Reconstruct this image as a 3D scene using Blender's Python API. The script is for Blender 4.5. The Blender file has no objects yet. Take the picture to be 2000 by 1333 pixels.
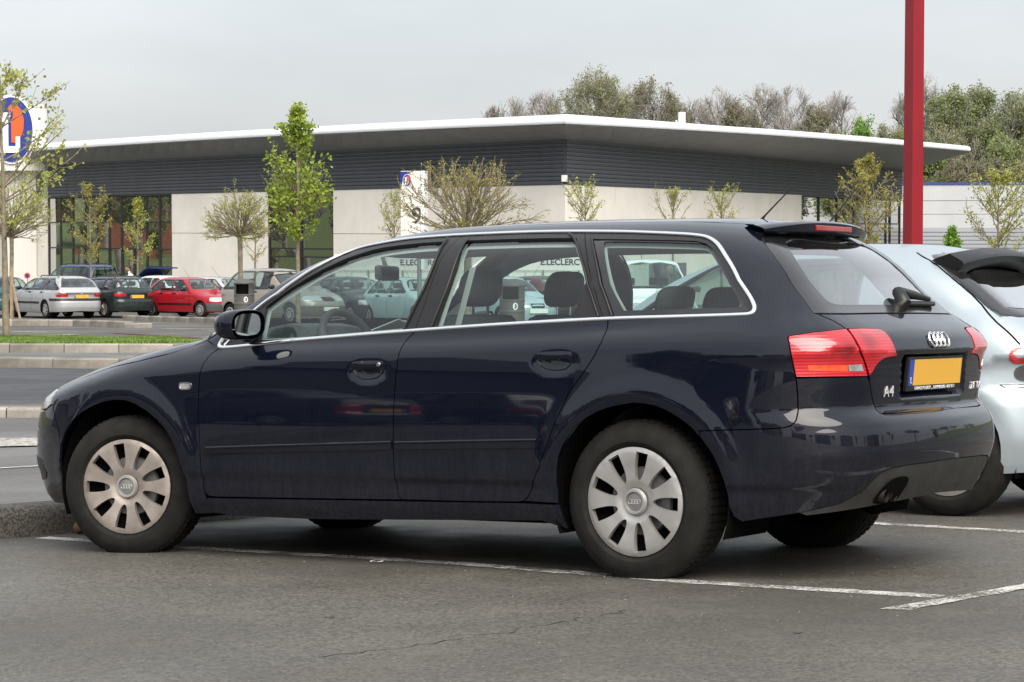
import bpy, bmesh, math, random
import numpy as np
from mathutils import Matrix, Vector
from mathutils.geometry import delaunay_2d_cdt
SC = bpy.context.scene
COL = SC.collection
random.seed(7); RNG = np.random.default_rng(7)
R = math.radians

# ------------------------------------------------------------------ camera, sky, sun, exposure
cam = bpy.data.objects.new('camera', bpy.data.cameras.new('camera')); COL.objects.link(cam)
cam.data.sensor_width = 36; cam.data.lens = 82.08; cam.data.clip_end = 4000
cam.location = (0, 0, 1.0); cam.rotation_euler = (R(90 - 2.781), 0, 0)
SC.camera = cam
SUN_EL, SUN_AZ = 44, 166        # azimuth of the sun, clockwise from +Y
world = bpy.data.worlds.new('World'); SC.world = world; world.use_nodes = True
wn = world.node_tree; wn.nodes.clear()
def wnode(t, **k):
    n = wn.nodes.new(t)
    for a, b in k.items(): setattr(n, a, b)
    return n
sky = wnode('ShaderNodeTexSky', sky_type='NISHITA', sun_disc=False, sun_elevation=R(SUN_EL), sun_rotation=R(SUN_AZ), air_density=1.0, dust_density=4.0, ozone_density=1.0)
bg1 = wnode('ShaderNodeBackground'); bg1.inputs[1].default_value = .05
tc = wnode('ShaderNodeTexCoord'); mp = wnode('ShaderNodeMapping'); mp.inputs['Scale'].default_value = (1, 1, 3.2)
nz = wnode('ShaderNodeTexNoise'); nz.inputs['Scale'].default_value = 2.6; nz.inputs['Detail'].default_value = 7; nz.inputs['Roughness'].default_value = .55
cr = wnode('ShaderNodeValToRGB'); cr.color_ramp.elements[0].position = .32; cr.color_ramp.elements[0].color = (.63, .655, .68, 1)
cr.color_ramp.elements[1].position = .72; cr.color_ramp.elements[1].color = (.84, .85, .865, 1)
sepz = wnode('ShaderNodeSeparateXYZ')
up = wnode('ShaderNodeMapRange'); up.inputs['From Min'].default_value = .0; up.inputs['From Max'].default_value = 1.; up.inputs['To Min'].default_value = .86; up.inputs['To Max'].default_value = 1.55
bg2 = wnode('ShaderNodeBackground'); add = wnode('ShaderNodeAddShader'); out = wnode('ShaderNodeOutputWorld')
L = wn.links.new
L(sky.outputs[0], bg1.inputs[0]); L(tc.outputs['Generated'], mp.inputs[0]); L(mp.outputs[0], nz.inputs['Vector']); L(nz.outputs[0], cr.inputs[0])
L(tc.outputs['Generated'], sepz.inputs[0]); L(sepz.outputs[2], up.inputs[0]); L(cr.outputs[0], bg2.inputs[0]); L(up.outputs[0], bg2.inputs[1])
L(bg1.outputs[0], add.inputs[0]); L(bg2.outputs[0], add.inputs[1]); L(add.outputs[0], out.inputs[0])
sun = bpy.data.objects.new('sun', bpy.data.lights.new('sun', 'SUN')); COL.objects.link(sun)
sun.data.energy = 4.6; sun.data.angle = R(55); sun.data.color = (1, .95, .87)
_d = Vector((math.sin(R(SUN_AZ))*math.cos(R(SUN_EL)), math.cos(R(SUN_AZ))*math.cos(R(SUN_EL)), math.sin(R(SUN_EL))))
sun.rotation_euler = _d.to_track_quat('Z', 'Y').to_euler(); sun.location = (20, -20, 40)
vs = SC.view_settings; vs.view_transform = 'Standard'; vs.look = 'None'; vs.exposure = 0; vs.gamma = 1
vs.use_curve_mapping = False

# ------------------------------------------------------------------ materials
class NB:
    def __init__(s, name):
        s.m = bpy.data.materials.new(name); s.m.use_nodes = True
        s.t = s.m.node_tree; s.b = s.t.nodes['Principled BSDF']
    def n(s, t, **k):
        x = s.t.nodes.new(t)
        for a, b in k.items():
            if a in x.inputs: x.inputs[a].default_value = b
            else: setattr(x, a, b)
        return x
    def l(s, a, b): s.t.links.new(a, b)
    def coord(s, kind='Object', scale=(1, 1, 1)):
        c = s.n('ShaderNodeTexCoord'); m = s.n('ShaderNodeMapping'); m.inputs['Scale'].default_value = scale
        s.l(c.outputs[kind], m.inputs[0]); return m.outputs[0]
    def noise(s, vec, scale, detail=4, rough=.55):
        x = s.n('ShaderNodeTexNoise'); x.inputs['Scale'].default_value = scale; x.inputs['Detail'].default_value = detail; x.inputs['Roughness'].default_value = rough
        s.l(vec, x.inputs['Vector']); return x.outputs[0]
    def ramp(s, fac, stops):
        x = s.n('ShaderNodeValToRGB'); e = x.color_ramp.elements
        while len(e) < len(stops): e.new(.5)
        for i, (p, c) in enumerate(stops):
            e[i].position = p; e[i].color = (c, c, c, 1) if not isinstance(c, tuple) else (*c, 1)
        s.l(fac, x.inputs[0]); return x.outputs[0]
    def mix(s, fac, a, b, mode='MIX'):
        x = s.n('ShaderNodeMix', data_type='RGBA', blend_type=mode)
        for v, i in ((fac, 0), (a, 6), (b, 7)):
            if hasattr(v, 'is_linked'): s.l(v, x.inputs[i])
            elif i == 0: x.inputs[0].default_value = v
            else: x.inputs[i].default_value = (*v, 1)
        return x.outputs[2]
    def bump(s, h, strength, dist):
        x = s.n('ShaderNodeBump'); x.inputs['Strength'].default_value = strength; x.inputs['Distance'].default_value = dist
        s.l(h, x.inputs['Height']); s.l(x.outputs[0], s.b.inputs['Normal']); return x
    def set(s, **k):
        for a, v in k.items():
            i = s.b.inputs[a.replace('_', ' ')]
            if hasattr(v, 'is_linked'): s.l(v, i)
            else: i.default_value = (*v, 1) if isinstance(v, tuple) and len(v) == 3 else v
        return s

def simple(name, col, rough=.6, metal=0, noise=0, nscale=8, bump=0, bdist=.01, coat=0, spec=.5, space='Object'):
    b = NB(name); v = None
    if noise or bump:
        v = b.coord(space)
        f = b.noise(v, nscale, 5)
        if noise:
            b.set(Base_Color=b.mix(b.ramp(f, [(.3, 0.), (.7, 1.)]), tuple(c*(1-noise) for c in col), tuple(min(1, c*(1+noise)) for c in col)))
        else: b.set(Base_Color=col)
        if bump: b.bump(f, bump, bdist)
    else: b.set(Base_Color=col)
    b.set(Roughness=rough, Metallic=metal, Coat_Weight=coat, Specular_IOR_Level=spec)
    return b.m

def car_paint(name, col, metal=.0, rough=.35, dirt=.25, dirtcol=(.11, .105, .095), coat=1.0):
    b = NB(name); v = b.coord('Object')
    f = b.noise(v, 3.0, 6, .65); st = b.noise(b.coord('Object', (9, 9, .8)), 6, 4)
    sep = b.n('ShaderNodeSeparateXYZ'); b.l(b.coord('Object'), sep.inputs[0])
    low = b.n('ShaderNodeMapRange'); low.inputs['From Min'].default_value = .75; low.inputs['From Max'].default_value = .2; low.inputs['To Min'].default_value = .0; low.inputs['To Max'].default_value = 1
    b.l(sep.outputs[2], low.inputs[0])
    sp = b.noise(v, 55, 3, .7)
    k = b.n('ShaderNodeMath', operation='MULTIPLY'); b.l(low.outputs[0], k.inputs[0])
    mixf = b.mix(.5, f, st); mm = b.mix(.3, mixf, sp)
    b.l(b.ramp(mm, [(.38, 0.), (.72, 1.)]), k.inputs[1])
    k2 = b.n('ShaderNodeMath', operation='MULTIPLY_ADD'); b.l(k.outputs[0], k2.inputs[0]); k2.inputs[1].default_value = dirt*2.2; k2.inputs[2].default_value = dirt*.10
    k2.use_clamp = True
    b.set(Base_Color=b.mix(k2.outputs[0], col, dirtcol), Metallic=metal, Roughness=rough)
    cw = b.n('ShaderNodeMath', operation='MULTIPLY_ADD'); b.l(k2.outputs[0], cw.inputs[0]); cw.inputs[1].default_value = -.9*coat; cw.inputs[2].default_value = coat
    cw.use_clamp = True
    b.set(Coat_Weight=cw.outputs[0], Coat_Roughness=.025, Coat_IOR=1.5, Specular_IOR_Level=.05)
    return b.m

def glass(name, tint=(.70, .80, .77), rough=0.0, refl=1.0):
    m = bpy.data.materials.new(name); m.use_nodes = True; t = m.node_tree; t.nodes.clear()
    o = t.nodes.new('ShaderNodeOutputMaterial'); mx = t.nodes.new('ShaderNodeMixShader')
    tr = t.nodes.new('ShaderNodeBsdfTransparent'); tr.inputs[0].default_value = (*tint, 1)
    gl = t.nodes.new('ShaderNodeBsdfGlossy'); gl.inputs['Roughness'].default_value = rough
    fr = t.nodes.new('ShaderNodeFresnel'); ge = t.nodes.new('ShaderNodeNewGeometry'); io = t.nodes.new('ShaderNodeMapRange')
    io.inputs['To Min'].default_value = 1.5; io.inputs['To Max'].default_value = 1/1.5
    t.links.new(ge.outputs['Backfacing'], io.inputs[0]); t.links.new(io.outputs[0], fr.inputs[0])
    mu = t.nodes.new('ShaderNodeMath'); mu.operation = 'MULTIPLY'; mu.inputs[1].default_value = 1.6*refl; mu.use_clamp = True
    t.links.new(fr.outputs[0], mu.inputs[0]); t.links.new(mu.outputs[0], mx.inputs[0])
    t.links.new(tr.outputs[0], mx.inputs[1]); t.links.new(gl.outputs[0], mx.inputs[2]); t.links.new(mx.outputs[0], o.inputs[0])
    return m

def lens(name, col):
    b = NB(name); v = b.coord('Object'); w = b.n('ShaderNodeTexWave', wave_type='BANDS', bands_direction='Z'); w.inputs['Scale'].default_value = 26; b.l(v, w.inputs['Vector'])
    f = b.noise(v, 9, 3); vo = b.n('ShaderNodeTexVoronoi'); vo.inputs['Scale'].default_value = 9; b.l(v, vo.inputs['Vector'])
    c = b.mix(b.ramp(b.mix(.5, f, vo.outputs['Distance']), [(.25, 0.), (.6, 1.)]), tuple(x*.55 for x in col), tuple(min(1, x*1.25) for x in col))
    c = b.mix(b.ramp(w.outputs[0], [(.2, 0.), (.8, .35)]), c, tuple(x*.5 for x in col))
    b.set(Base_Color=c, Roughness=.22, Coat_Weight=1., Coat_Roughness=.02); b.bump(w.outputs[0], .25, .003)
    return b.m
MAT = dict(
    navy=car_paint('navy_paint', (.0010, .0022, .0085), metal=.0, rough=.42, dirt=.07),
    black_trim=simple('black_trim', (.009, .0088, .009), .42, noise=.3, nscale=20),
    black_gloss=simple('black_gloss', (.012, .012, .013), .12, coat=.5),
    rubber=simple('tyre_rubber', (.0095, .0088, .0076), .85, noise=.5, nscale=14, bump=.25, bdist=.004, spec=.3),
    dark=simple('dark_underbody', (.005, .005, .005), .95, spec=.03),
    badge=simple('badge_metal', (.80, .80, .80), .42, metal=.55),
    chrome=simple('chrome', (.86, .87, .88), .16, metal=1),
    alloy=simple('alloy_wheel', (.43, .42, .405), .45, metal=.65, noise=.10, nscale=9),
    dusty_alloy=simple('dusty_alloy_wheel', (.31, .272, .24), .5, metal=.5, noise=.32, nscale=7),
    capgrey=simple('hub_cap', (.20, .20, .20), .45, metal=.4),
    red_lens=lens('red_lens', (.44, .008, .016)),
    red_deep=simple('deep_red_lens', (.28, .010, .014), .2, coat=1),
    amber_lens=simple('amber_lens', (.72, .075, .02), .2, coat=1, noise=.3, nscale=30),
    clear_lens=simple('clear_lens', (.55, .56, .57), .12, metal=.6, noise=.35, nscale=40),
    valance=simple('grey_valance', (.026, .027, .025), .62, noise=.3, nscale=14),
    plate_yellow=simple('plate_yellow', (.66, .36, .045), .45),
    plate_blue=simple('plate_blue', (.03, .06, .30), .45),
    plate_white=simple('plate_white', (.72, .72, .70), .45),
    white=simple('white_print', (.78, .78, .78), .5),
    glass=glass('car_glass', (.73, .84, .815)),
    glass_silver=glass('car_glass_dark', (.30, .36, .36), 0.0, 2.2),
    glass_rear=glass('car_glass_rear', (.76, .87, .85), 0.0, 1.7),
    interior=simple('interior_grey', (.075, .08, .08), .85, noise=.15, nscale=30),
    seat_cloth=simple('seat_cloth', (.035, .038, .04), .9, noise=.25, nscale=60),
    liner=simple('headliner', (.34, .35, .345), .9),
    mirror=simple('mirror_glass', (.42, .45, .45), .03, metal=1),
)

# ------------------------------------------------------------------ object helpers
def tag(o, label=None, category=None, group=None, kind=None):
    if label: o['label'] = label
    if category: o['category'] = category
    if group: o['group'] = group
    if kind: o['kind'] = kind
    return o

def thing(name, label, category, M=None, group=None, kind=None):
    o = bpy.data.objects.new(name, None); COL.objects.link(o); o.empty_display_size = .2
    if M is not None:
        o.matrix_world = M if isinstance(M, Matrix) else Matrix.Translation(M)
    return tag(o, label, category, group, kind)

def link(name, me, mat=None, parent=None):
    if mat is not None and not me.materials: me.materials.append(mat)
    o = bpy.data.objects.new(name, me); COL.objects.link(o)
    if parent is not None: o.parent = parent
    return o

def mesh_np(name, V, F, N=None, smooth=False):
    """mesh from a vertex array and one face array (k corners each) or a list of face arrays"""
    me = bpy.data.meshes.new(name)
    Fs = F if isinstance(F, list) else [F]
    Fs = [np.asarray(f, np.int32) for f in Fs if len(f)]
    V = np.asarray(V, np.float32)
    me.vertices.add(len(V)); me.vertices.foreach_set('co', V.ravel())
    tot = np.concatenate([np.full(len(f), f.shape[1], np.int32) for f in Fs])
    me.loops.add(int(tot.sum())); me.polygons.add(len(tot))
    me.loops.foreach_set('vertex_index', np.concatenate([f.ravel() for f in Fs]))
    me.polygons.foreach_set('loop_start', (np.cumsum(tot) - tot).astype(np.int32))
    me.polygons.foreach_set('use_smooth', np.full(len(tot), bool(smooth)))
    me.update(calc_edges=True); me.validate()
    if N is not None and len(me.vertices) == len(N):
        me.normals_split_custom_set_from_vertices(np.asarray(N, np.float32))
    return me

class Geo:
    """collects faces for one mesh"""
    def __init__(s): s.v = []; s.f = []
    def add(s, V, F):
        o = len(s.v); s.v += [tuple(map(float, p)) for p in V]; s.f += [tuple(int(i) + o for i in f) for f in F]; return s
    def box(s, x0, x1, y0, y1, z0, z1, M=None):
        V = [Vector((x, y, z)) for z in (z0, z1) for y in (y0, y1) for x in (x0, x1)]
        if M is not None: V = [M @ p for p in V]
        return s.add(V, [(0, 2, 3, 1), (4, 5, 7, 6), (0, 1, 5, 4), (2, 6, 7, 3), (0, 4, 6, 2), (1, 3, 7, 5)])
    def tube(s, pts, rad, n=6, caps=True):
        pts = [Vector(p) for p in pts]
        rr = rad if hasattr(rad, '__len__') else [rad]*len(pts)
        V = []; F = []; ref = None
        for i, p in enumerate(pts):
            d = (pts[min(i+1, len(pts)-1)] - pts[max(i-1, 0)]).normalized()
            if ref is None:
                ref = d.orthogonal().normalized()
            ref = (ref - d*ref.dot(d)).normalized(); b = d.cross(ref)
            for k in range(n):
                a = 2*math.pi*k/n
                V.append(p + (ref*math.cos(a) + b*math.sin(a))*rr[i])
        for i in range(len(pts)-1):
            for k in range(n):
                a, b2 = i*n + k, i*n + (k+1) % n
                F.append((a, b2, b2 + n, a + n))
        if caps: F += [tuple(range(n-1, -1, -1)), tuple(range((len(pts)-1)*n, len(pts)*n))]
        return s.add(V, F)
    def lathe(s, prof, n=32, M=None, closed=False):
        V = []; F = []
        for i in range(n):
            a = 2*math.pi*i/n
            for r, h in prof: V.append(Vector((r*math.cos(a), r*math.sin(a), h)))
        m = len(prof)
        for i in range(n):
            j = (i+1) % n
            for k in range(m-1):
                F.append((i*m+k, j*m+k, j*m+k+1, i*m+k+1))
        if M is not None: V = [M @ p for p in V]
        return s.add(V, F)
    def prism(s, poly, z0, z1, M=None):
        n = len(poly); V = [Vector((x, y, z0)) for x, y in poly] + [Vector((x, y, z1)) for x, y in poly]
        if M is not None: V = [M @ p for p in V]
        return s.add(V, [tuple(range(n-1, -1, -1)), tuple(range(n, 2*n))] + [(i, (i+1) % n, (i+1) % n + n, i + n) for i in range(n)])
    def mesh(s, name, smooth=False, bevel=0):
        me = bpy.data.meshes.new(name); me.from_pydata(s.v, [], s.f)
        if bevel:
            bm = bmesh.new(); bm.from_mesh(me)
            ed = [e for e in bm.edges if len(e.link_faces) == 2 and e.calc_face_angle(0) > .6]
            bmesh.ops.bevel(bm, geom=ed, offset=bevel, segments=2, affect='EDGES', profile=.6)
            bm.to_mesh(me); bm.free()
        if smooth:
            me.polygons.foreach_set('use_smooth', [True]*len(me.polygons))
            me.set_sharp_from_angle(angle=R(38))
        me.update(); return me
    def obj(s, name, mat, parent=None, smooth=False, bevel=0):
        return link(name, s.mesh(name, smooth, bevel), mat, parent)

def font_mesh(text, size, depth=.004, align='CENTER', bold=0.0, space=1.0):
    cu = bpy.data.curves.new('t', 'FONT'); cu.body = text; cu.size = size; cu.extrude = depth; cu.align_x = align; cu.align_y = 'CENTER'; cu.offset = bold; cu.space_character = space
    o = bpy.data.objects.new('t', cu); COL.objects.link(o)
    dg = bpy.context.evaluated_depsgraph_get(); dg.update()
    me = bpy.data.meshes.new_from_object(o.evaluated_get(dg)); bpy.data.objects.remove(o); bpy.data.curves.remove(cu)
    return me
# ------------------------------------------------------------------ car body shapes (implicit surfaces, metres)
def pchip(xs, ys):
    xs = np.array(xs, float); ys = np.array(ys, float)
    h = np.diff(xs); d = np.diff(ys) / h
    m = np.zeros_like(xs); m[0] = d[0]; m[-1] = d[-1]
    for i in range(1, len(xs) - 1):
        if d[i-1] * d[i] > 0:
            w1 = 2*h[i] + h[i-1]; w2 = h[i] + 2*h[i-1]
            m[i] = (w1 + w2) / (w1/d[i-1] + w2/d[i])
    def f(x):
        x = np.asarray(x, float)
        i = np.clip(np.searchsorted(xs, x) - 1, 0, len(xs) - 2)
        t = (x - xs[i]) / h[i]; tc = np.clip(t, 0, 1)
        y = ((2*tc**3 - 3*tc**2 + 1) * ys[i] + (tc**3 - 2*tc**2 + tc) * h[i]*m[i]
             + (-2*tc**3 + 3*tc**2) * ys[i+1] + (tc**3 - tc**2) * h[i]*m[i+1])
        y = y + np.where(t < 0, t*h[i]*m[i], 0) + np.where(t > 1, (t-1)*h[i]*m[i+1], 0)
        return y
    return f

def smax(a, b, k):
    h = np.maximum(k - np.abs(a - b), 0) / k
    return np.maximum(a, b) + h*h*k*0.25

def smin(a, b, k):
    return -smax(-a, -b, k)

class Shape:
    """A car body as one implicit surface: F < 0 inside. x runs rearwards, y across, z up."""
    def __init__(s, **kw):
        s.__dict__.update(kw)
        for n in ('W0', 'zc', 'zb', 'taper', 'XR', 'XF', 'ZT', 'Wg', 'ZR', 'XW', 'XG', 'gtaper', 'CR'):
            setattr(s, 'f_' + n, pchip(*kw[n]))
    def W(s, x, z):
        zc = s.f_zc(x)
        w = smin(s.f_W0(z), s.f_W0(zc) - s.crease*(z - zc), .012)
        for cx, r in s.arches:
            q = np.hypot(x - cx, z - s.hub)
            w = w + s.flare*np.exp(-((q - r - .035)/.055)**2) * (q > r*.6)
        return w - s.f_taper(x)
    def F(s, x, y, z):
        ya = np.abs(y)
        a = ya - s.W(x, z)
        b = x - (s.f_XR(z) - s.f_CR(z)*y*y)
        c = (s.f_XF(z) + s.crown_f*y*y) - x
        d = z - (s.f_ZT(x) - s.hood_crown*np.maximum(ya - .1, 0)**2)
        low = smax(smax(smax(a, b, s.k_rear), c, s.k_front), d, s.k_top)
        zb = s.f_zb(x)
        t = (z - zb) / (s.z_roof_edge - zb)
        g = ya - (s.f_Wg(t) - s.f_gtaper(x))
        r = z - (s.f_ZR(x) - s.roof_crown*y*y)
        w = ((s.f_XW(z) + s.crown_w*y*y) - x) * s.cw
        e = (x - (s.f_XG(z) - s.crown_g*y*y)) * s.cg
        gh = smax(smax(smax(g, e, s.k_dp), w, s.k_ap), r, s.k_roof)
        gh = np.maximum(gh, zb - .10 - z)
        k = .015 + np.clip((x - s.x_blend)/.6, 0, 1) * .11
        return smin(low, gh, k)
    def root(s, O, D, t0=.02, t1=1.6):
        # outermost crossing along O + t D
        O = np.atleast_2d(O); D = np.atleast_2d(D)
        n = 70
        ts = np.linspace(t1, t0, n)
        hi = np.full(len(O), t1); lo = np.full(len(O), t0); done = np.zeros(len(O), bool)
        for i in range(n):
            P = O + ts[i]*D
            ins = s.F(P[:, 0], P[:, 1], P[:, 2]) < 0
            new = ins & ~done
            lo[new] = ts[i]; hi[new] = ts[max(i-1, 0)]
            done |= ins
        for _ in range(22):
            m = (lo + hi)/2; P = O + m[:, None]*D
            ins = s.F(P[:, 0], P[:, 1], P[:, 2]) < 0
            lo = np.where(ins, m, lo); hi = np.where(ins, hi, m)
        return O + ((lo + hi)/2)[:, None]*D
    def normal(s, P):
        e = 2e-3; g = []
        for ax in range(3):
            d = np.zeros(3); d[ax] = e
            A = P + d; B = P - d
            g.append(s.F(A[:, 0], A[:, 1], A[:, 2]) - s.F(B[:, 0], B[:, 1], B[:, 2]))
        N = np.stack(g, 1)
        return N / np.maximum(np.linalg.norm(N, axis=1), 1e-9)[:, None]
    # side / end parameter (u, v): u = x along the side, then an angle round the nose and the tail;
    # v = height up to z1, then an angle over the roof edge
    def ray_uv(s, uv):
        uv = np.asarray(uv, float); u = uv[:, 0]; v = uv[:, 1]
        x0 = np.clip(u, s.ua, s.ub)
        ph = np.where(u > s.ub, (u - s.ub)/s.RU, np.where(u < s.ua, (u - s.ua)/s.RU, 0))
        be = np.where(v > s.z1, (v - s.z1)/s.RV, 0)
        O = np.stack([x0, 0*u, np.minimum(v, s.z1)], 1)
        D = np.stack([np.cos(be)*np.sin(ph), -np.cos(be)*np.cos(ph), np.sin(be)], 1)
        return O, D
    def uv(s, uv):
        return s.root(*s.ray_uv(uv))
    def to_uv(s, P):
        P = np.atleast_2d(P); x, y, z = P.T
        u = x.copy(); h = np.abs(y)
        m = x > s.ub; u[m] = s.ub + s.RU*np.arctan2(x[m] - s.ub, -y[m]); h[m] = np.hypot(x[m] - s.ub, y[m])
        m = x < s.ua; u[m] = s.ua - s.RU*np.arctan2(s.ua - x[m], -y[m]); h[m] = np.hypot(s.ua - x[m], y[m])
        v = np.where(z > s.z1, s.z1 + s.RV*np.arctan2(z - s.z1, h), z)
        return np.stack([u, v], 1)
    def xy(s, xy):
        xy = np.asarray(xy, float)
        O = np.stack([xy[:, 0], xy[:, 1], 0*xy[:, 0] + .4], 1)
        return s.root(O, np.tile([0, 0, 1.], (len(xy), 1)), .05, 1.5)
    @property
    def uc(s): return s.ub + s.RU*math.pi/2     # u of the middle of the tail
    @property
    def uf(s): return s.ua - s.RU*math.pi/2     # u of the middle of the nose

ESTATE = dict(
    W0=([.10, .19, .235, .30, .350, .366, .42, .5, .6, .7, .8, .9, 1.0], [.80, .825, .850, .862, .866, .8765, .881, .884, .886, .884, .879, .870, .859]),
    zc=([-2.2, -1.753, -1.284, -.86, -.13, .217, 1.217, 1.5, 2.3], [.66, .731, .800, .833, .885, .890, .923, .929, .926]),
    zb=([-1.2, -.815, -.375, .26, .74, 1.19, 1.7, 2.3], [.88, .916, .949, .982, 1.001, 1.014, 1.019, 1.02]),
    taper=([-2.3, -1.9, -1.4, -.7, 0, .9, 1.6, 2.3], [.085, .045, .016, .002, 0, .002, .018, .06]),
    crease=.62, flare=.012, arches=[(-1.324, .375), (1.345, .378)], hub=.31,
    XR=([.1, .25, .36, .44, .5, .56, .595, .615, .64, .66, .78, .86, .91, .945, .975, 1.0, 1.03, 1.1],
        [2.13, 2.19, 2.255, 2.29, 2.305, 2.302, 2.29, 2.27, 2.235, 2.216, 2.226, 2.228, 2.22, 2.195, 2.15, 2.10, 2.04, 1.97]),
    XF=([.1, .19, .26, .33, .42, .54, .63, .69, .74, .8], [-2.09, -2.17, -2.225, -2.245, -2.265, -2.26, -2.235, -2.205, -2.14, -2.0]),
    ZT=([-2.3, -2.06, -1.94, -1.74, -1.42, -1.09, -.85, -.5, .5, 1.5, 2.0, 2.3], [.66, .76, .815, .866, .928, .985, 1.012, 1.03, 1.05, 1.06, 1.045, 1.0]),
    CR=([.2, .58, .66, 1.0], [.20, .20, .145, .12]), crown_f=.36, hood_crown=.13, k_rear=.34, k_front=.38, k_top=.10,
    Wg=([-.5, 0, .3, .6, .85, 1.0, 1.2], [.86, .812, .772, .722, .668, .62, .54]),
    gtaper=([-1.4, -.6, .2, .9, 1.4, 2.0], [.02, .006, 0, .006, .035, .10]),
    z_roof_edge=1.385, roof_crown=.13,
    ZR=([-1.0, -.5, -.31, -.09, .08, .35, .61, 1.11, 1.59, 1.76, 2.0], [1.325, 1.392, 1.411, 1.429, 1.436, 1.441, 1.442, 1.433, 1.414, 1.404, 1.38]),
    XW=([.7, .95, 1.1, 1.2, 1.3, 1.37, 1.43, 1.5], [-1.55, -1.11, -.86, -.69, -.50, -.34, -.14, .2]), crown_w=.24, cw=.5,
    XG=([.8, 1.02, 1.1, 1.2, 1.3, 1.4, 1.5], [2.23, 2.045, 1.977, 1.89, 1.797, 1.70, 1.60]), crown_g=.09, cg=.7,
    k_dp=.16, k_ap=.10, k_roof=.16, x_blend=1.3,
    ua=-1.35, ub=1.42, RU=.8, z1=1.15, RV=.45)

# ------------------------------------------------------------------ panels cut out of a body surface
def resample(poly, h, closed=True):
    P = np.asarray(poly, float); out = []
    n = len(P)
    for i in range(n if closed else n-1):
        a, b = P[i], P[(i+1) % n]; k = max(1, int(math.ceil(np.linalg.norm(b-a)/h)))
        for j in range(k): out.append(a + (b-a)*j/k)
    if not closed: out.append(P[-1])
    return np.array(out)

def chaikin(P, it=1, closed=True):
    P = np.asarray(P, float)
    for _ in range(it):
        Q = np.roll(P, -1, 0)
        if closed: P = np.stack([P*.75 + Q*.25, P*.25 + Q*.75], 1).reshape(-1, 2)
        else:
            A, B = P[:-1], P[1:]
            P = np.vstack([P[:1], np.stack([A*.75 + B*.25, A*.25 + B*.75], 1).reshape(-1, 2), P[-1:]])
    return P

def area2(P):
    x, y = P.T; return float(np.sum(x*np.roll(y, -1) - np.roll(x, -1)*y))

def inset(P, d):
    P = np.asarray(P, float)
    if area2(P) < 0: P = P[::-1]
    a = P - np.roll(P, 1, 0); b = np.roll(P, -1, 0) - P
    na = np.stack([-a[:, 1], a[:, 0]], 1); nb = np.stack([-b[:, 1], b[:, 0]], 1)
    na /= np.maximum(np.linalg.norm(na, axis=1), 1e-9)[:, None]; nb /= np.maximum(np.linalg.norm(nb, axis=1), 1e-9)[:, None]
    m = na + nb; L = np.linalg.norm(m, axis=1); m = m/np.maximum(L, 1e-6)[:, None]
    c = np.maximum((m*na).sum(1), .5)
    return P + m*(d/c)[:, None]

def pip(pts, poly):
    x, y = pts[:, 0], pts[:, 1]; ins = np.zeros(len(pts), bool); P = np.asarray(poly)
    x1, y1 = P[:, 0], P[:, 1]; x2, y2 = np.roll(x1, -1), np.roll(y1, -1)
    for a, b, c, d in zip(x1, y1, x2, y2):
        if b == d: continue
        ins ^= ((b > y) != (d > y)) & (x < (c-a)*(y-b)/(d-b) + a)
    return ins

def segdist(pts, poly):
    P = np.asarray(poly); Q = np.roll(P, -1, 0); D = np.full(len(pts), 9.)
    for a, b in zip(P, Q):
        ab = b - a; t = np.clip(((pts - a) @ ab)/max(ab @ ab, 1e-12), 0, 1)
        D = np.minimum(D, np.linalg.norm(pts - a - t[:, None]*ab, axis=1))
    return D

def triangulate(polys, h):
    loops = [resample(p, h) for p in polys]
    allp = np.vstack(loops); lo, hi = allp.min(0), allp.max(0)
    gx = np.arange(lo[0] + h/2, hi[0], h); gy = np.arange(lo[1] + h/2, hi[1], h*.87)
    G = np.stack(np.meshgrid(gx, gy), -1).astype(float)
    G[1::2, :, 0] += h/2
    G = G.reshape(-1, 2)
    ins = np.zeros(len(G), bool)
    for p in loops: ins ^= pip(G, p)
    G = G[ins]
    for p in loops:
        if len(G): G = G[segdist(G, p) > h*.45]
    edges = []; o = 0
    for p in loops:
        n = len(p); edges += [(o+i, o+(i+1) % n) for i in range(n)]; o += n
    pts = np.vstack([allp, G]) if len(G) else allp
    v, e, f, *_ = delaunay_2d_cdt([Vector(p) for p in pts], edges, [], 0, 1e-6)
    v = np.array([(p[0], p[1]) for p in v]); f = np.array([q for q in f if len(q) == 3], int)
    c = v[f].mean(1); keep = np.zeros(len(f), bool)
    for p in loops: keep ^= pip(c, p)
    return v, f[keep]

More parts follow.
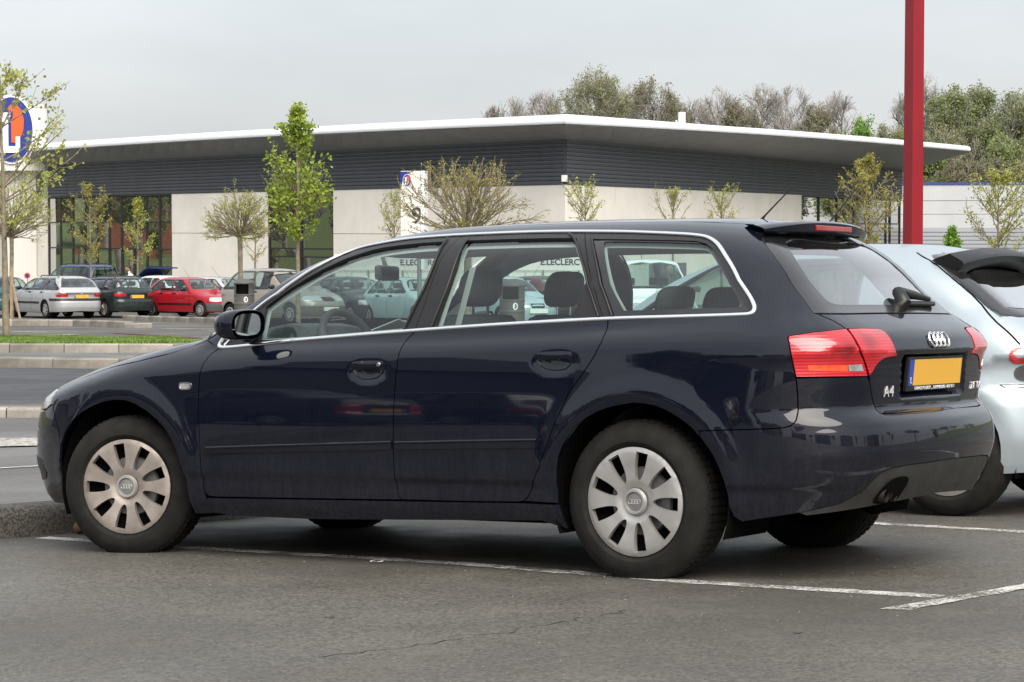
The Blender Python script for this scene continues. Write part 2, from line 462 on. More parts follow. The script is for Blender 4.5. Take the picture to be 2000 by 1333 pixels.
def panel_arrays(S, proj, polys, h, off=0., gap=0., rim=.012, fine=0):
    if gap: polys = [inset(p, gap) if i == 0 else inset(p, -gap) for i, p in enumerate(polys)]
    v, f = triangulate(polys, h)
    P = proj(v); N = S.normal(P); P = P + N*off
    # orient along the surface normal
    a, b, c = P[f[:, 0]], P[f[:, 1]], P[f[:, 2]]
    g = np.cross(b-a, c-a); flip = (g*N[f[:, 0]]).sum(1) < 0
    f = f.copy(); f[flip] = f[flip][:, ::-1]
    V = P; NN = N; Q = np.zeros((0, 4), int)
    if rim:
        ed = {}
        for t in f:
            for i in range(3):
                a, b = int(t[i]), int(t[(i+1) % 3])
                if (b, a) in ed: ed.pop((b, a))
                else: ed[(a, b)] = 1
        E = np.array(list(ed), int)
        T = P[E[:, 1]] - P[E[:, 0]]; o = np.cross(T, N[E[:, 0]]); o /= np.maximum(np.linalg.norm(o, axis=1), 1e-9)[:, None]
        n0 = len(P); k = len(E)
        A, B = P[E[:, 0]], P[E[:, 1]]; NA, NBn = N[E[:, 0]], N[E[:, 1]]
        V = np.vstack([P, A, B, B - NBn*rim, A - NA*rim]); NN = np.vstack([N, o, o, o, o])
        i = np.arange(k)
        Q = np.stack([n0 + i, n0 + 3*k + i, n0 + 2*k + i, n0 + k + i], 1)
    return V, f, Q, NN

def panel(S, name, mat, polys, parent, h=.03, off=0., gap=.0022, rim=.012, proj=None, both=True, label=None):
    V, f, Q, N = panel_arrays(S, proj or S.uv, polys, h, off, gap, rim)
    res = [link(name, mesh_np(name, V, [f, Q], N, True), mat, parent)]
    if both:
        V2 = V*[1, -1, 1]; N2 = N*[1, -1, 1]
        res.append(link(name, mesh_np(name, V2, [f[:, ::-1], Q[:, ::-1]] if len(Q) else [f[:, ::-1]], N2, True), mat, parent))
    return res[0] if not both else res

def ribbon(S, name, mat, path, width, height, parent, both=True, closed=True, h=.02):
    pts = resample(path, h, closed); P = S.uv(pts); N = S.normal(P)
    T = (np.roll(P, -1, 0) - np.roll(P, 1, 0)) if closed else np.gradient(P, axis=0)
    T /= np.linalg.norm(T, axis=1)[:, None]; B = np.cross(T, N); B /= np.linalg.norm(B, axis=1)[:, None]
    prof = [(-.5, -.3), (-.46, .6), (-.2, 1), (.2, 1), (.46, .6), (.5, -.3)]
    m = len(prof); n = len(P)
    V = np.stack([P + B*(a*width) + N*(b*height) for a, b in prof], 1).reshape(-1, 3)
    F = []
    for i in range(n if closed else n-1):
        j = (i+1) % n
        for k in range(m-1): F.append((i*m+k, i*m+k+1, j*m+k+1, j*m+k))
    F = np.array(F)
    a = np.cross(V[F[0][1]]-V[F[0][0]], V[F[0][2]]-V[F[0][0]])
    o = []
    for sgn in ((1, -1) if both else (1,)):
        me = mesh_np(name, V*[1, sgn, 1], F if sgn > 0 else F[:, ::-1], None, True)
        o.append(link(name, me, mat, parent))
    return o

def mir(S, P):
    """mirror a half loop given in (u, v) about the middle of the tail"""
    P = np.asarray(P, float).copy(); P[:, 0] = 2*S.uc - P[:, 0]; return P[::-1]
def mirf(S, P):
    P = np.asarray(P, float).copy(); P[:, 0] = 2*S.uf - P[:, 0]; return P[::-1]

def wheel_geo(r, w, rim, parent, M, kind='plain', mats=None, name='wheel', spokes=9, seg=40):
    """axis along -y (outer face at y = 0, inwards +y)"""
    root = bpy.data.objects.new(name, None); COL.objects.link(root); root.parent = parent; root.matrix_local = M
    A = Matrix.Rotation(R(90), 4, 'X')      # lathe axis z -> -y
    sw = .006
    prof = [(rim-.012, -.03), (rim-.002, -.006), (rim+.004, .0), (rim+.02, .010+sw), (rim+.05, .013+sw), (r-.035, .008), (r-.014, -.006), (r-.004, -.018), (r, -.034)]
    prof += [(r, -w+.034), (r-.004, -w+.018), (r-.014, -w+.006), (r-.035, -w-.008), (rim+.03, -w-.012), (rim-.012, -w+.02)]
    g = Geo().lathe(prof, seg, A)
    if kind == 'audi':
        for k in range(64):     # tread ribs over the shoulders
            a = 2*math.pi*k/64
            for y0, y1 in ((.034, .066), (.078, .125), (w-.07, w-.036)):
                g.box(-.0105, .0105, y0, y1, r-.012, r+.0035, Matrix.Rotation(a, 4, 'Y'))
        for yy in (.06, .09, .115, .145):
            pass
    t = g.obj('tyre', mats['rubber'], root, smooth=True)
    return root, A
pchip_ = pchip
# ------------------------------------------------------------------ the lie of the land: the near car park slopes down to the far one
_gy = pchip_([-200, -25, -12, 0, 6, 10, 14, 24, 36, 42, 62, 78, 92, 120, 150, 200, 300, 900],
             [1.0, 1.0, .60, .0536, -.2282, -.4161, -.600, -.97, -1.155, -1.26, -1.65, -2.05, -2.22, -2.3, -1.6, 3.6, 9.0, 9.0])
def ground_z(x, y):
    x = np.asarray(x, float); y = np.asarray(y, float)
    k = 1 - np.clip((y - 13)/14, 0, 1); k = k*k*(3 - 2*k)
    k2 = np.clip((y + 14)/10, 0, 1)
    return _gy(y) + .0153*np.clip(x, -14, 14)*k*k2
def gz(x, y): return float(ground_z(x, y))
# ------------------------------------------------------------------ ground materials
def asphalt(name, base, var=.5, scale=1.0, rough=(.42, .80), bumpd=.006, tint=None, stones=1.0):
    b = NB(name); v = b.coord('Object')
    big = b.noise(v, .35*scale, 5, .6); mid = b.noise(v, 2.3*scale, 5, .65); fine = b.noise(v, 60*scale, 3, .75)
    vo = b.n('ShaderNodeTexVoronoi'); vo.inputs['Scale'].default_value = 85*scale; b.l(v, vo.inputs['Vector'])
    st = b.mix(.45, fine, vo.outputs['Color'])
    c0 = tuple(x*(1-var) for x in base); c1 = tuple(x*(1+var*1.1) for x in base)
    col = b.mix(b.ramp(st, [(.36, 0.), (.62, 1.)]), c0, c1)
    col = b.mix(b.ramp(big, [(.38, .0), (.62, .75)]), col, tuple(x*.55 for x in base))
    col = b.mix(b.ramp(mid, [(.55, .0), (.75, .45)]), col, tuple(x*1.35 for x in base))
    pale = b.n('ShaderNodeTexVoronoi'); pale.inputs['Scale'].default_value = 62*scale; b.l(v, pale.inputs['Vector'])
    sp = b.ramp(pale.outputs['Distance'], [(.10, 1.), (.16, 0.)])
    vr = b.n('ShaderNodeTexNoise'); vr.inputs['Scale'].default_value = 33*scale; b.l(v, vr.inputs['Vector'])
    k = b.mix(1.0, sp, b.ramp(vr.outputs[0], [(.56, 0.), (.62, 1.)]), 'MULTIPLY')
    kk = b.mix(1.0, k, (.55*stones,)*3, 'MULTIPLY')
    col = b.mix(kk, col, (.24, .225, .20))
    b.set(Base_Color=col, Roughness=b.ramp(b.mix(.5, big, mid), [(.36, rough[0]), (.62, rough[1])]))
    b.bump(st, .8, bumpd)
    return b.m

def concrete(name, base, stain=.4, scale=1.0, grain=.5):
    b = NB(name); v = b.coord('Object')
    f = b.noise(v, 2.2*scale, 6, .65); g = b.noise(v, 70*scale, 3, .7)
    col = b.mix(b.ramp(f, [(.42, 0.), (.62, 1.)]), tuple(x*(1-stain) for x in base), base)
    col = b.mix(grain*.5, col, b.mix(b.ramp(g, [(.35, 0.), (.65, 1.)]), tuple(x*.55 for x in base), tuple(min(1, x*1.35) for x in base)))
    b.set(Base_Color=col, Roughness=.85); b.bump(g, .4, .004)
    return b.m

def worn_paint():
    b = NB('road_paint'); v = b.coord('Object'); f = b.noise(v, 70, 4, .75); g = b.noise(v, 5, 4, .6); q = b.noise(v, 160, 2)
    k = b.ramp(b.mix(.40, f, g), [(.44, 0.), (.54, 1.)])
    b.set(Base_Color=b.mix(b.ramp(q, [(.3, 0.), (.7, 1.)]), (.42, .41, .38), (.60, .59, .56)), Roughness=.8, Alpha=k); b.bump(f, .5, .003)
    return b.m
GM = dict(
    asphalt=asphalt('wet_asphalt', (.090, .083, .069), .40),
    dark_road=asphalt('new_asphalt', (.040, .041, .045), .25, .8, (.42, .7), .003, stones=.25),
    pale_asphalt=asphalt('pale_asphalt', (.125, .122, .115), .25, 1, (.55, .85), .004, stones=.3),
    pebble=asphalt('pebbled_kerb', (.062, .056, .048), .85, 1.25, (.5, .8), .012, stones=1.6),
    gravel=asphalt('white_gravel', (.36, .34, .31), .75, .35, (.7, .9), .02),
    paint=worn_paint(),
    kerbstone=concrete('kerb_concrete', (.25, .228, .195), .5, .8),
    kerbstone_pale=concrete('kerb_concrete_pale', (.34, .31, .27), .4, .8),
    grass_base=simple('grass_ground', (.075, .105, .028), .95, noise=.5, nscale=3, bump=.5, bdist=.05),
    grass=simple('grass_blades', (.115, .185, .028), .7, noise=.45, nscale=1.2),
    stone=concrete('pale_stone', (.80, .755, .68), .10, .22, .06),
    red_paint=simple('faded_red_paint', (.10, .035, .035), .8),
)

def sheet(name, poly, mat, lift, h=1.0, fn=None, kind='structure', parent=None):
    P = np.asarray(poly, float)
    v, f = triangulate([P], h)
    z = ground_z(v[:, 0], v[:, 1]) + lift
    if fn is not None: z = z + fn(v[:, 0], v[:, 1])
    a = np.cross(v[f[:, 1]]-v[f[:, 0]], v[f[:, 2]]-v[f[:, 0]]) < 0
    f[a] = f[a][:, ::-1]
    o = link(name, mesh_np(name, np.column_stack([v, z]), f, None, True), mat, parent)
    if kind: o['kind'] = kind
    return o

# ground
ys = np.concatenate([np.arange(-190, -20, 6), np.arange(-20, 4, 1), np.arange(4, 16, .5), np.arange(16, 110, 1), np.arange(110, 300, 5), np.arange(300, 900, 60)])
xs = np.concatenate([np.arange(-420, -60, 40), np.arange(-60, -16, 4), np.arange(-16, 16, 1.0), np.arange(16, 60, 4), np.arange(60, 430, 40)])
GX, GY = np.meshgrid(xs, ys); GZ = ground_z(GX, GY)
n1, n2 = GX.shape; idx = np.arange(n1*n2).reshape(n1, n2)
Q = np.stack([idx[:-1, :-1], idx[:-1, 1:], idx[1:, 1:], idx[1:, :-1]], -1).reshape(-1, 4)
tag(link('ground', mesh_np('ground', np.stack([GX, GY, GZ], -1).reshape(-1, 3), Q, None, True), GM['asphalt']), kind='structure')

# grass beyond the car park: the hill behind the shop and the fields on both sides
def field(name, m):
    sel = Q[m(GX.ravel()[Q].mean(1), GY.ravel()[Q].mean(1))]; used = np.unique(sel); new = np.zeros(len(GX.ravel()), int); new[used] = np.arange(len(used))
    P = np.stack([GX, GY, GZ + .05], -1).reshape(-1, 3)[used]
    tag(link(name, mesh_np(name, P, new[sel], None, True), GM['grass_base']), kind='structure')
field('hill', lambda x, y: y > 133); field('meadow', lambda x, y: (y <= 133) & (x < -56) & (y > 40)); field('meadow', lambda x, y: (y <= 133) & (x > 56))
# raised walkway in front of the dark car, behind a cast kerb
kline = np.array([(-7.6, 7.2), (-4.6, 9.62), (-3.2, 10.78), (-2.5, 11.34), (-2.16, 11.66), (-1.42, 12.41), (.2, 14.1), (2.6, 16.6), (5.5, 19.2)])
def step(x, y):
    d = segdist(np.column_stack([x, y]), np.vstack([kline, kline[::-1]]))
    return .135*(1 - np.clip((d - .2)/7, 0, 1)**1.5*.8)
walk = np.vstack([kline + [-.10, .13], [(5.5, 23.9), (-14, 23.9), (-14, 7.4)]])
sheet('walkway', walk, GM['pale_asphalt'], .0, .45, step)
def swept(name, line, prof, mat, parent=None, kind='structure', smooth=True):
    """profile (offset to the left of the line, height) swept along a ground line"""
    L_ = np.asarray(resample(line, .25, False)); T = np.gradient(L_, axis=0); T /= np.linalg.norm(T, axis=1)[:, None]
    Nn = np.stack([-T[:, 1], T[:, 0]], 1); V = []; m = len(prof)
    for p, nn in zip(L_, Nn):
        z = gz(p[0], p[1])
        for o, h in prof: V.append((p[0] + nn[0]*o, p[1] + nn[1]*o, z + h))
    F = [(i*m+k, (i+1)*m+k, (i+1)*m+k+1, i*m+k+1) for i in range(len(L_)-1) for k in range(m-1)]
    o = link(name, mesh_np(name, np.array(V), np.array(F)[:, ::-1], None, smooth), mat, parent)
    if kind: o['kind'] = kind
    return o
swept('kerb', kline, [(-.02, -.03), (.0, .05), (.012, .115), (.04, .143), (.16, .150), (.20, .146)], GM['pebble'])

def stone_kerb(line, h, w, name='kerb', length=1.0, mats=('kerbstone',), cap=True):
    root = bpy.data.objects.new(name, None); COL.objects.link(root); root['kind'] = 'structure'
    P = np.asarray(line, float); tot = np.linalg.norm(np.diff(P, axis=0), axis=1); n = int(round(tot.sum()/length))
    cum = np.concatenate([[0], np.cumsum(tot)])
    at = lambda s: np.array([np.interp(s, cum, P[:, 0]), np.interp(s, cum, P[:, 1])])
    L_ = tot.sum()/n
    g = Geo(); c = .018
    prof = [(-.0, -.06), (.0, h - c), (c, h), (w, h), (w, -.06)]
    key = 'kerb_stone_%d_%d' % (h*1000, L_*1000)
    V = [(x, o, z) for x in (.006, L_-.006) for o, z in prof]; m = len(prof)
    g.add(V, [(k, k+1, m+k+1, m+k) for k in range(m-1)] + [tuple(range(m-1, -1, -1)), tuple(range(m, 2*m))])
    mesh = {}
    for i in range(n):
        a, b_ = at(i*L_), at((i+1)*L_); d = (b_ - a)/np.linalg.norm(b_ - a)
        za, zb_ = gz(*a), gz(*b_); mt = mats[(i*7 + i//3) % len(mats)]
        if mt not in mesh:
            mesh[mt] = g.mesh('kerb_stone', bevel=.004); mesh[mt].materials.append(GM[mt])
        o = bpy.data.objects.new('kerb_stone', mesh[mt]); COL.objects.link(o); o.parent = root
        sl = (zb_ - za)/np.linalg.norm(b_ - a)
        o.matrix_local = Matrix(((d[0], -d[1], 0, a[0]), (d[1], d[0], 0, a[1]), (sl, 0, 1, za + random.uniform(-.006, .006)), (0, 0, 0, 1)))
    return root
stone_kerb([(-10.2, 23.95), (-2.2, 23.93)], .125, .22, length=1.0, mats=('kerbstone_pale',))
stone_kerb([(-13.0, 36.0), (-8.0, 35.97), (-6.6, 35.42), (-5.9, 35.6), (-5.6, 36.4)], .155, .26, mats=('kerbstone', 'kerbstone_pale', 'kerbstone'))
stone_kerb([(-16.0, 42.14), (-6.0, 42.14), (-5.5, 42.7), (-5.4, 43.8)], .165, .24, length=1.02, mats=('kerbstone', 'kerbstone', 'kerbstone_pale', 'kerbstone'))
stone_kerb([(-18.5, 62.6), (-14.1, 64.3), (-12.4, 64.3), (-10.2, 61.4)], .17, .28, mats=('kerbstone', 'kerbstone', 'kerbstone_pale'))
stone_kerb([(-10.2, 61.4), (-9.75, 61.0), (-9.55, 61.35)], .12, .3, length=.5, mats=('kerbstone_pale',))
stone_kerb([(-12.67, 75.9), (-8.54, 69.6), (-5.6, 66.0), (0, 60.5)], .16, .28)
sheet('road', [(-16, 24.25), (14, 24.25), (14, 34.9), (-6.2, 35.2), (-7.2, 35.6), (-16, 35.95)], GM['dark_road'], .010, .8)
sheet('road_edge', [(-16, 24.2), (6, 24.2), (6, 26.2), (-16, 26.4)], GM['pale_asphalt'], .018, .6)
sheet('central_strip', [(-16, 36.2), (-8.0, 36.15), (-6.6, 35.65), (-5.75, 36.5), (-5.4, 41.9), (-16, 41.9)], GM['pale_asphalt'], .012, .7)
sheet('lawn', [(-16.5, 42.35), (-6.1, 42.35), (-5.6, 43.2), (-6.2, 44.7), (-8.8, 46.2), (-12, 47.4), (-17, 48)], GM['grass_base'], .155, .6)
sheet('island', [(-18.5, 62.8), (-14.1, 64.45), (-12.4, 64.45), (-10.3, 61.75), (-12.3, 66.2), (-16, 70), (-20, 69)], GM['pale_asphalt'], .15, 1.0)
sheet('gravel_strip', [(-6.5, 19.35), (-3.1, 19.25), (-3.1, 20.6), (-6.5, 20.7)], GM['gravel'], .012, .3, step)
# painted lines
def line_mark(pts, w, lift=.008, mat='paint', name='line_marking', fn=None, h=.5):
    P = np.asarray(pts, float); T = np.gradient(P, axis=0); T /= np.linalg.norm(T, axis=1)[:, None]; Nn = np.stack([-T[:, 1], T[:, 0]], 1)
    q = resample(np.vstack([P + Nn*w/2, (P - Nn*w/2)[::-1]]), .05 if P[0, 1] < 20 else .4); q = q + RNG.normal(0, .006 if P[0, 1] < 20 else .02, q.shape)
    return sheet(name, q, GM[mat], lift, h, fn)
line_mark([(-2.30, 11.36), (-1.56, 10.73), (-.22, 9.72), (.655, 8.885), (1.52, 8.235)], .10, .0025)
_q = resample(np.array([(1.25, 7.885), (1.335, 7.835), (1.86, 8.43), (2.3, 8.93), (2.34, 9.1), (1.90, 8.60)]), .05)
sheet('line_marking', _q + RNG.normal(0, .006, _q.shape), GM['paint'], .004, .3)
line_mark([(-1.2, 14.0), (1.09, 12.075), (1.79, 11.44), (2.39, 10.82), (3.6, 9.7)], .105, .003)
sheet('line_marking', [(2.05, 13.75), (2.14, 13.70), (3.4, 12.55), (3.33, 12.45)], GM['paint'], .008, .3)
line_mark([(-6.4, 13.2), (-3.44, 15.61), (-3.20, 15.82), (.5, 18.8)], .11, .008, fn=step)
for q in ([(-14.5, 57.2), (-11.3, 56.5)], [(-12.2, 51.5), (-10.2, 54.2)], [(-9.0, 59.8), (-7.4, 60.1)], [(-7.6, 58.0), (-6.2, 58.3)]):
    line_mark(q, .35, .012, h=1)
line_mark([(-9.4, 55.4), (-7.6, 52.6), (-6.9, 51.2)], .30, .012, 'red_paint', h=1)

# an old seam in the tarmac and a few oil drips
_s = np.array([(-.62, 6.88), (-.40, 7.05), (-.2, 7.24), (0.0, 7.45), (.22, 7.75), (.40, 7.98)])
_l = resample(_s, .04, False); _w = .001 + .006*np.abs(np.sin(np.arange(len(_l))*.37)) ; _n = RNG.normal(0, .016, len(_l))
GM['seam'] = simple('tar_seam', (.056, .051, .042), .7, noise=.4, nscale=40)
_u = np.array([-.7, .7])
sheet('tar_seam', np.vstack([_l + np.outer(_n + _w, _u), (_l + np.outer(_n - _w*.4, _u))[::-1]]), GM['seam'], .002, .05)
for _x, _y, _r in ((-.62, 7.9, .016), (.9, 7.3, .014)):
    _a = np.linspace(0, 2*np.pi, 18, endpoint=False); _rr = _r*(1 + .25*np.sin(3*_a + _x) + .15*np.sin(5*_a))
    sheet('oil_stain', np.column_stack([_x + _rr*np.cos(_a), _y + 1.2*_rr*np.sin(_a)]), GM['seam'], .0022, .05)

# grass blades
def grass(poly, n, hmin, hmax, name, label=None):
    P = np.asarray(poly, float); lo, hi = P.min(0), P.max(0)
    q = RNG.uniform(lo, hi, (n*2, 2)); q = q[pip(q, P)][:n]; n = len(q)
    z = ground_z(q[:, 0], q[:, 1]) + .155
    a = RNG.uniform(0, 2*np.pi, n); w = RNG.uniform(.010, .02, n); hh = RNG.uniform(hmin, hmax, n)*(.6 + .8*(np.sin(q[:, 0]*1.7)*np.sin(q[:, 1]*2.1 + 1)*.5 + .5))
    dx, dy = np.cos(a)*w, np.sin(a)*w; lx, ly = RNG.normal(0, .35, (2, n))*hh
    V = np.stack([np.column_stack([q[:, 0]-dx, q[:, 1]-dy, z]), np.column_stack([q[:, 0]+dx, q[:, 1]+dy, z]), np.column_stack([q[:, 0]+lx, q[:, 1]+ly, z+hh])], 1).reshape(-1, 3)
    o = link(name, mesh_np(name, V, np.arange(3*n).reshape(n, 3)), GM['grass']); o['kind'] = 'stuff'
grass([(-12.5, 42.45), (-6.1, 42.45), (-5.7, 43.2), (-6.3, 44.6), (-8.8, 46.1), (-12.4, 47.4)], 70000, .035, .085, 'grass')

# ------------------------------------------------------------------ the supermarket
BM = dict(
    slat=simple('dark_cladding', (.060, .066, .076), .5, noise=.12, nscale=2),
    roof=simple('white_roof_sheet', (.64, .655, .68), .35, noise=.03, nscale=.5),
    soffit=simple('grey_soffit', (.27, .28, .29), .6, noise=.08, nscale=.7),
    frame=simple('window_frame', (.018, .020, .020), .4),
    pane=glass('shop_glass', (.42, .56, .52), 0.0, 4.0),
    pane2=glass('shop_glass_dark', (.05, .085, .06), 0.0, 3.5),
    inside=simple('shop_inside', (.20, .28, .25), .9),
    slab=simple('white_sign_slab', (.66, .64, .60), .6),
    blue=simple('logo_blue', (.018, .035, .22), .35),
    orange=simple('logo_orange', (.82, .10, .02), .35),
    logo_white=simple('logo_white', (.82, .82, .80), .4),
    letter=simple('dark_letters', (.02, .022, .04), .5),
    post=simple('grey_post', (.22, .23, .23), .5, metal=.4),
)
Cc = Vector((1.957, 85, 0)); Lc = Vector((-23.6, 119, 0)); Rc_ = Vector((21.67, 130, 0))
def build_market():
    root = thing('supermarket', 'long supermarket with dark ribbed cladding, pale stone walls and sweeping white roof', 'supermarket')
    for A, B, runs, glz, out in ((Cc, Lc, ((0.0, 15.66), (20.99, 29.56), (42.75, 54.0)), ((15.66, 20.99, (15.72, 18.33, 20.93), (1.9, .1, -.25)), (29.56, 42.69, (29.62, 30.86, 32.15, 33.44, 34.7, 36.0, 37.34, 38.61, 39.93, 41.31, 42.63), (1.25, -.02))), -1),
                                 (Cc, Rc_, ((0, 29.74),), ((29.74, 49.1, (29.8, 33, 36.21, 39.4, 42.47, 45.99, 46.87, 49.0), (1.2,)),), 1)):
        d = (B - A).normalized(); n = Vector((d.y, -d.x, 0))*(1 if out > 0 else -1)
        Lm = (B - A).length
        F = lambda s, o, z: A + d*s + n*o + Vector((0, 0, z))
        # ribbed cladding: eleven long slats
        k = 11; z0, z1 = 2.57, 4.20; hh = (z1 - z0)/k
        g = Geo(); e = .02
        prof = [(0, 0), (.055, .012), (.060, hh*.30), (.028, hh*.50), (.024, hh*.97), (0, hh)]
        V = [F(s, o, z) - Vector((0, 0, 0)) for s in (e, Lm - .02) for o, z in prof]; m = len(prof)
        fl = [(i, i+1, m+i+1, m+i) for i in range(m-1)] + [tuple(range(m-1, -1, -1)), tuple(range(m, 2*m))]
        g.add(V, fl); me = g.mesh('cladding_slat'); me.materials.append(BM['slat'])
        bm = bmesh.new(); bm.from_mesh(me); bmesh.ops.recalc_face_normals(bm, faces=bm.faces); bm.to_mesh(me); bm.free()
        for i in range(k):
            o = bpy.data.objects.new('cladding_slat', me); COL.objects.link(o); o.parent = root; o.location.z = z0 + i*hh
        g = Geo(); V = [F(s, o, z) for z in (-3, 4.22) for o in (-.45, -.04) for s in (.1, Lm-.1)]
        # backing wall above the openings
        V = [F(s, o, z) for z in (2.50, 4.22) for o in (-.40, -.02) for s in (.9, Lm)]
        g.add(V, [(0, 1, 3, 2), (4, 6, 7, 5), (0, 4, 5, 1), (2, 3, 7, 6), (0, 2, 6, 4), (1, 5, 7, 3)]); g.obj('backing_wall', BM['slat'], root)
        # stone panels with recessed joints
        for s0, s1 in runs:
            nn = max(1, round((s1 - s0)/5.2)); w = (s1 - s0)/nn
            for i in range(nn):
                for a, b_ in ((.755, 2.56), (-2.6, .735)):
                    g = Geo(); g.add([F(s, o, z) for z in (a, b_) for o in (-.30 if s0 + i > 0 else -.012, .005 + .004*((i*3 + (a > 0)) % 3)) for s in (s0 + i*w + .010, s0 + (i+1)*w - .010)],
                                     [(0, 2, 3, 1), (4, 5, 7, 6), (0, 1, 5, 4), (2, 6, 7, 3), (0, 4, 6, 2), (1, 3, 7, 5)])
                    me = g.mesh('wall_panel'); bm = bmesh.new(); bm.from_mesh(me); bmesh.ops.recalc_face_normals(bm, faces=bm.faces); bm.to_mesh(me); bm.free()
                    link('wall_panel', me, GM['stone'], root)
            g = Geo(); g.add([F(s, o, z) for z in (-2.6, 2.50) for o in (-.34, -.31) for s in (max(s0, .8), s1)], [(0, 2, 3, 1), (4, 5, 7, 6), (0, 1, 5, 4), (2, 6, 7, 3), (0, 4, 6, 2), (1, 3, 7, 5)])
            g.obj('wall_core', BM['frame'], root)
        for s0, s1, cols, rows in glz:
            rws = [2.49] + list(rows) + [-2.5]
            for i in range(len(cols)-1):
                for j in range(len(rws)-1):
                    g = Geo(); tl = random.uniform(-.012, .012); t2 = random.uniform(-.008, .008)
                    g.add([F(cols[i]+.03, -.10 + tl, rws[j]-.03), F(cols[i+1]-.03, -.10 - tl, rws[j]-.03), F(cols[i+1]-.03, -.10 - tl + t2, rws[j+1]+.03), F(cols[i]+.03, -.10 + tl + t2, rws[j+1]+.03)], [(0, 1, 2, 3) if out > 0 else (3, 2, 1, 0)])
                    g.obj('window_pane', BM['pane' if len(cols) > 5 and out < 0 else 'pane2'], root)
            for c in cols:
                g = Geo(); g.add([F(s, o, z) for z in (-2.5, 2.5) for o in (-.18, -.04) for s in (c-.045, c+.045)], [(0, 2, 3, 1), (4, 5, 7, 6), (0, 1, 5, 4), (2, 6, 7, 3), (0, 4, 6, 2), (1, 3, 7, 5)]); g.obj('mullion', BM['frame'], root)
            for z in rows:
                g = Geo(); g.add([F(s, o, zz) for zz in (z-.035, z+.035) for o in (-.17, -.05) for s in (s0, s1)], [(0, 2, 3, 1), (4, 5, 7, 6), (0, 1, 5, 4), (2, 6, 7, 3), (0, 4, 6, 2), (1, 3, 7, 5)]); g.obj('transom', BM['frame'], root)
            g = Geo(); g.add([F(s0, -5, -2.6), F(s1, -5, -2.6), F(s1, -5, 2.6), F(s0, -5, 2.6), F(s0, -.3, -2.6), F(s1, -.3, -2.6), F(s1, -.3, 2.6), F(s0, -.3, 2.6)], [(0, 1, 2, 3), (0, 1, 5, 4), (3, 2, 6, 7), (0, 3, 7, 4), (1, 2, 6, 5)]); g.obj('shop_interior', BM['inside'], root)
            for q in range(3):
                ss = s0 + (s1-s0)*(.2 + .3*q); g = Geo(); g.add([F(s, o, z) for z in (-2.4, -.9 + .5*(q % 2)) for o in (-3.2, -2.6) for s in (ss - .9, ss + .9)], [(0, 2, 3, 1), (4, 5, 7, 6), (0, 1, 5, 4), (2, 6, 7, 3), (0, 4, 6, 2), (1, 3, 7, 5)]); g.obj('shop_shelf', BM['frame'], root)
    # roof: lip line with a rounded nose, soffit running back to the cladding, white sheets over the top
    lipL, lipC, lipR = Vector((-24.1, 117.6, 4.83)), Vector((1.89, 82.5, 4.64)), Vector((23.7, 121.0, 4.93))
    topL, topC, topR = Vector((-24.6, 126.0, 5.50)), Vector((2.2, 92.0, 5.36)), Vector((20.0, 134.0, 5.72))
    clL, clC, clR = Lc + Vector((-1.5, 2.0, 4.2)), Cc + Vector((0, 0, 4.2)), Rc_ + Vector((.6, 1.4, 4.2))
    def sect(lip, top, cl):
        o = (lip - cl); o.z = 0; oh = o.normalized()
        b = lip
        return [cl, b - oh*.25 - Vector((0, 0, .035)), b - oh*.06 - Vector((0, 0, .03)), b + Vector((0, 0, .02)), b + oh*.03 + Vector((0, 0, .09)), b - oh*.02 + Vector((0, 0, .17)), b - oh*.14 + Vector((0, 0, .23)), b - oh*.5 + Vector((0, 0, .30)), b.lerp(top, .5) + Vector((0, 0, .22)), top]
    for (l0, t0, c0), (l1, t1, c1), n in (((lipC, topC, clC), (lipL, topL, clL), 30), ((lipC, topC, clC), (lipR, topR, clR), 36)):
        bow = 0.0
        def S_(t):
            sag = math.sin(math.pi*t)*.10
            l = l0.lerp(l1, t) + Vector((0, 0, sag)); tp = t0.lerp(t1, t) + Vector((0, 0, sag*.5)); c = c0.lerp(c1, t)
            if n == 36 and t > .86:     # the far tip tapers to a point
                q = ((t - .86)/.14)**2; tp = tp.lerp(l + Vector((-.6, .5, .12)), q); 
            return sect(l, tp, c)
        for i in range(n):
            a, b_ = S_(i/n), S_((i+1)/n); m = len(a)
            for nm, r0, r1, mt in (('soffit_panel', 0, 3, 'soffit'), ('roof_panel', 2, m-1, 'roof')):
                g = Geo(); q = [a[k] for k in range(r0, r1+1)] + [b_[k] for k in range(r0, r1+1)]; w = r1 - r0 + 1
                g.add(q, [(k, k+1, w+k+1, w+k) for k in range(w-1)])
                me = g.mesh(nm, True); bm = bmesh.new(); bm.from_mesh(me)
                bmesh.ops.recalc_face_normals(bm, faces=bm.faces); bm.to_mesh(me); bm.free()
                link(nm, me, BM[mt], root)
    g = Geo(); g.add([topL - Vector((0, 0, .02)), topC - Vector((0, 0, .02)), topR - Vector((0, 0, .02)), Vector((5, 150, 5.4))], [(0, 1, 2), (0, 2, 3)]); g.obj('roof_deck', BM['roof'], root)
    # corner box and roof pipe
    d = (Vector((-.42, -.9, 0))).normalized()
    cb = Geo().box(-.11, .11, -.10, .10, 2.66, 2.90, Matrix.Translation((1.9, 84.82, 0))); cb.obj('corner_box', BM['slab'], root, bevel=.02)
    return root
market = build_market()
fx = thing('roof_flue', 'white pipe with a small cap standing on the supermarket roof', 'flue', (8.7, 120, 4.6))
Geo().lathe([(.0, 0), (.19, 0), (.19, 2.3), (.16, 2.3), (.0, 2.28)], 18).obj('pipe', BM['slab'], fx, True)
Geo().tube([(-.28, 0, 0), (-.28, 0, 1.9)], .05, 8).obj('side_pipe', BM['slab'], fx, True)
rv = thing('roof_vent', 'low white domed vent beside the flue on the supermarket roof', 'roof vent', (7.6, 120, 5.1))
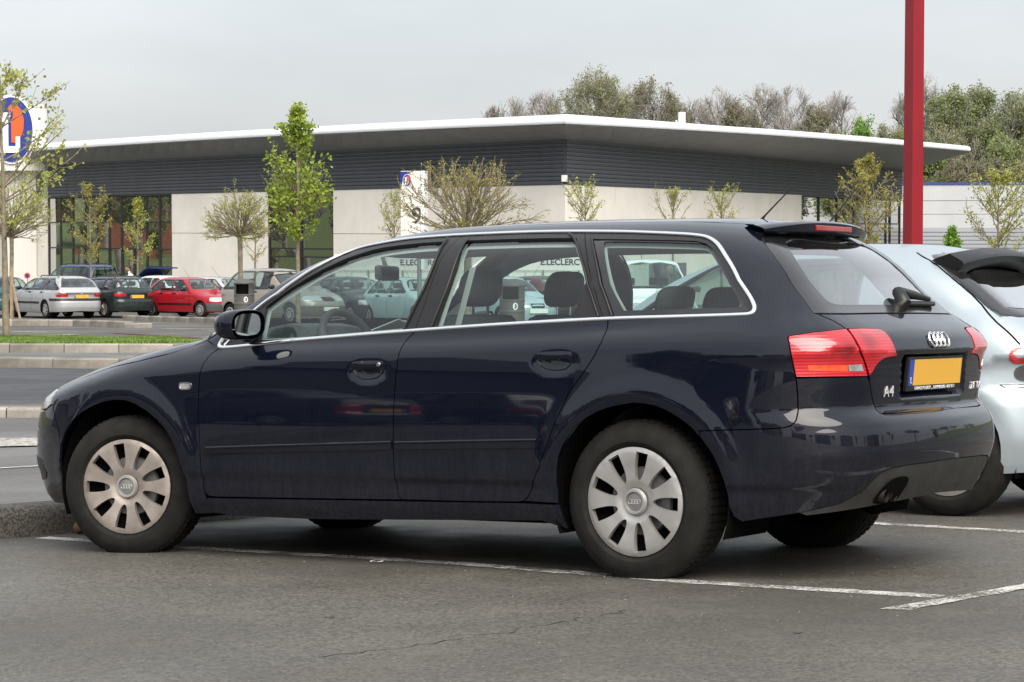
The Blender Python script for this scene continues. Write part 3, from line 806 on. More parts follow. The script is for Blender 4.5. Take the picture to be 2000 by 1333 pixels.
Geo().lathe([(.0, .62), (.12, .60), (.30, .50), (.31, .48), (.10, .46), (.10, 0)], 16).obj('vent_cowl', BM['roof'], rv, True)

# logo: white L and an orange quarter on a blue oval
def ell(cx, cy, rx, ry, n=48, a0=0, a1=2*math.pi): return [(cx + rx*math.cos(a0 + (a1-a0)*i/n), cy + ry*math.sin(a0 + (a1-a0)*i/n)) for i in range(n + (0 if abs(a1-a0) > 6 else 1))]
def logo(parent, M, rx, ry, t):
    Geo().prism(ell(0, 0, rx*1.10, ry*1.07), 0, t*.5, M).obj('logo_border', BM['logo_white'], parent)
    Geo().prism(ell(0, 0, rx, ry), t*.5, t*1.0, M).obj('logo_oval', BM['blue'], parent)
    L_ = [(-.62, .52), (-.02, .52), (-.02, .40), (-.13, .34), (-.13, -.52), (.22, -.52), (.22, -.22), (.42, -.22), (.42, -.72), (-.62, -.72), (-.62, -.58), (-.50, -.52), (-.50, .34), (-.62, .40)]
    Geo().prism([(x*rx, y*ry) for x, y in L_], t, t*1.7, M).obj('logo_letter', BM['logo_white'], parent)
    q = [(-.15, .66), (0.02, .78), (.25, .76), (.48, .60), (.60, .30), (.58, -.02), (.42, -.30), (.18, -.42), (.02, -.40), (.02, .30), (.10, .36), (.10, .56), (-.15, .60)]
    Geo().prism([(x*rx, y*ry) for x, y in q], t, t*1.5, M).obj('logo_orange', BM['orange'], parent)
tw = thing('sign_tower', 'white entrance tower rising above the roof at the left end of the supermarket', 'tower', (-25.0, 119.5, -2.4))
Geo().box(-3.6, 1.2, -.35, .35, 6.3, 9.64).obj('slab', BM['slab'], tw)
Geo().box(-1.0, .6, .4, 2.4, 0, 6.6).obj('tower_core', BM['slab'], tw)
lg_ = thing('round_logo_sign', 'large blue oval sign with white letter L and orange patch on the white tower', 'sign', (-25.44, 119.1, 5.98))
logo(lg_, Matrix.Rotation(R(90), 4, 'X'), 1.08, 1.64, .12)
np_ = thing('no_parking_sign', 'small round red and blue sign on the white wall beside the shop windows', 'sign', (-24.7, 119.0, -1.45))
Geo().lathe([(0, .03), (.13, .03), (.13, 0), (0, 0)], 20, Matrix.Rotation(R(90), 4, 'X')).obj('sign_disc', BM['blue'], np_)
Geo().lathe([(.105, .035), (.155, .035), (.155, 0), (.13, 0)], 20, Matrix.Rotation(R(90), 4, 'X')).obj('sign_ring', BM['orange'], np_)
Geo().tube([(0, .02, -.9), (0, .02, .1)], .02, 6).obj('sign_post', BM['post'], np_)

# aisle sign with the figure nine
ps = thing('aisle_sign', 'white aisle sign with number nine and small blue oval emblem', 'sign', (-2.75, 62, gz(-2.75, 62)))
zt = 1 + (445-335)*62/4560 - gz(-2.75, 62)
Mp = Matrix.Rotation(R(-12), 4, 'Z')
Geo().box(-.19, .36, -.07, .07, zt-1.9, zt, Mp).obj('panel', BM['slab'], ps, bevel=.008)
Geo().box(.362, .46, -.09, .30, zt-2.6, zt+.005, Mp).obj('edge_post', BM['logo_white'], ps, bevel=.008)
Geo().tube([Mp @ Vector((.3, 0, 0)), Mp @ Vector((.3, 0, zt-1.9))], .06, 10).obj('pole', BM['post'], ps)
Geo().prism([(-.19, zt-.015), (.10, zt-.015), (-.02, zt-.12), (-.14, zt-.28), (-.17, zt-.42), (-.19, zt-.44)], -.004, 0, Mp @ Matrix.Translation((0, -.076, 0)) @ Matrix.Rotation(R(90), 4, 'X')).obj('blue_corner', BM['blue'], ps)
logo(ps, Mp @ Matrix.Translation((-.01, -.078, zt-.245)) @ Matrix.Rotation(R(90), 4, 'X'), .105, .152, .008)
me = font_mesh('9', .62, .004, 'CENTER', .004); me.transform(Mp @ Matrix.Translation((.25, -.077, zt-1.2)) @ Matrix.Rotation(R(90), 4, 'X') @ Matrix.Shear('XZ', 4, (0, 0))); link('number', me, BM['letter'], ps)
me = font_mesh('lerc', .14, .002, 'CENTER'); me.transform(Mp @ Matrix.Translation((.305, -.077, zt-.52)) @ Matrix.Rotation(R(90), 4, 'X') @ Matrix.Rotation(R(90), 4, 'Z')); link('small_lettering', me, BM['letter'], ps)

# trolley shelters with lettering, seen through the windows of the dark car
def shelter(cx, cy, w, label):
    z0 = gz(cx, cy); s = thing('trolley_shelter', label, 'trolley shelter', Matrix.Translation((cx, cy, z0)) @ Matrix.Rotation(R(-8), 4, 'Z'), 'trolley shelters')
    n = 8
    for i in range(n):
        Geo().box(-w/2 + i*w/n + .02, -w/2 + (i+1)*w/n - .02, 0, .03, .15, 1.55).obj('shelter_panel', MATS_SHELTER, s)
    for i in range(0, n+1, 2):
        Geo().box(-w/2 + i*w/n - .03, -w/2 + i*w/n + .03, -.04, -.001, 0, 1.62).obj('post', BM['post'], s)
    Geo().box(-w/2, w/2, -.05, .05, 1.62, 2.15).obj('header_board', BM['slab'], s, bevel=.01)
    me = font_mesh('E.LECLERC', .27, .004, 'CENTER', .006); me.transform(Matrix.Translation((w*.12, -.056, 1.88)) @ Matrix.Rotation(R(90), 4, 'X')); link('lettering', me, BM['letter'], s)
    Geo().box(-w/2, w/2, .06, 1.6, 2.10, 2.15).obj('roof', BM['slab'], s)
MATS_SHELTER = simple('milky_panel', (.62, .64, .60), .5)
shelter(1.0, 75, 4.6, 'white trolley shelter with dark lettering behind the maroon saloon')
shelter(-3.6, 77, 4.6, 'white trolley shelter with dark lettering behind the inside mirror of the navy car')
sd = thing('wall_cabinet', 'grey metal door with a small red sign on the stone wall', 'door', Matrix.Translation((6.3, 95.0, 0)) @ Matrix.Rotation(math.atan2(45, 19.7), 4, 'Z'))
Geo().box(-2.2, 2.2, -.07, -.015, -2.4, -.45).obj('door_leaf', BM['post'], sd, bevel=.01)
Geo().box(-.18, .18, -.085, -.072, -.95, -.55).obj('red_sign', BM['orange'], sd)

# red mast
mast = thing('red_mast', 'tall red square sign mast behind the silver hatchback', 'mast', Matrix.Translation((6.86, 40, gz(6.86, 40))) @ Matrix.Rotation(R(30), 4, 'Z'))
RM = simple('red_mast_paint', (.225, .005, .012), .42, noise=.08, nscale=2)
Geo().add([Vector((sx*w, sy*w, z)) for z, w in ((0, .125), (14, .105)) for sx, sy in ((-1, -1), (1, -1), (1, 1), (-1, 1))], [(0, 1, 5, 4), (1, 2, 6, 5), (2, 3, 7, 6), (3, 0, 4, 7), (4, 5, 6, 7)]).obj('shaft', RM, mast, bevel=.006)
Geo().box(-.3, .3, -.3, .3, 0, .05).obj('base_plate', BM['post'], mast)

# grey shed on the right
sh = thing('grey_shed', 'low grey metal shed with blue roof edge at the right', 'warehouse')
SM = dict(up=simple('pale_metal', (.47, .475, .50), .5, noise=.05, nscale=.6), rib=simple('ribbed_metal', (.25, .26, .29), .45), blue=simple('blue_edge', (.03, .05, .24), .5))
A, B = Vector((24.8, 150, 0)), Vector((61, 142.4, 0)); d = (B-A).normalized(); n = Vector((d.y, -d.x, 0)); Lm = (B-A).length
F = lambda s, o, z: A + d*s + n*o + Vector((0, 0, z))
BX = [(0, 2, 3, 1), (4, 5, 7, 6), (0, 1, 5, 4), (2, 6, 7, 3), (0, 4, 6, 2), (1, 3, 7, 5)]
for i, (a, b_) in enumerate(((.975, 1.84), (1.865, 2.70), (2.73, 3.72))):
    for j in range(5):
        Geo().add([F(s, o, z) for z in (a, b_) for o in (-.2, 0) for s in (j*Lm/5 + .01, (j+1)*Lm/5 - .01)], BX).obj('wall_panel', SM['up'], sh)
for i in range(13):
    z = -2.3 + i*.252
    Geo().add([F(s, o, zz) for zz, oo in ((z, .05), (z+.245, .0)) for o in (-.1, oo) for s in (0, Lm)], BX).obj('cladding_slat', SM['rib'], sh)
Geo().add([F(s, o, z) for z in (3.73, 3.88) for o in (-.3, .06) for s in (-.1, Lm)], BX).obj('roof_edge', SM['blue'], sh)
Geo().add([F(0, -.25, -2.5), F(Lm, -.25, -2.5), F(Lm, -.25, 3.71), F(0, -.25, 3.71), F(0, -9, 3.8), F(Lm, -9, 3.8)], [(0, 1, 2, 3), (3, 2, 5, 4)]).obj('shed_core', BM['frame'], sh)
for s in (7.0, 8.6):
    Geo().tube([F(s*1.27, .10, .9), F(s*1.27 + 1.1, .10, 3.7)], .035, 5).obj('wall_brace', SM['rib'], sh)
pr = thing('slanted_prop', 'dark slanted steel prop beside the red mast at the shop end', 'prop', (19.9, 116, -2.2))
Geo().tube([(.55, 0, 0), (-.15, 0, 3.9)], .12, 6).obj('prop_beam', BM['frame'], pr)
# panel outlines of the dark estate on its own body surface, (u, v) in metres
TR = {
    'win': [(-0.809, 0.936), (-0.767, 0.980), (-0.705, 1.029), (-0.634, 1.084), (-0.573, 1.127), (-0.508, 1.160), (-0.450, 1.185), (-0.398, 1.210), (-0.345, 1.231), (-0.298, 1.254), (-0.251, 1.276), (-0.199, 1.294), (-0.130, 1.302), (-0.064, 1.309), (0.062, 1.322), (0.194, 1.325), (0.325, 1.327), (0.584, 1.326), (0.737, 1.324), (0.902, 1.319), (1.037, 1.314), (1.146, 1.310), (1.267, 1.303), (1.385, 1.296), (1.486, 1.289), (1.551, 1.281), (1.601, 1.264), (1.632, 1.247), (1.659, 1.226), (1.725, 1.170), (1.779, 1.096), (1.799, 1.058), (1.801, 1.040), (1.795, 1.029), (1.783, 1.022), (1.767, 1.020), (1.657, 1.018), (1.412, 1.016), (1.183, 1.014), (0.983, 1.008), (0.742, 1.001), (0.494, 0.991), (0.262, 0.981), (-0.057, 0.965), (-0.375, 0.949), (-0.614, 0.930), (-0.796, 0.918)],
    'glassF': [(-0.583, 0.951), (-0.577, 1.027), (-0.579, 1.094), (-0.541, 1.120), (-0.499, 1.148), (-0.438, 1.171), (-0.379, 1.192), (-0.321, 1.213), (-0.264, 1.231), (-0.209, 1.249), (-0.151, 1.263), (-0.094, 1.276), (-0.033, 1.285), (0.030, 1.290), (0.094, 1.294), (0.172, 1.297), (0.271, 1.298), (0.287, 1.222), (0.266, 1.160), (0.236, 1.077), (0.203, 0.989), (-0.032, 0.975), (-0.307, 0.959)],
    'glassR': [(0.376, 1.298), (0.616, 1.296), (0.767, 1.294), (0.929, 1.290), (0.999, 1.226), (1.052, 1.169), (1.096, 1.101), (1.136, 1.024), (0.982, 1.017), (0.741, 1.007), (0.492, 0.998), (0.362, 0.995), (0.386, 1.127), (0.402, 1.212)],
    'glassQ': [(1.001, 1.284), (1.232, 1.277), (1.416, 1.271), (1.504, 1.267), (1.560, 1.257), (1.602, 1.239), (1.647, 1.206), (1.712, 1.147), (1.776, 1.045), (1.772, 1.037), (1.757, 1.034), (1.612, 1.031), (1.410, 1.029), (1.192, 1.026), (1.147, 1.120), (1.087, 1.202)],
    'clearQ': [(1.077, 1.277), (1.293, 1.271), (1.535, 1.262), (1.565, 1.256), (1.591, 1.243), (1.619, 1.219), (1.695, 1.151), (1.751, 1.062), (1.750, 1.053), (1.736, 1.050), (1.543, 1.049), (1.252, 1.045), (1.241, 1.048), (1.082, 1.258), (1.072, 1.272)],
    'doorF': [(-0.794, 0.916), (-0.828, 0.892), (-0.842, 0.854), (-0.855, 0.797), (-0.859, 0.729), (-0.859, 0.651), (-0.857, 0.515), (-0.855, 0.438), (-0.853, 0.373), (-0.853, 0.302), (-0.848, 0.284), (-0.833, 0.271), (-0.790, 0.267), (-0.475, 0.271), (-0.141, 0.275), (0.199, 0.280), (0.213, 0.281), (0.201, 0.310), (0.198, 0.348), (0.196, 0.393), (0.195, 0.465), (0.196, 0.527), (0.199, 0.592), (0.202, 0.660), (0.206, 0.727), (0.211, 0.793), (0.218, 0.845), (0.223, 0.893), (0.226, 0.927), (0.240, 0.952), (0.264, 0.972), (0.276, 0.981)],
    'doorR': [(0.276, 0.981), (0.264, 0.972), (0.240, 0.952), (0.226, 0.927), (0.223, 0.893), (0.218, 0.845), (0.211, 0.793), (0.206, 0.727), (0.202, 0.660), (0.199, 0.592), (0.196, 0.527), (0.195, 0.465), (0.196, 0.393), (0.198, 0.348), (0.201, 0.310), (0.213, 0.281), (0.516, 0.282), (0.765, 0.286), (0.794, 0.287), (0.817, 0.291), (0.838, 0.304), (0.863, 0.342), (0.881, 0.377), (0.902, 0.413), (0.954, 0.523), (0.999, 0.625), (1.056, 0.727), (1.101, 0.783), (1.141, 0.834), (1.171, 0.879), (1.190, 0.922), (1.190, 0.958), (1.187, 0.988), (1.183, 1.014)],
    'seamC': [(1.183, 1.014), (1.187, 0.988), (1.190, 0.958), (1.190, 0.922), (1.171, 0.879), (1.141, 0.834), (1.101, 0.783), (1.056, 0.727), (0.999, 0.625), (0.969, 0.558)],
    'rarch': [(1.005, 0.182), (0.995, 0.203), (0.992, 0.253), (0.987, 0.314), (0.990, 0.370), (0.994, 0.420), (1.004, 0.469), (1.025, 0.516), (1.055, 0.556), (1.091, 0.595), (1.136, 0.625), (1.183, 0.649), (1.233, 0.665), (1.288, 0.676), (1.345, 0.684), (1.396, 0.681), (1.443, 0.672), (1.479, 0.657), (1.513, 0.639), (1.547, 0.616), (1.580, 0.589), (1.610, 0.554), (1.637, 0.517), (1.660, 0.477), (1.677, 0.434), (1.691, 0.392), (1.700, 0.346), (1.704, 0.312), (1.709, 0.281)],
    'farch': [(-1.694, 0.205), (-1.693, 0.225), (-1.686, 0.339), (-1.685, 0.410), (-1.676, 0.481), (-1.642, 0.541), (-1.590, 0.600), (-1.543, 0.633), (-1.486, 0.659), (-1.428, 0.679), (-1.361, 0.690), (-1.292, 0.688), (-1.227, 0.670), (-1.161, 0.640), (-1.103, 0.604), (-1.054, 0.564), (-1.017, 0.514), (-0.989, 0.465), (-0.970, 0.411), (-0.952, 0.366), (-0.947, 0.321), (-0.941, 0.271), (-0.934, 0.220), (-0.931, 0.188)],
    'gateSeam': [(1.791, 1.374), (1.809, 1.325), (1.833, 1.285), (1.871, 1.240), (1.935, 1.167), (1.985, 1.073), (2.006, 1.020), (2.025, 1.013), (2.065, 0.991), (2.086, 0.974), (2.098, 0.957)],
    'lampB': [(1.903, 0.929), (1.910, 0.934), (1.984, 0.946), (2.091, 0.957), (2.098, 0.957), (2.106, 0.932), (2.115, 0.900), (2.128, 0.870), (2.147, 0.842), (2.161, 0.809), (2.171, 0.777), (2.028, 0.779), (1.924, 0.780), (1.916, 0.828), (1.908, 0.874)],
    'lampG': [(2.105, 0.957), (2.172, 0.958), (2.250, 0.956), (2.276, 0.951), (2.287, 0.942), (2.294, 0.924), (2.305, 0.897), (2.310, 0.874), (2.332, 0.850), (2.293, 0.848), (2.257, 0.844), (2.238, 0.837), (2.221, 0.827), (2.207, 0.812), (2.197, 0.796), (2.179, 0.778), (2.166, 0.811), (2.151, 0.842), (2.132, 0.870), (2.120, 0.900), (2.111, 0.930)],
    'amber': [(1.958, 0.824), (1.978, 0.825), (2.088, 0.823), (2.090, 0.797), (1.962, 0.803)],
    'reverse': [(2.089, 0.823), (2.143, 0.825), (2.151, 0.797), (2.093, 0.798)],
    'gateLow': [(2.178, 0.778), (2.183, 0.754), (2.188, 0.732), (2.197, 0.703), (2.208, 0.674), (2.217, 0.658), (2.218, 0.645), (2.225, 0.637), (2.239, 0.633), (2.283, 0.632), (2.636, 0.636)],
    'bumpSeam': [(1.609, 0.579), (1.706, 0.583), (1.837, 0.588), (1.883, 0.592), (1.906, 0.600), (1.921, 0.618), (1.929, 0.650), (1.929, 0.698), (1.927, 0.736), (1.924, 0.776)],
    'rglass': [(1.833, 1.285), (1.871, 1.240), (1.935, 1.167), (1.985, 1.073), (2.006, 1.020), (2.156, 1.019), (2.437, 1.021)],
    'rclear': [(2.423, 1.388), (2.102, 1.331), (2.013, 1.289), (1.998, 1.270), (2.015, 1.214), (2.044, 1.161), (2.081, 1.103), (2.096, 1.074), (2.123, 1.059), (2.160, 1.055), (2.433, 1.057)],
    'valance': [(1.933, 0.268), (2.067, 0.299), (2.146, 0.341), (2.170, 0.373), (2.195, 0.401), (2.222, 0.417), (2.260, 0.426), (2.343, 0.433), (2.536, 0.437)],
    'bumpbot': [(1.709, 0.281), (1.722, 0.254), (1.750, 0.235), (1.941, 0.272)],
    'stripF': [(-0.813, 0.487), (-0.480, 0.500), (-0.119, 0.513), (0.191, 0.524), (0.190, 0.489), (-0.120, 0.479), (-0.482, 0.468), (-0.809, 0.457)],
    'stripR': [(0.207, 0.522), (0.536, 0.532), (0.905, 0.541), (0.923, 0.537), (0.913, 0.506), (0.534, 0.497), (0.206, 0.489)],
    'handleF': [(-0.017, 0.845), (-0.004, 0.853), (0.142, 0.857), (0.152, 0.850), (0.148, 0.824), (0.128, 0.797), (0.100, 0.782), (0.037, 0.779), (0.007, 0.791), (-0.011, 0.818)],
    'handleR': [(0.896, 0.877), (0.907, 0.887), (1.061, 0.886), (1.069, 0.879), (1.062, 0.853), (1.045, 0.825), (1.023, 0.814), (0.956, 0.813), (0.921, 0.826), (0.901, 0.848)],
    'repeater': [(-0.973, 0.763), (-0.963, 0.770), (-0.914, 0.770), (-0.903, 0.763), (-0.902, 0.743), (-0.912, 0.736), (-0.961, 0.735), (-0.971, 0.741)],
    'bumpF': [(-1.762, 0.668), (-1.696, 0.563), (-1.646, 0.473)],
    'sillB': [(-0.931, 0.188), (-0.882, 0.196), (-0.687, 0.183), (-0.292, 0.181), (0.279, 0.195), (0.895, 0.212), (1.005, 0.182)],
    'lampRe': [(3.193, 0.961), (3.099, 0.936), (3.084, 0.906), (3.094, 0.872), (3.192, 0.828), (3.174, 0.790), (3.122, 0.840), (3.021, 0.854), (3.017, 0.904)],
}
# ------------------------------------------------------------------ the dark blue estate car
def wheel_cover(root, A, Rr, mat, mats, phase=0, name='wheel_cover'):
    n = 9; holes = []
    for k in range(n):
        a = phase + 2*math.pi*k/n; H = []
        for i in range(15):
            q = math.pi*i/14
            t = .915 - .535*math.sin(q)**.9 if 0 < i < 14 else .915
            w = .122*math.cos(q)
            if i in (0, 14): w = .122*(1 if i == 0 else -1)
            w += .012*math.sin(q)
            H.append((Rr*(t*math.cos(a) - w*math.sin(a)), Rr*(t*math.sin(a) + w*math.cos(a))))
        holes.append(np.array(H))
    outer = np.array([(Rr*math.cos(2*math.pi*i/72), Rr*math.sin(2*math.pi*i/72)) for i in range(72)])
    v, f = triangulate([outer] + holes, .016)
    dep = pchip([0, .05, .058, .066, .078, .12, .17, .20, Rr], [-.012, -.010, -.004, -.003, .0035, .006, .010, .010, .004])
    rr = np.hypot(v[:, 0], v[:, 1])
    V = np.stack([v[:, 0], -dep(rr), v[:, 1]], 1)
    # wall of each opening
    ed = {}
    for t in f:
        for i in range(3):
            a, b = int(t[i]), int(t[(i+1) % 3])
            if (b, a) in ed: ed.pop((b, a))
            else: ed[(a, b)] = 1
    E = np.array(list(ed)); n0 = len(V); k = len(E)
    Va, Vb = V[E[:, 0]], V[E[:, 1]]; inn = np.array([0, .022, 0])
    i = np.arange(k)
    Q = np.stack([n0+i, n0+k+i, n0+2*k+i, n0+3*k+i], 1)
    VV = np.vstack([V, Va, Vb, Vb*[.985, 1, .985] + inn, Va*[.985, 1, .985] + inn])
    c = np.cross(V[f[:, 1]]-V[f[:, 0]], V[f[:, 2]]-V[f[:, 0]])[:, 1] > 0
    f = f.copy(); f[c] = f[c][:, ::-1]
    me = mesh_np(name, VV, [f, Q], None, True); me.set_sharp_from_angle(angle=R(40))
    link(name, me, mat, root)
    Geo().lathe([(.0, .004), (.034, .004), (.037, .0025)], 36, A).obj('hub_cap', mats['capgrey'], root, True)
    Geo().lathe([(.037, .0025), (.039, .012), (.047, .012), (.053, .0)], 36, A).obj('cap_ring', mats['alloy'], root, True)
    # four interlocked rings on the cap
    g = Geo()
    for q in (-1.5, -.5, .5, 1.5):
        ring = [Vector((q*.0125 + .0085*math.cos(t), -.0055, .0085*math.sin(t))) for t in np.linspace(0, 2*math.pi, 17)]
        g.tube(ring, .0012, 5, False)
    g.obj('cap_emblem', mats['alloy'], root, True)
    # dark drum behind
    Geo().lathe([(0, -.075), (.12, -.075), (.19, -.05), (Rr, -.03)], 36, A).obj('wheel_well_disc', mats['dark'], root)
    Geo().lathe([(0, -.045), (.13, -.045), (.135, -.06)], 36, A).obj('brake_disc', mats['capgrey'], root)

def build_estate():
    S = Shape(**ESTATE)
    # recess for the plate and cups behind the door handles
    base_F = S.F
    def F2(x, y, z):
        f = base_F(x, y, z)
        ss = lambda a: np.clip(a, 0, 1)**2*(3 - 2*np.clip(a, 0, 1))
        rec = ss((.315 - np.abs(y))/.030)*ss((z - .678)/.035)*ss((.857 - z)/.012)*(x > 1.9)
        f = f + .030*rec
        for hx, hz in ((.068, .812), (.985, .845)):
            q = ((x - hx)/.080)**2 + ((z - hz)/.038)**2
            f = f + .014*np.exp(-q**2)*(np.abs(y) > .6)
        return f
    S.F = F2
    M = Matrix(((0.83495, 0.55011, -0.0153, -.1599), (-0.54897, 0.83452, 0.04691, 10.4293), (0.03858, -0.03077, 0.99878, -.4387), (0, 0, 0, 1)))
    root = thing('estate_car', 'dark navy blue estate car with orange number plate and four rings emblem', 'car', M)
    T = {k: np.array(v) for k, v in TR.items()}
    navy, blk, glass_, dark = MAT['navy'], MAT['black_trim'], MAT['glass'], MAT['dark']
    win = chaikin(T['win'], 2)
    wl = T['win']; iC = int(np.argmin(np.linalg.norm(wl - [1.183, 1.014], axis=1)))
    # --- outer panels
    ditch = np.array([(-.12, 1.360), (.05, 1.378), (.3, 1.385), (.78, 1.386), (1.28, 1.382), (1.6, 1.377), (1.735, 1.380)])
    apil = np.array([(-.893, .952), (-.83, .985), (-.77, 1.035), (-.68, 1.105), (-.57, 1.172), (-.44, 1.233), (-.30, 1.292), (-.21, 1.330)])
    gs = T['gateSeam']
    lb = T['lampB']; bs = T['bumpSeam']; ra = T['rarch']; fa = T['farch']; dF = T['doorF']; dR = T['doorR']
    ia = int(np.argmin(np.linalg.norm(ra - bs[0], axis=1)))
    dRr = dR[16+3:]                      # rear edge of the rear door, from its lower corner to the belt
    quarter = np.vstack([apil, ditch, gs[1:], lb[3::-1], lb[:-4:-1], bs[::-1][0:], ra[ia:3:-1], [(.985, .287)], dRr,
                         wl[iC::-1], wl[:-2:-1]])
    panel(S, 'side_panel', navy, [quarter], root, h=.026)
    hood_seam = np.array([(-1.80, .735), (-1.7, .782), (-1.5, .832), (-1.284, .862), (-1.1, .895), (-.96, .935), (-.893, .952)])
    bf = T['bumpF']
    fender = np.vstack([hood_seam, [(-.86, .94)], [(-.796, .918)], dF[1:11], [(-.845, .19)], fa[:3:-1], [(-1.695, .545)], bf[:1], [(-1.778, .70)]])
    panel(S, 'front_wing', navy, [fender], root, h=.026)
    hF = T['handleF']; hR = T['handleR']
    bl = wl[iC:]                          # belt line, rear to front
    iB = int(np.argmin(np.linalg.norm(bl - [.276, .981], axis=1)))
    beltF = bl[iB:][::-1]; beltR = bl[:iB+1][::-1]
    frontd = np.vstack([dF[:-1], beltF[::-1][:-1]])
    reard = np.vstack([dR[:-1], beltR[::-1][:-1]])
    doors = panel(S, 'front_door', navy, [frontd], root, h=.020)
    rdoors = panel(S, 'rear_door', navy, [reard], root, h=.020)
    sill = np.vstack([T['sillB'][1:], [(.988, .282)], [(.79, .283)], [(.5, .279)], [(-.10, .272)], [(-.79, .263)], [(-.845, .262)]])
    panel(S, 'sill', navy, [sill], root, h=.04)
    # door handles, rub strips, repeater
    for d, hh, key in ((doors, hF, 1), (rdoors, hR, 0)):
        top = hh[:, 1].max(); x0, x1 = hh[:, 0].min(), hh[:, 0].max()
        bar = np.array([(x0+.004, top-.030), (x0+.002, top-.012), (x0+.012, top-.002), (x1-.012, top+.001), (x1-.002, top-.010), (x1-.006, top-.030)])
        for dd, sg in zip(d, (1, -1)):
            V, f, Q, N = panel_arrays(S, S.uv, [chaikin(bar, 1)], .012, 0, 0, .02)
            # the bar bridges the cup: take it out of the recess
            n0 = S.normal(S.uv(np.array([[x0-.05, top]])))[0]
            yb = S.uv(np.array([[x0-.06, top-.01], [x1+.05, top-.01]]))
            tt = (V[:, 0]-yb[0, 0])/(yb[1, 0]-yb[0, 0]); yy = yb[0, 1]*(1-tt) + yb[1, 1]*tt
            back = V[:, 1] > 9
            V = V.copy(); k = len(V) - 2*len(Q)
            zz = (V[:, 2] - (top-.016))/.016
            V[:, 1] = yy - .013 + .007*zz**2 + .004*((V[:, 0]-(x0+x1)/2)/.075)**4
            V[k:, 1] += .02
            me = mesh_np('door_handle', V*[1, sg, 1], [f[:, ::sg], Q[:, ::sg]], None, True); me.set_sharp_from_angle(angle=R(45))
            link('door_handle', me, navy, dd)
            if key and sg == 1:
                Mk = Matrix.Translation((x1-.022, float(yy.mean())-.0145, top-.016)) @ Matrix.Rotation(R(90), 4, 'X')
                Geo().lathe([(0, .003), (.008, .003), (.0095, .001), (.0095, -.004)], 18, Mk).obj('key_lock', MAT['chrome'], dd, True)
            lip = chaikin(hh[3:], 1, False)
            ribbon(S, 'handle_lip', navy, lip, .006, .004, dd, both=False, closed=False) if sg == 1 else None
    for dd, key in ((doors, 'stripF'), (rdoors, 'stripR')):
        for sg in (1, -1):
            V, f, Q, N = panel_arrays(S, S.uv, [inset(chaikin(T[key], 0), .001)], .012, .007, 0, .010)
            # softened upper edge
            link('rub_strip', mesh_np('rub_strip', V*[1, sg, 1], [f[:, ::sg], Q[:, ::sg]], N*[1, sg, 1], True), navy, dd[0 if sg == 1 else 1])
            up = T[key][:3] if key == 'stripR' else T[key][:4]
            if sg == 1: ribbon(S, 'strip_edge', navy, up - [0, .004], .013, .0115, dd[0], both=False, closed=False)
    panel(S, 'side_repeater', MAT['clear_lens'], [chaikin(T['repeater'], 1)], root, h=.012, off=.004, gap=.003, rim=.006)
    panel(S, 'repeater_bezel', MAT['chrome'], [chaikin(T['repeater'], 1), inset(chaikin(T['repeater'], 1), .006)], root, h=.012, off=.005, gap=0, rim=.006)
    # --- windows
    gF, gR, gQ, cQ = (T[k] for k in ('glassF', 'glassR', 'glassQ', 'clearQ'))
    sFR = np.array([(.335, 1.327), (.31, 1.22), (.285, 1.08), (.262, .981)]); sRQ = np.array([(.945, 1.3175), (1.02, 1.235), (1.10, 1.13), (1.162, 1.013)])
    i1 = int(np.argmin(np.linalg.norm(wl - [.325, 1.327], axis=1))); i2 = int(np.argmin(np.linalg.norm(wl - [.902, 1.319], axis=1)))
    iB2 = int(np.argmin(np.linalg.norm(wl - [.262, .981], axis=1)))
    frF = np.vstack([wl[:i1], sFR, wl[iB2+1:]]); frR = np.vstack([sFR[::-1], wl[i1+1:i2], sRQ, wl[iC+1:iB2]]); frQ = np.vstack([sRQ[::-1], wl[i2+1:iC]])
    for nm, fr, gg in (('window_frame', frF, gF), ('window_frame', frR, gR), ('window_frame', frQ, gQ)):
        panel(S, nm, blk, [fr, gg], root, h=.03, off=-.004, gap=.0012, rim=.02)
    for gg in (gF, gR):
        panel(S, 'side_window', glass_, [inset(gg, -.004)], root, h=.05, off=-.012, gap=0, rim=0)
    panel(S, 'side_window', glass_, [inset(cQ, -.004)], root, h=.05, off=-.010, gap=0, rim=0)
    panel(S, 'window_border', MAT['black_gloss'], [inset(gQ, -.003), chaikin(cQ, 1)], root, h=.04, off=-.008, gap=0, rim=0)
    tri = np.array([(1.000, 1.224), (1.095, 1.10), (1.137, 1.022), (1.025, 1.018), (1.03, 1.09)])
    panel(S, 'door_corner_trim', blk, [np.array([(1.052, 1.169), (1.098, 1.10), (1.138, 1.020), (1.02, 1.016)])], root, h=.04, off=-.009, gap=0, rim=0)
    for ln in (np.array([(.872, 1.312), (.93, 1.285), (1.004, 1.222), (1.065, 1.155), (1.14, 1.022)]), np.array([(1.0, 1.292), (1.085, 1.205), (1.15, 1.112), (1.20, 1.022)]),
               np.array([(.275, 1.312), (.292, 1.215), (.268, 1.150), (.205, .985)]), np.array([(.385, 1.308), (.40, 1.21), (.378, 1.115), (.345, .995)])):
        ribbon(S, 'frame_rib', blk, chaikin(ln, 2, False), .010, .005, root, closed=False)
    ribbon(S, 'chrome_strip', MAT['chrome'], inset(win, -.001), .017, .006, root)
    quarter_light = ribbon(S, 'quarter_bar', MAT['chrome'], np.array([(-.775, .932), (-.735, .968), (-.715, 1.0)]), .008, .004, root, closed=False)
    # --- roof, bonnet, windscreen
    dp = S.uv(ditch)[:, :2]; ap = S.uv(apil[-1:])[:, :2]
    roof_h = np.vstack([ap, dp, [(1.66, -.25), (1.675, -.1)]])
    roof = np.vstack([[(-.36, -.1), (-.32, -.3)], roof_h, (roof_h*[1, -1])[::-1], [(-.32, .3), (-.36, .1)]])
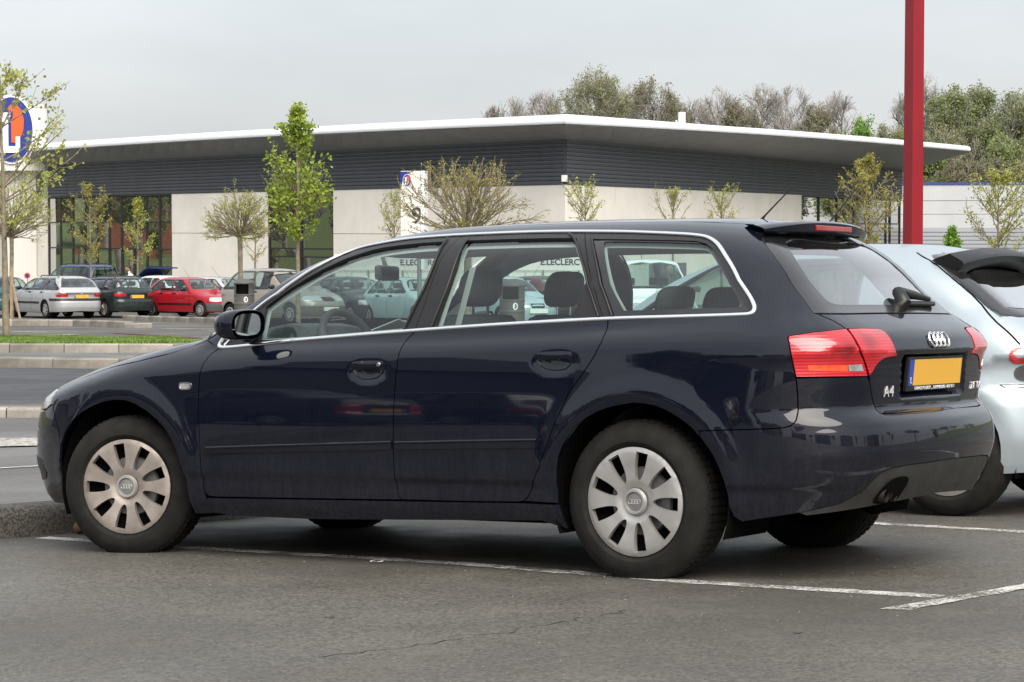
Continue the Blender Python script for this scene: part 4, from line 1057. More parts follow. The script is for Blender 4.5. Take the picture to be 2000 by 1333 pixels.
    panel(S, 'roof', navy, [roof], root, h=.04, proj=S.xy, both=False)
    hs = S.uv(hood_seam)[:, :2]; nose = S.uv(np.stack([np.linspace(S.uf, -1.80, 10), np.linspace(.762, .738, 10)], 1))[:, :2]
    hood_h = np.vstack([nose[:-1], hs, [(-1.0, -.55), (-1.08, -.25)]])
    hood = np.vstack([hood_h, (hood_h*[1, -1])[::-1][:-1]])
    panel(S, 'bonnet', navy, [hood], root, h=.04, proj=S.xy, both=False)
    scr_proj = lambda q: S.root(np.stack([0*q[:, 0] + .35, q[:, 0], q[:, 1]], 1), np.tile([-1., 0, 0], (len(q), 1)), .02, 2.2)
    apP = S.uv(apil); half = [(p[1]+.012, p[2]+.003) for p in apP]
    scr = np.array(half + [(-.3, 1.385), (0, 1.395)] + [(-a, b) for a, b in (half + [(-.3, 1.385)])[::-1]] + [(.5, .985), (0, 1.0), (-.5, .985)])
    panel(S, 'windscreen', glass_, [scr], root, h=.06, proj=scr_proj, both=False, off=-.006, rim=0)
    panel(S, 'scuttle', MAT['dark'], [np.array([(-.93, -.74), (-1.06, -.5), (-1.14, 0), (-1.06, .5), (-.93, .74), (-.85, .6), (-.97, 0), (-.85, -.6)])], root, h=.06, proj=S.xy, both=False, off=-.012)
    # --- tail
    rg = T['rglass']
    rgh = np.vstack([[(2.45, 1.40), (2.15, 1.385), (1.93, 1.335), (1.84, 1.300)], rg[1:]])
    rgl = np.vstack([rgh, mir(S, rgh)])
    rch = chaikin(T['rclear'][::1], 1, False)
    rch = np.vstack([[(2.45, 1.345), (2.15, 1.333)], T['rclear'][2:10], [(2.45, 1.056)]])
    rcl = np.vstack([rch, mir(S, rch)])
    panel(S, 'rear_window', MAT['glass_rear'], [rgl], root, h=.05, both=False, off=-.005, gap=0, rim=0)
    panel(S, 'rear_window_border', MAT['black_gloss'], [rgl, chaikin(rcl, 1)], root, h=.04, both=False, off=-.0025, gap=.002, rim=.01)
    lg = T['lampG']; gl = T['gateLow']
    gth = np.vstack([[(2.437, 1.016)], [(2.15, 1.014), (2.01, 1.014)], gs[7:], lg[1:16], gl[1:-1]])
    gate = np.vstack([gth, mir(S, gth)])
    tg = panel(S, 'tailgate', navy, [gate], root, h=.018, both=False)
    lens = panel(S, 'tail_light', MAT['red_lens'], [lb], root, h=.025, off=.003, gap=.002)
    lens2 = panel(S, 'tailgate_light', MAT['red_lens'], [lg], root, h=.025, off=.003, gap=.002)
    for o_, sg in zip(lens, (1, -1)):
        for nm, key, mt in (('amber_lens', 'amber', 'amber_lens'), ('reversing_lens', 'reverse', 'clear_lens')):
            V, f, Q, N = panel_arrays(S, S.uv, [T[key]], .02, .0045, .001, .003)
            link(nm, mesh_np(nm, V*[1, sg, 1], [f[:, ::sg], Q[:, ::sg]], N*[1, sg, 1], True), MAT[mt], o_)
        # moulded ribs of the lens
        for zz in np.linspace(.842, .93, 8):
            pass
    va = T['valance']
    bmh = np.vstack([bs, lb[11:10:-1], gl[0:], ])
    low = np.vstack([ra[ia:], T['bumpbot'][:-1], va[:-1], [(2.66, .440)]])
    bump = np.vstack([bs, [lb[10]], gl[1:], mir(S, np.vstack([bs, [lb[10]], gl[1:]])), mir(S, low)[::-1][::-1] if False else mir(S, low[::1])[::-1][::-1]]) if False else None
    up_h = np.vstack([bs, [lb[10]], gl[1:]])
    bump = np.vstack([up_h, mir(S, up_h), mir(S, low)[::-1], low[::-1]])
    panel(S, 'rear_bumper', navy, [bump], root, h=.022, both=False)
    vh = np.vstack([va[:-1], [(2.66, .440)]])
    vb = np.array([(2.66, .30), (2.45, .292), (2.28, .285), (2.12, .272), (1.96, .256)])
    val = np.vstack([vh, mir(S, vh), mir(S, vb)[::1], vb])
    panel(S, 'bumper_valance', MAT['valance'], [val], root, h=.03, both=False, off=-.002)
    ex = np.array([(2.20, .296), (2.225, .345), (2.262, .380), (2.31, .392), (2.362, .388), (2.378, .370), (2.355, .31), (2.34, .2915), (2.24, .287)])
    panel(S, 'exhaust_opening', dark, [chaikin(ex, 1)], root, h=.03, both=False, off=.001, gap=0, rim=0)  # dark sheet over the valance paints the shade of the exhaust cut-out
    p0 = S.uv(np.array([[2.285, .335]]))[0]
    for dy in (-.035, .04):
        c = Vector(p0) + Vector((.005, dy, -.012))
        g = Geo().tube([c + Vector((-.22, 0, .02)), c + Vector((-.04, 0, 0)), c + Vector((-.006, 0, -.006))], .027, 16, False)
        g.tube([c + Vector((-.006, 0, -.006)), c + Vector((-.10, 0, .0))], .023, 16, False)
        g.obj('exhaust_pipe', simple('exhaust_metal', (.035, .033, .03), .6, metal=.6), root, True)
    # spoiler with the third brake light
    ys = np.linspace(-1, 1, 25); V = []; F = []
    for t in ys:
        y = t*.475
        yi = t*.47
        xt = 1.788 - .075*abs(t)**3; zt = 1.392 - .034*abs(t)**2.2; zb_ = 1.350 - .008*abs(t)
        A0 = S.xy(np.array([[1.645 - .045*abs(t)**2, yi*(.955 - .02*abs(t))]]))[0]
        V += [A0 + [0, 0, -.004], [A0[0]*.5 + xt*.5, (A0[1] + y)/2, (A0[2]+zt)/2 + .012], [xt - .012, y, zt + .004], [xt, y, zt - .004], [xt - .003, y, zb_ + .003], [xt - .010, y, zb_], [float(S.f_XG(1.338)) - .09*y*y - .012, y, 1.338]]
    m = 7
    for i in range(len(ys)-1):
        for k in range(m-1): F.append((i*m+k, (i+1)*m+k, (i+1)*m+k+1, i*m+k+1))
    me = mesh_np('roof_spoiler', np.array(V), np.array(F), None, True); me.set_sharp_from_angle(angle=R(50))
    sp = link('roof_spoiler', me, navy, root)
    g = Geo()
    g.box(1.774, 1.7895, -.165, .165, 1.3555, 1.3775)
    g.obj('brake_light', MAT['red_deep'], sp, bevel=.004)
    # emblem, badges, plate, wiper
    P = S.uv(np.array([[S.uc, .909]]))[0]; nn = S.normal(P[None])[0]
    Mt = Matrix.Translation(Vector(P) + Vector(nn)*.004) @ Matrix.Rotation(math.atan2(nn[2], nn[0])*-1, 4, 'Y') @ Matrix.Rotation(R(90), 4, 'Z') @ Matrix.Rotation(R(90), 4, 'X')
    g = Geo()
    for q in (-1.5, -.5, .5, 1.5):
        ring = [Mt @ Vector((q*.0415 + .029*math.cos(t), .029*math.sin(t), .002)) for t in np.linspace(0, 2*math.pi, 33)]
        g.tube(ring, .0048, 8, False)
    g.obj('ring_emblem', MAT['chrome'], tg, True)
    def lettering(txt, u, v, size, name):
        me = font_mesh(txt, size, .0016, 'CENTER', 0, 1.12)
        P = S.uv(np.array([[u, v]]))[0]; n = Vector(S.normal(P[None])[0])
        z = n; x = Vector((0, 0, 1)).cross(z).normalized(); y = z.cross(x)
        me.transform(Matrix.Translation(Vector(P) + n*.0025) @ Matrix((x, y, z)).transposed().to_4x4())
        return link(name, me, MAT['badge'], tg)
    lettering('A4', 2.292, .714, .060, 'model_lettering')
    lettering('2.0 TDI', 2*S.uc - 2.235, .718, .042, 'engine_lettering')
    plate_M = Matrix.Translation((2.2145, 0, .779)) @ Matrix.Rotation(.12, 4, 'Y') @ Matrix.Rotation(R(90), 4, 'Z') @ Matrix.Rotation(R(90), 4, 'X')
    pl = Geo().box(-.268, .268, -.068, .066, -.012, .004, plate_M).obj('number_plate', MAT['black_trim'], tg, bevel=.003)
    Geo().box(-.217, .252, -.045, .056, .004, .0065, plate_M).obj('plate_face', MAT['plate_yellow'], pl)
    Geo().box(-.257, -.217, -.045, .056, .004, .0063, plate_M).obj('plate_band', MAT['plate_blue'], pl)
    for txt, sz, px, py, mt in (('L', .035, -.237, -.025, 'white'), ('GARAGE M.LOSCH .... LUXEMBOURG  40 07 07-1', .0185, 0, -.0565, 'white')):
        me = font_mesh(txt, sz, .0005); me.transform(plate_M @ Matrix.Translation((px, py, .0072))); link('plate_lettering', me, MAT[mt], pl)
    g = Geo()
    wp = S.uv(np.array([[2.80, 1.046]]))[0]; wn_ = S.normal(wp[None])[0]
    c = Vector(wp) + Vector(wn_)*.012
    def onglass(u, v, o): q = np.array([[u, v]]); p_ = S.uv(q); return Vector(p_[0] + S.normal(p_)[0]*o)
    a0, a1, a15, a2, a3 = onglass(2.765, 1.050, .016), onglass(2.792, 1.083, .026), onglass(2.87, 1.079, .026), onglass(2.98, 1.074, .024), onglass(3.14, 1.064, .018)
    g.tube([a0 - Vector((.02, 0, .02)), a0, a1, a15, a2, a3], [.034, .031, .026, .022, .018, .010], 10)
    g.tube([onglass(2.83, 1.052, .010), onglass(3.16, 1.050, .010)], .011, 6)
    wo = g.obj('rear_wiper', blk, tg, True)
    # --- lights and nose
    hl = np.array([(-1.782, .668), (-1.83, .645), (-2.05, .630), (-2.30, .628), (-2.33, .70), (-2.2, .722), (-1.95, .735), (-1.80, .737)])
    panel(S, 'headlight', MAT['clear_lens'], [hl], root, h=.03, off=.002)
    nb = np.array([bf[0], (-1.70, .55), fa[4], fa[3], fa[2], fa[1], (-1.72, .205), (-1.9, .20), (-2.3, .20), (S.uf, .20)])
    nt = np.array([(S.uf, .30), (S.uf + .26, .30), (S.uf + .30, .62), (-2.05, .622), (-1.84, .637)])
    nosep = np.vstack([nb, mirf(S, nb)[1:], mirf(S, nt)[::1] if False else np.vstack([mirf(S, nt[::-1])[::-1][::1]])]) if False else None
    left = np.vstack([nt, nb])            # closed half
    half = np.vstack([nt[1:], nb[:-1]])
    panel(S, 'front_bumper', navy, [np.vstack([nt, nb])], root, h=.03)
    gr = np.array([(S.uf + .005, .31), (S.uf + .25, .31), (S.uf + .29, .70), (S.uf + .005, .735)])
    panel(S, 'grille', MAT['black_gloss'], [gr], root, h=.04, off=-.008)
    brow = np.array([(S.uf + .005, .738), (S.uf + .30, .722), (S.uf + .30, .70), (S.uf + .005, .737)])
    fg = np.array([(-2.14, .30), (-1.90, .305), (-1.845, .33), (-1.85, .40), (-1.92, .425), (-2.14, .43)])
    panel(S, 'fog_light_surround', blk, [chaikin(fg, 1)], root, h=.03, off=.003)
    # door mirror
    Mm = Matrix.Translation((-.585, -.930, 1.017))
    for sg in (1, -1):
        V = []; F = []; n = 24
        prof = [(-.085, .10), (-.080, .45), (-.060, .76), (-.025, .95), (.02, 1.0), (.05, .97), (.056, .93)]
        for x, s in prof:
            for k in range(n):
                a = 2*math.pi*k/n; ca, sa = math.cos(a), math.sin(a)
                yy = .084*s*math.copysign(abs(ca)**.7, ca); zz = .066*s*math.copysign(abs(sa)**.75, sa)
                V.append((x + .05*(-yy)*0 + .35*yy*1 - .0, yy, zz + .05*yy))
        m = n
        for i in range(len(prof)-1):
            for k in range(n): F.append((i*n+k, i*n+(k+1) % n, (i+1)*n+(k+1) % n, (i+1)*n+k))
        V = np.array(V)
        cap = [tuple(range(n-1, -1, -1))]
        me = bpy.data.meshes.new('door_mirror'); me.from_pydata([tuple(Mm @ Vector((p[0], p[1], p[2]))*1) if sg > 0 else tuple((lambda w: (w[0], -w[1], w[2]))(Mm @ Vector(p))) for p in V], [], F + cap)
        me.polygons.foreach_set('use_smooth', [True]*len(me.polygons)); me.update()
        bm = bmesh.new(); bm.from_mesh(me); bmesh.ops.recalc_face_normals(bm, faces=bm.faces); bm.to_mesh(me); bm.free()
        mo = link('door_mirror', me, navy, root)
        gl_ = [Mm @ Vector((.052 + .35*p[0], p[0], p[1] + .05*p[0])) for p in [(.060*math.copysign(abs(math.cos(a))**.6, math.cos(a)), .047*math.copysign(abs(math.sin(a))**.65, math.sin(a))) for a in np.linspace(0, 2*math.pi, 24, endpoint=False)]]
        gm = bpy.data.meshes.new('mirror_glass'); gm.from_pydata([(p[0], p[1]*sg, p[2]) for p in gl_], [], [tuple(range(24))[::1 if sg > 0 else -1]]); gm.update()
        link('mirror_glass', gm, MAT['mirror'], mo)
        g = Geo().tube([(-.62, -.80*sg, .965), (-.60, -.86*sg, .966), (-.59, -.90*sg, .975)], [.028, .026, .024], 10)
        g.obj('mirror_stalk', blk, mo, True)
    # --- under the skin
    arch = lambda c, r: np.array([(c + r*math.cos(a), .31 + r*math.sin(a)) for a in np.linspace(math.pi, 0, 24)])
    bot = .215
    ls = np.vstack([[(-2.55, .24), (-1.74, bot)], arch(-1.324, .40), [(-.90, bot), (.95, bot)], arch(1.345, .40), [(1.78, .29), (2.6, .33), (2.6, .90), (2.0, .93), (1.0, .95), (-.7, .89), (-1.3, .80), (-1.8, .72), (-2.55, .70)]])
    panel(S, 'body_liner', dark, [ls], root, h=.06, off=-.022, gap=0, rim=0)  # dark shell added behind the panels so the gaps stay dark
    fl = Geo()
    fl.box(-.92, .93, -.80, .80, .20, .23); fl.box(1.78, 2.12, -.6, .6, .31, .33); fl.box(-2.0, -1.75, -.6, .6, .22, .25)
    fl.box(-1.75, -.90, -.52, .52, .24, .27); fl.box(.92, 1.80, -.52, .52, .27, .30)
    fl.obj('floor_pan', dark, root)
    fb = Geo(); fb.box(-.97, -.95, -.72, .72, .25, .95); fb.box(-1.9, -.96, -.56, .56, .27, .66)
    fb.obj('bulkhead', dark, root)
    for cx in (-1.324, 1.345):
        for sg in (1, -1):
            Mw = Matrix.Translation((cx, -.86*sg, .31)) @ Matrix.Rotation(R(90)*sg, 4, 'X')
            g = Geo(); n = 30; V = []; F = []
            for i in range(n+1):
                a = math.pi*(-.12 + 1.24*i/n)
                for yy in (.0, .36): V.append((cx + .392*math.cos(a), sg*(-.852 + yy), .31 + .392*math.sin(a)))
            for i in range(n): F.append((2*i, 2*i+1, 2*i+3, 2*i+2))
            V.append((cx, sg*(-.852+.36), .31)); c_ = len(V)-1
            for i in range(n): F.append((2*i+1, c_, 2*i+3))
            g.add(V, F).obj('wheel_arch_liner', dark, root)
    # --- wheels
    for cx, sg, st, kind, phs in ((1.324, 1, 0, 'alloy', R(-2)), (-1.324, 1, R(17.4), 'dusty_alloy', R(20)), (1.324, -1, 0, 'alloy', .3), (-1.324, -1, R(15), 'alloy', .1)):
        Mw = Matrix.Translation((cx, -.842*sg, .300)) @ Matrix.Rotation(st, 4, 'Z')
        if sg < 0: Mw = Matrix.Translation((cx, .842, .300)) @ Matrix.Rotation(st + math.pi, 4, 'Z')
        w_, A = wheel_geo(.316, .205, .2135, root, Mw, 'audi', MAT)
        wheel_cover(w_, A, .213, MAT[kind], MAT, phs)
    # --- cabin
    trim_o = np.vstack([[(-.80, .93)], apil[1:] + [.03, -.02], [(-.10, 1.36), (.3, 1.40), (.8, 1.40), (1.4, 1.39), (1.75, 1.33), (1.86, 1.20), (1.95, 1.05), (1.95, .95), (1.0, .95), (0, .92), (-.6, .90)]])
    hFi = np.array([(-.56, .93), (-.545, 1.03), (-.47, 1.115), (-.32, 1.18), (-.15, 1.225), (.05, 1.25), (.17, 1.25), (.19, 1.15), (.14, .96)])
    hRi = np.array([(.44, .97), (.47, 1.12), (.52, 1.22), (.60, 1.245), (.85, 1.245), (.94, 1.19), (1.0, 1.09), (1.05, .99)])
    cq = chaikin(np.array([(1.27, 1.06), (1.15, 1.20), (1.17, 1.235), (1.25, 1.245), (1.50, 1.235), (1.55, 1.21), (1.68, 1.08), (1.67, 1.06)]), 2)
    panel(S, 'pillar_trim', MAT['liner'], [trim_o, inset(gF, .012), inset(gR, .012), inset(chaikin(cQ, 1), .004)], root, h=.05, off=-.035, gap=0, rim=.0)
    panel(S, 'headliner', MAT['liner'], [roof*[.99, .98] + [.005, 0]], root, h=.08, proj=S.xy, both=False, off=-.035, gap=0, rim=0)
    din = np.array([(-.85, .30), (.88, .30), (.95, .76), (1.95, .78), (1.95, .99), (1.15, .985), (.3, .955), (-.6, .915), (-.85, .88)])
    panel(S, 'door_lining', MAT['interior'], [din], root, h=.08, off=-.055, gap=0, rim=.03)
    dash = Geo()
    prof = [(-1.02, .60), (-1.02, .93), (-.95, .955), (-.75, .962), (-.62, .955), (-.55, .90), (-.58, .60)]
    Mx = Matrix(((1, 0, 0, 0), (0, 0, 1, 0), (0, 1, 0, 0), (0, 0, 0, 1)))
    dash.prism(prof, -.70, .70, Mx)
    hood_ = [(-.80, .955), (-.72, 1.005), (-.60, 1.022), (-.50, 1.005), (-.47, .97), (-.52, .90)]
    dash.prism(hood_, -.56, -.18, Mx)
    dash.obj('dashboard', MAT['interior'], root, True, bevel=.012)
    # steering wheel
    Ms = Matrix.Translation((-.40, -.37, .905)) @ Matrix.Rotation(R(64), 4, 'Y')
    g = Geo(); ring = [Ms @ Vector((.185*math.cos(t), .185*math.sin(t), 0)) for t in np.linspace(0, 2*math.pi, 41)]
    g.tube(ring, .017, 8, False); g.lathe([(0, .03), (.06, .028), (.075, .0), (.06, -.02)], 20, Ms)
    for a in (0, math.pi/2, -math.pi/2): 
        d = Vector((math.cos(a), math.sin(a), 0)); s_ = Vector((-d.y, d.x, 0))
        pts = [Ms @ (d*r_ + s_*w_ + Vector((0, 0, h_))) for r_, h_ in ((.05, .015), (.18, .002)) for w_ in (-.022, .022)] + [Ms @ (d*r_ + s_*w_ + Vector((0, 0, h_ - .02))) for r_, h_ in ((.05, .015), (.18, .002)) for w_ in (-.022, .022)]
        g.add(pts, [(0, 1, 3, 2), (4, 6, 7, 5), (0, 2, 6, 4), (1, 5, 7, 3)])
    g.obj('steering_wheel', MAT['interior'], root, True)
    def seat(x, y, back_top, w=.50, lean=.16, posts=True, hr=(.285, .085, .185), hz=.095):
        g = Geo()
        pr = [(x-.02, .50), (x+.02, .48), (x+lean+.05, back_top-.05), (x+lean+.03, back_top), (x+lean-.05, back_top), (x+lean-.07, back_top-.06), (x-.10, .55)]
        g.prism(pr, y - w/2, y + w/2, Mx)
        g.prism([(x-.55, .42), (x-.58, .52), (x-.52, .56), (x-.05, .53), (x, .42)], y - w/2, y + w/2, Mx)
        so = g.obj('seat', MAT['seat_cloth'], root, True, bevel=.05)
        V = []; F = []
        hw, hd, hh = hr; cz = back_top + hz; cx = x + lean + .005
        n, m = 22, 11
        for i in range(m+1):
            t = -math.pi/2 + math.pi*i/m
            for k in range(n):
                a = 2*math.pi*k/n
                cc = math.cos(t); e = lambda v, p: math.copysign(abs(v)**p, v)
                V.append((cx + hd/2*e(math.cos(a), .8)*e(cc, .5) + .02*math.sin(t), y + hw/2*e(math.sin(a), .6)*e(cc, .45), cz + hh/2*e(math.sin(t), .8)))
        for i in range(m):
            for k in range(n): F.append((i*n+k, i*n+(k+1) % n, (i+1)*n+(k+1) % n, (i+1)*n+k))
        Geo().add(V, F).obj('headrest', MAT['seat_cloth'], so, True)
        g = Geo()
        for dy in (-.055, .055): g.tube([(cx - .005, y+dy, back_top - .04), (cx, y+dy, cz - hh*.3)], .0065, 8)
        g.obj('headrest_post', MAT['chrome'], so, True)
    seat(.13, -.37, 1.045, hr=(.27, .10, .165), hz=.115); seat(.09, .37, 1.045, hr=(.27, .10, .165), hz=.115)
    for y in (-.40, .40, 0): seat(1.06, y, .995, .42 if y else .36, .20, hr=(.25, .09, .125), hz=.085)
    # belt from the B pillar, interior mirror
    g = Geo(); g.add([(.40, -.60, 1.24), (.43, -.60, 1.24), (.33, -.64, .95), (.36, -.64, .95)], [(0, 1, 3, 2)]); g.obj('seat_belt', MAT['liner'], root)
    g = Geo().box(-.015, .015, -.12, .12, -.034, .034, Matrix.Translation((-.475, 0, 1.250)) @ Matrix.Rotation(R(14), 4, 'Z'))
    mi = g.obj('interior_mirror', MAT['interior'], root, True, bevel=.014)
    Geo().box(.0155, .017, -.108, .108, -.026, .026, Matrix.Translation((-.475, 0, 1.250)) @ Matrix.Rotation(R(14), 4, 'Z')).obj('mirror_glass', MAT['mirror'], mi)
    Geo().tube([(-.485, .01, 1.27), (-.50, .0, 1.33)], .010, 6).obj('mirror_arm', MAT['interior'], mi)
    # aerial
    Geo().tube([(1.455, 0, 1.415), (1.475, 0, 1.435), (1.60, 0, 1.545)], [.008, .004, .0022], 6).obj('aerial', blk, root, True)
    pp = Geo().box(-.10, .10, -.14, .14, 0, .004, M @ Matrix.Translation((-.72, .34, .985)) @ Matrix.Rotation(R(-22), 4, 'Y') @ Matrix.Rotation(R(20), 4, 'Z'))
    po = pp.obj('paper_sheet', MAT['white']); tag(po, 'white sheet of paper lying on the dashboard of the navy estate car', 'paper')
    Geo().box(-.06, .06, -.10, .07, .0045, .0060, M @ Matrix.Translation((-.72, .34, .985)) @ Matrix.Rotation(R(-22), 4, 'Y') @ Matrix.Rotation(R(20), 4, 'Z')).obj('printed_photo', MAT['black_trim'], po)
    return root, S, M

audi, AS, AM = build_estate()
# ------------------------------------------------------------------ the other cars
def car_shape(L=4.2, wb=2.55, fo=.80, hw=.85, roof=1.42, belt=.92, cowl=-.75, cowl_z=.98, hoodz=.80, rf=-.05, rr=1.35, gb=1.95, gbz=.98, rw=.30, deck=None, roof_w=.58, tailk=.22):
    xf = -wb/2 - fo; xt = xf + L
    gb_ = min(gb, xt - .06)
    W0 = ([.10, .2, .3, .5, .7, .85, .95, 1.1], [hw-.08, hw-.035, hw-.012, hw, hw-.004, hw-.022, hw-.04, hw-.06])
    kw = dict(W0=W0, zc=([xf, xt], [belt-.10, belt-.06]), zb=([xf, cowl, xt], [belt-.05, belt-.02, belt+.02]),
              taper=([xf, xf+.45, xf+1.0, 0, xt-.9, xt-.3, xt], [.09, .035, .008, 0, .004, .03, .06]), crease=.35, flare=.008,
              arches=[(-wb/2, rw+.055), (wb/2, rw+.055)], hub=rw,
              XR=([.1, .28, .42, .56, .62, .66, .85, max(.87, gbz-.10), gbz+.03, gbz+.13], [xt-.12, xt-.04, xt, xt-.005, xt-.03, xt-.06, xt-.06, xt-.075, max(gb_, xt-.16 if deck else gb_), gb_-.12 if not deck else xt-.25]),
              XF=([.1, .25, .45, .58, .68, .8], [xf+.10, xf+.03, xf, xf+.01, xf+.06, xf+.22]),
              ZT=([xf-.1, xf+.12, xf+.4, xf+.8, cowl, cowl+.4, rr, gb_, xt] if not deck else [xf-.1, xf+.12, xf+.4, xf+.8, cowl, cowl+.4, rr, gb_, xt],
                  [hoodz-.22, hoodz-.10, hoodz-.02, hoodz+.06, cowl_z+.03, belt+.06, belt+.08, (gbz+.04), (deck or gbz) + (.0 if deck else .0)]),
              CR=([.2, .6, .9], [.16, .16, .11]), crown_f=.30, hood_crown=.12, k_rear=.32, k_front=.36, k_top=.10,
              Wg=([-.5, 0, .4, .8, 1.0, 1.2], [hw-.02, hw-.06, hw-.11, hw-.20, roof_w, roof_w-.08]),
              gtaper=([xf, cowl, 0, rr, xt], [.04, .01, 0, .03, .08]), z_roof_edge=roof-.05, roof_crown=.11,
              ZR=([cowl, rf, (rf+rr)/2, rr, xt], [roof-.10, roof-.02, roof, roof-.025, roof-.09]),
              XW=([cowl_z-.3, cowl_z, (cowl_z+roof)/2, roof, roof+.15], [cowl-.62, cowl-.10, (cowl+rf)/2-.10, rf-.02, rf+.45]), crown_w=.22, cw=.55,
              XG=([gbz-.2, gbz, roof-.03, roof+.1], [gb_+(gb_-rr)*.35, gb_, rr+.05, rr-.10]), crown_g=.10, cg=.7,
              k_dp=.16, k_ap=.12, k_roof=.16, x_blend=rr-.2, ua=-wb/2 + .0, ub=min(wb/2 - .02, rr-.12), RU=.8, z1=9., RV=.45)
    S = Shape(**kw); S.d = dict(xf=xf, xt=xt, wb=wb, roof=roof, belt=belt, cowl=cowl, cowl_z=cowl_z, rf=rf, rr=rr, gb=gb_, gbz=gbz, rw=rw, hw=hw, deck=deck, hoodz=hoodz)
    return S

_wheel_cache = {}
def small_wheel(parent, cx, y, sg, rw, kind, steer=0):
    key = (round(rw, 3), kind)
    M = Matrix.Translation((cx, -y*sg, rw)) @ Matrix.Rotation(steer + (0 if sg > 0 else math.pi), 4, 'Z') @ Matrix.Rotation(.3*cx, 4, 'Y')
    if key not in _wheel_cache:
        tmp = bpy.data.objects.new('tmp', None)
        r0, A = wheel_geo(rw, .19, rw*.66, None, Matrix.Identity(4), 'plain', MAT, seg=28)
        v = None
        if kind == 'multi':
            g = Geo().lathe([(rw*.60, .004), (rw*.66, .012), (rw*.68, -.004)], 28, A)
            for k in range(14):
                a = 2*math.pi*k/14
                for da in (-.09, .09):
                    g.tube([(.05*math.cos(a), -.004, .05*math.sin(a)), (rw*.62*math.cos(a+da), -.006, rw*.62*math.sin(a+da))], .009, 5)
            g.lathe([(0, .012), (.04, .012), (.055, -.005)], 16, A); g.obj('wheel_cover', MAT['alloy'], r0, True)
        else:
            n = {'seven': 7, 'plain': 12, 'five': 5}[kind]
            Rr = rw*.66; holes = []
            for k in range(n):
                a = 2*math.pi*k/n; q = []
                for t, w in ((.55, .10), (.84, .20 if n < 10 else .12), (.84, -.20 if n < 10 else -.12), (.55, -.10)):
                    w = w*(1.5 if n == 5 else 1); q.append((Rr*(t*math.cos(a) - w*math.sin(a)), Rr*(t*math.sin(a) + w*math.cos(a))))
                holes.append(np.array(q))
            outer = np.array([(Rr*math.cos(2*math.pi*i/40), Rr*math.sin(2*math.pi*i/40)) for i in range(40)])
            v, f = triangulate([outer] + holes, .05); rr = np.hypot(v[:, 0], v[:, 1])
            V = np.stack([v[:, 0], -.004 - .016*np.sin(np.clip(rr/Rr, 0, 1)*math.pi), v[:, 1]], 1)
            c = np.cross(V[f[:, 1]]-V[f[:, 0]], V[f[:, 2]]-V[f[:, 0]])[:, 1] > 0; f[c] = f[c][:, ::-1]
            link('wheel_cover', mesh_np('wheel_cover', V, f, None, True), MAT['alloy'], r0)
        Geo().lathe([(0, -.05), (rw*.66, -.03)], 24, A).obj('wheel_well_disc', MAT['dark'], r0)
        r0.parent = parent; r0.matrix_local = M; _wheel_cache[key] = r0; return r0
    src = _wheel_cache[key]; r = src.copy(); COL.objects.link(r); r.parent = parent; r.matrix_local = M
    for ch in src.children:
        c = ch.copy(); COL.objects.link(c); c.parent = r
    return r

def rrect(u0, u1, z0, z1, r=.03, tilt=0):
    P = np.array([(u0, z0), (u1, z0), (u1 + tilt, z1), (u0 + tilt, z1)])
    return chaikin(resample(P, .12), 2)

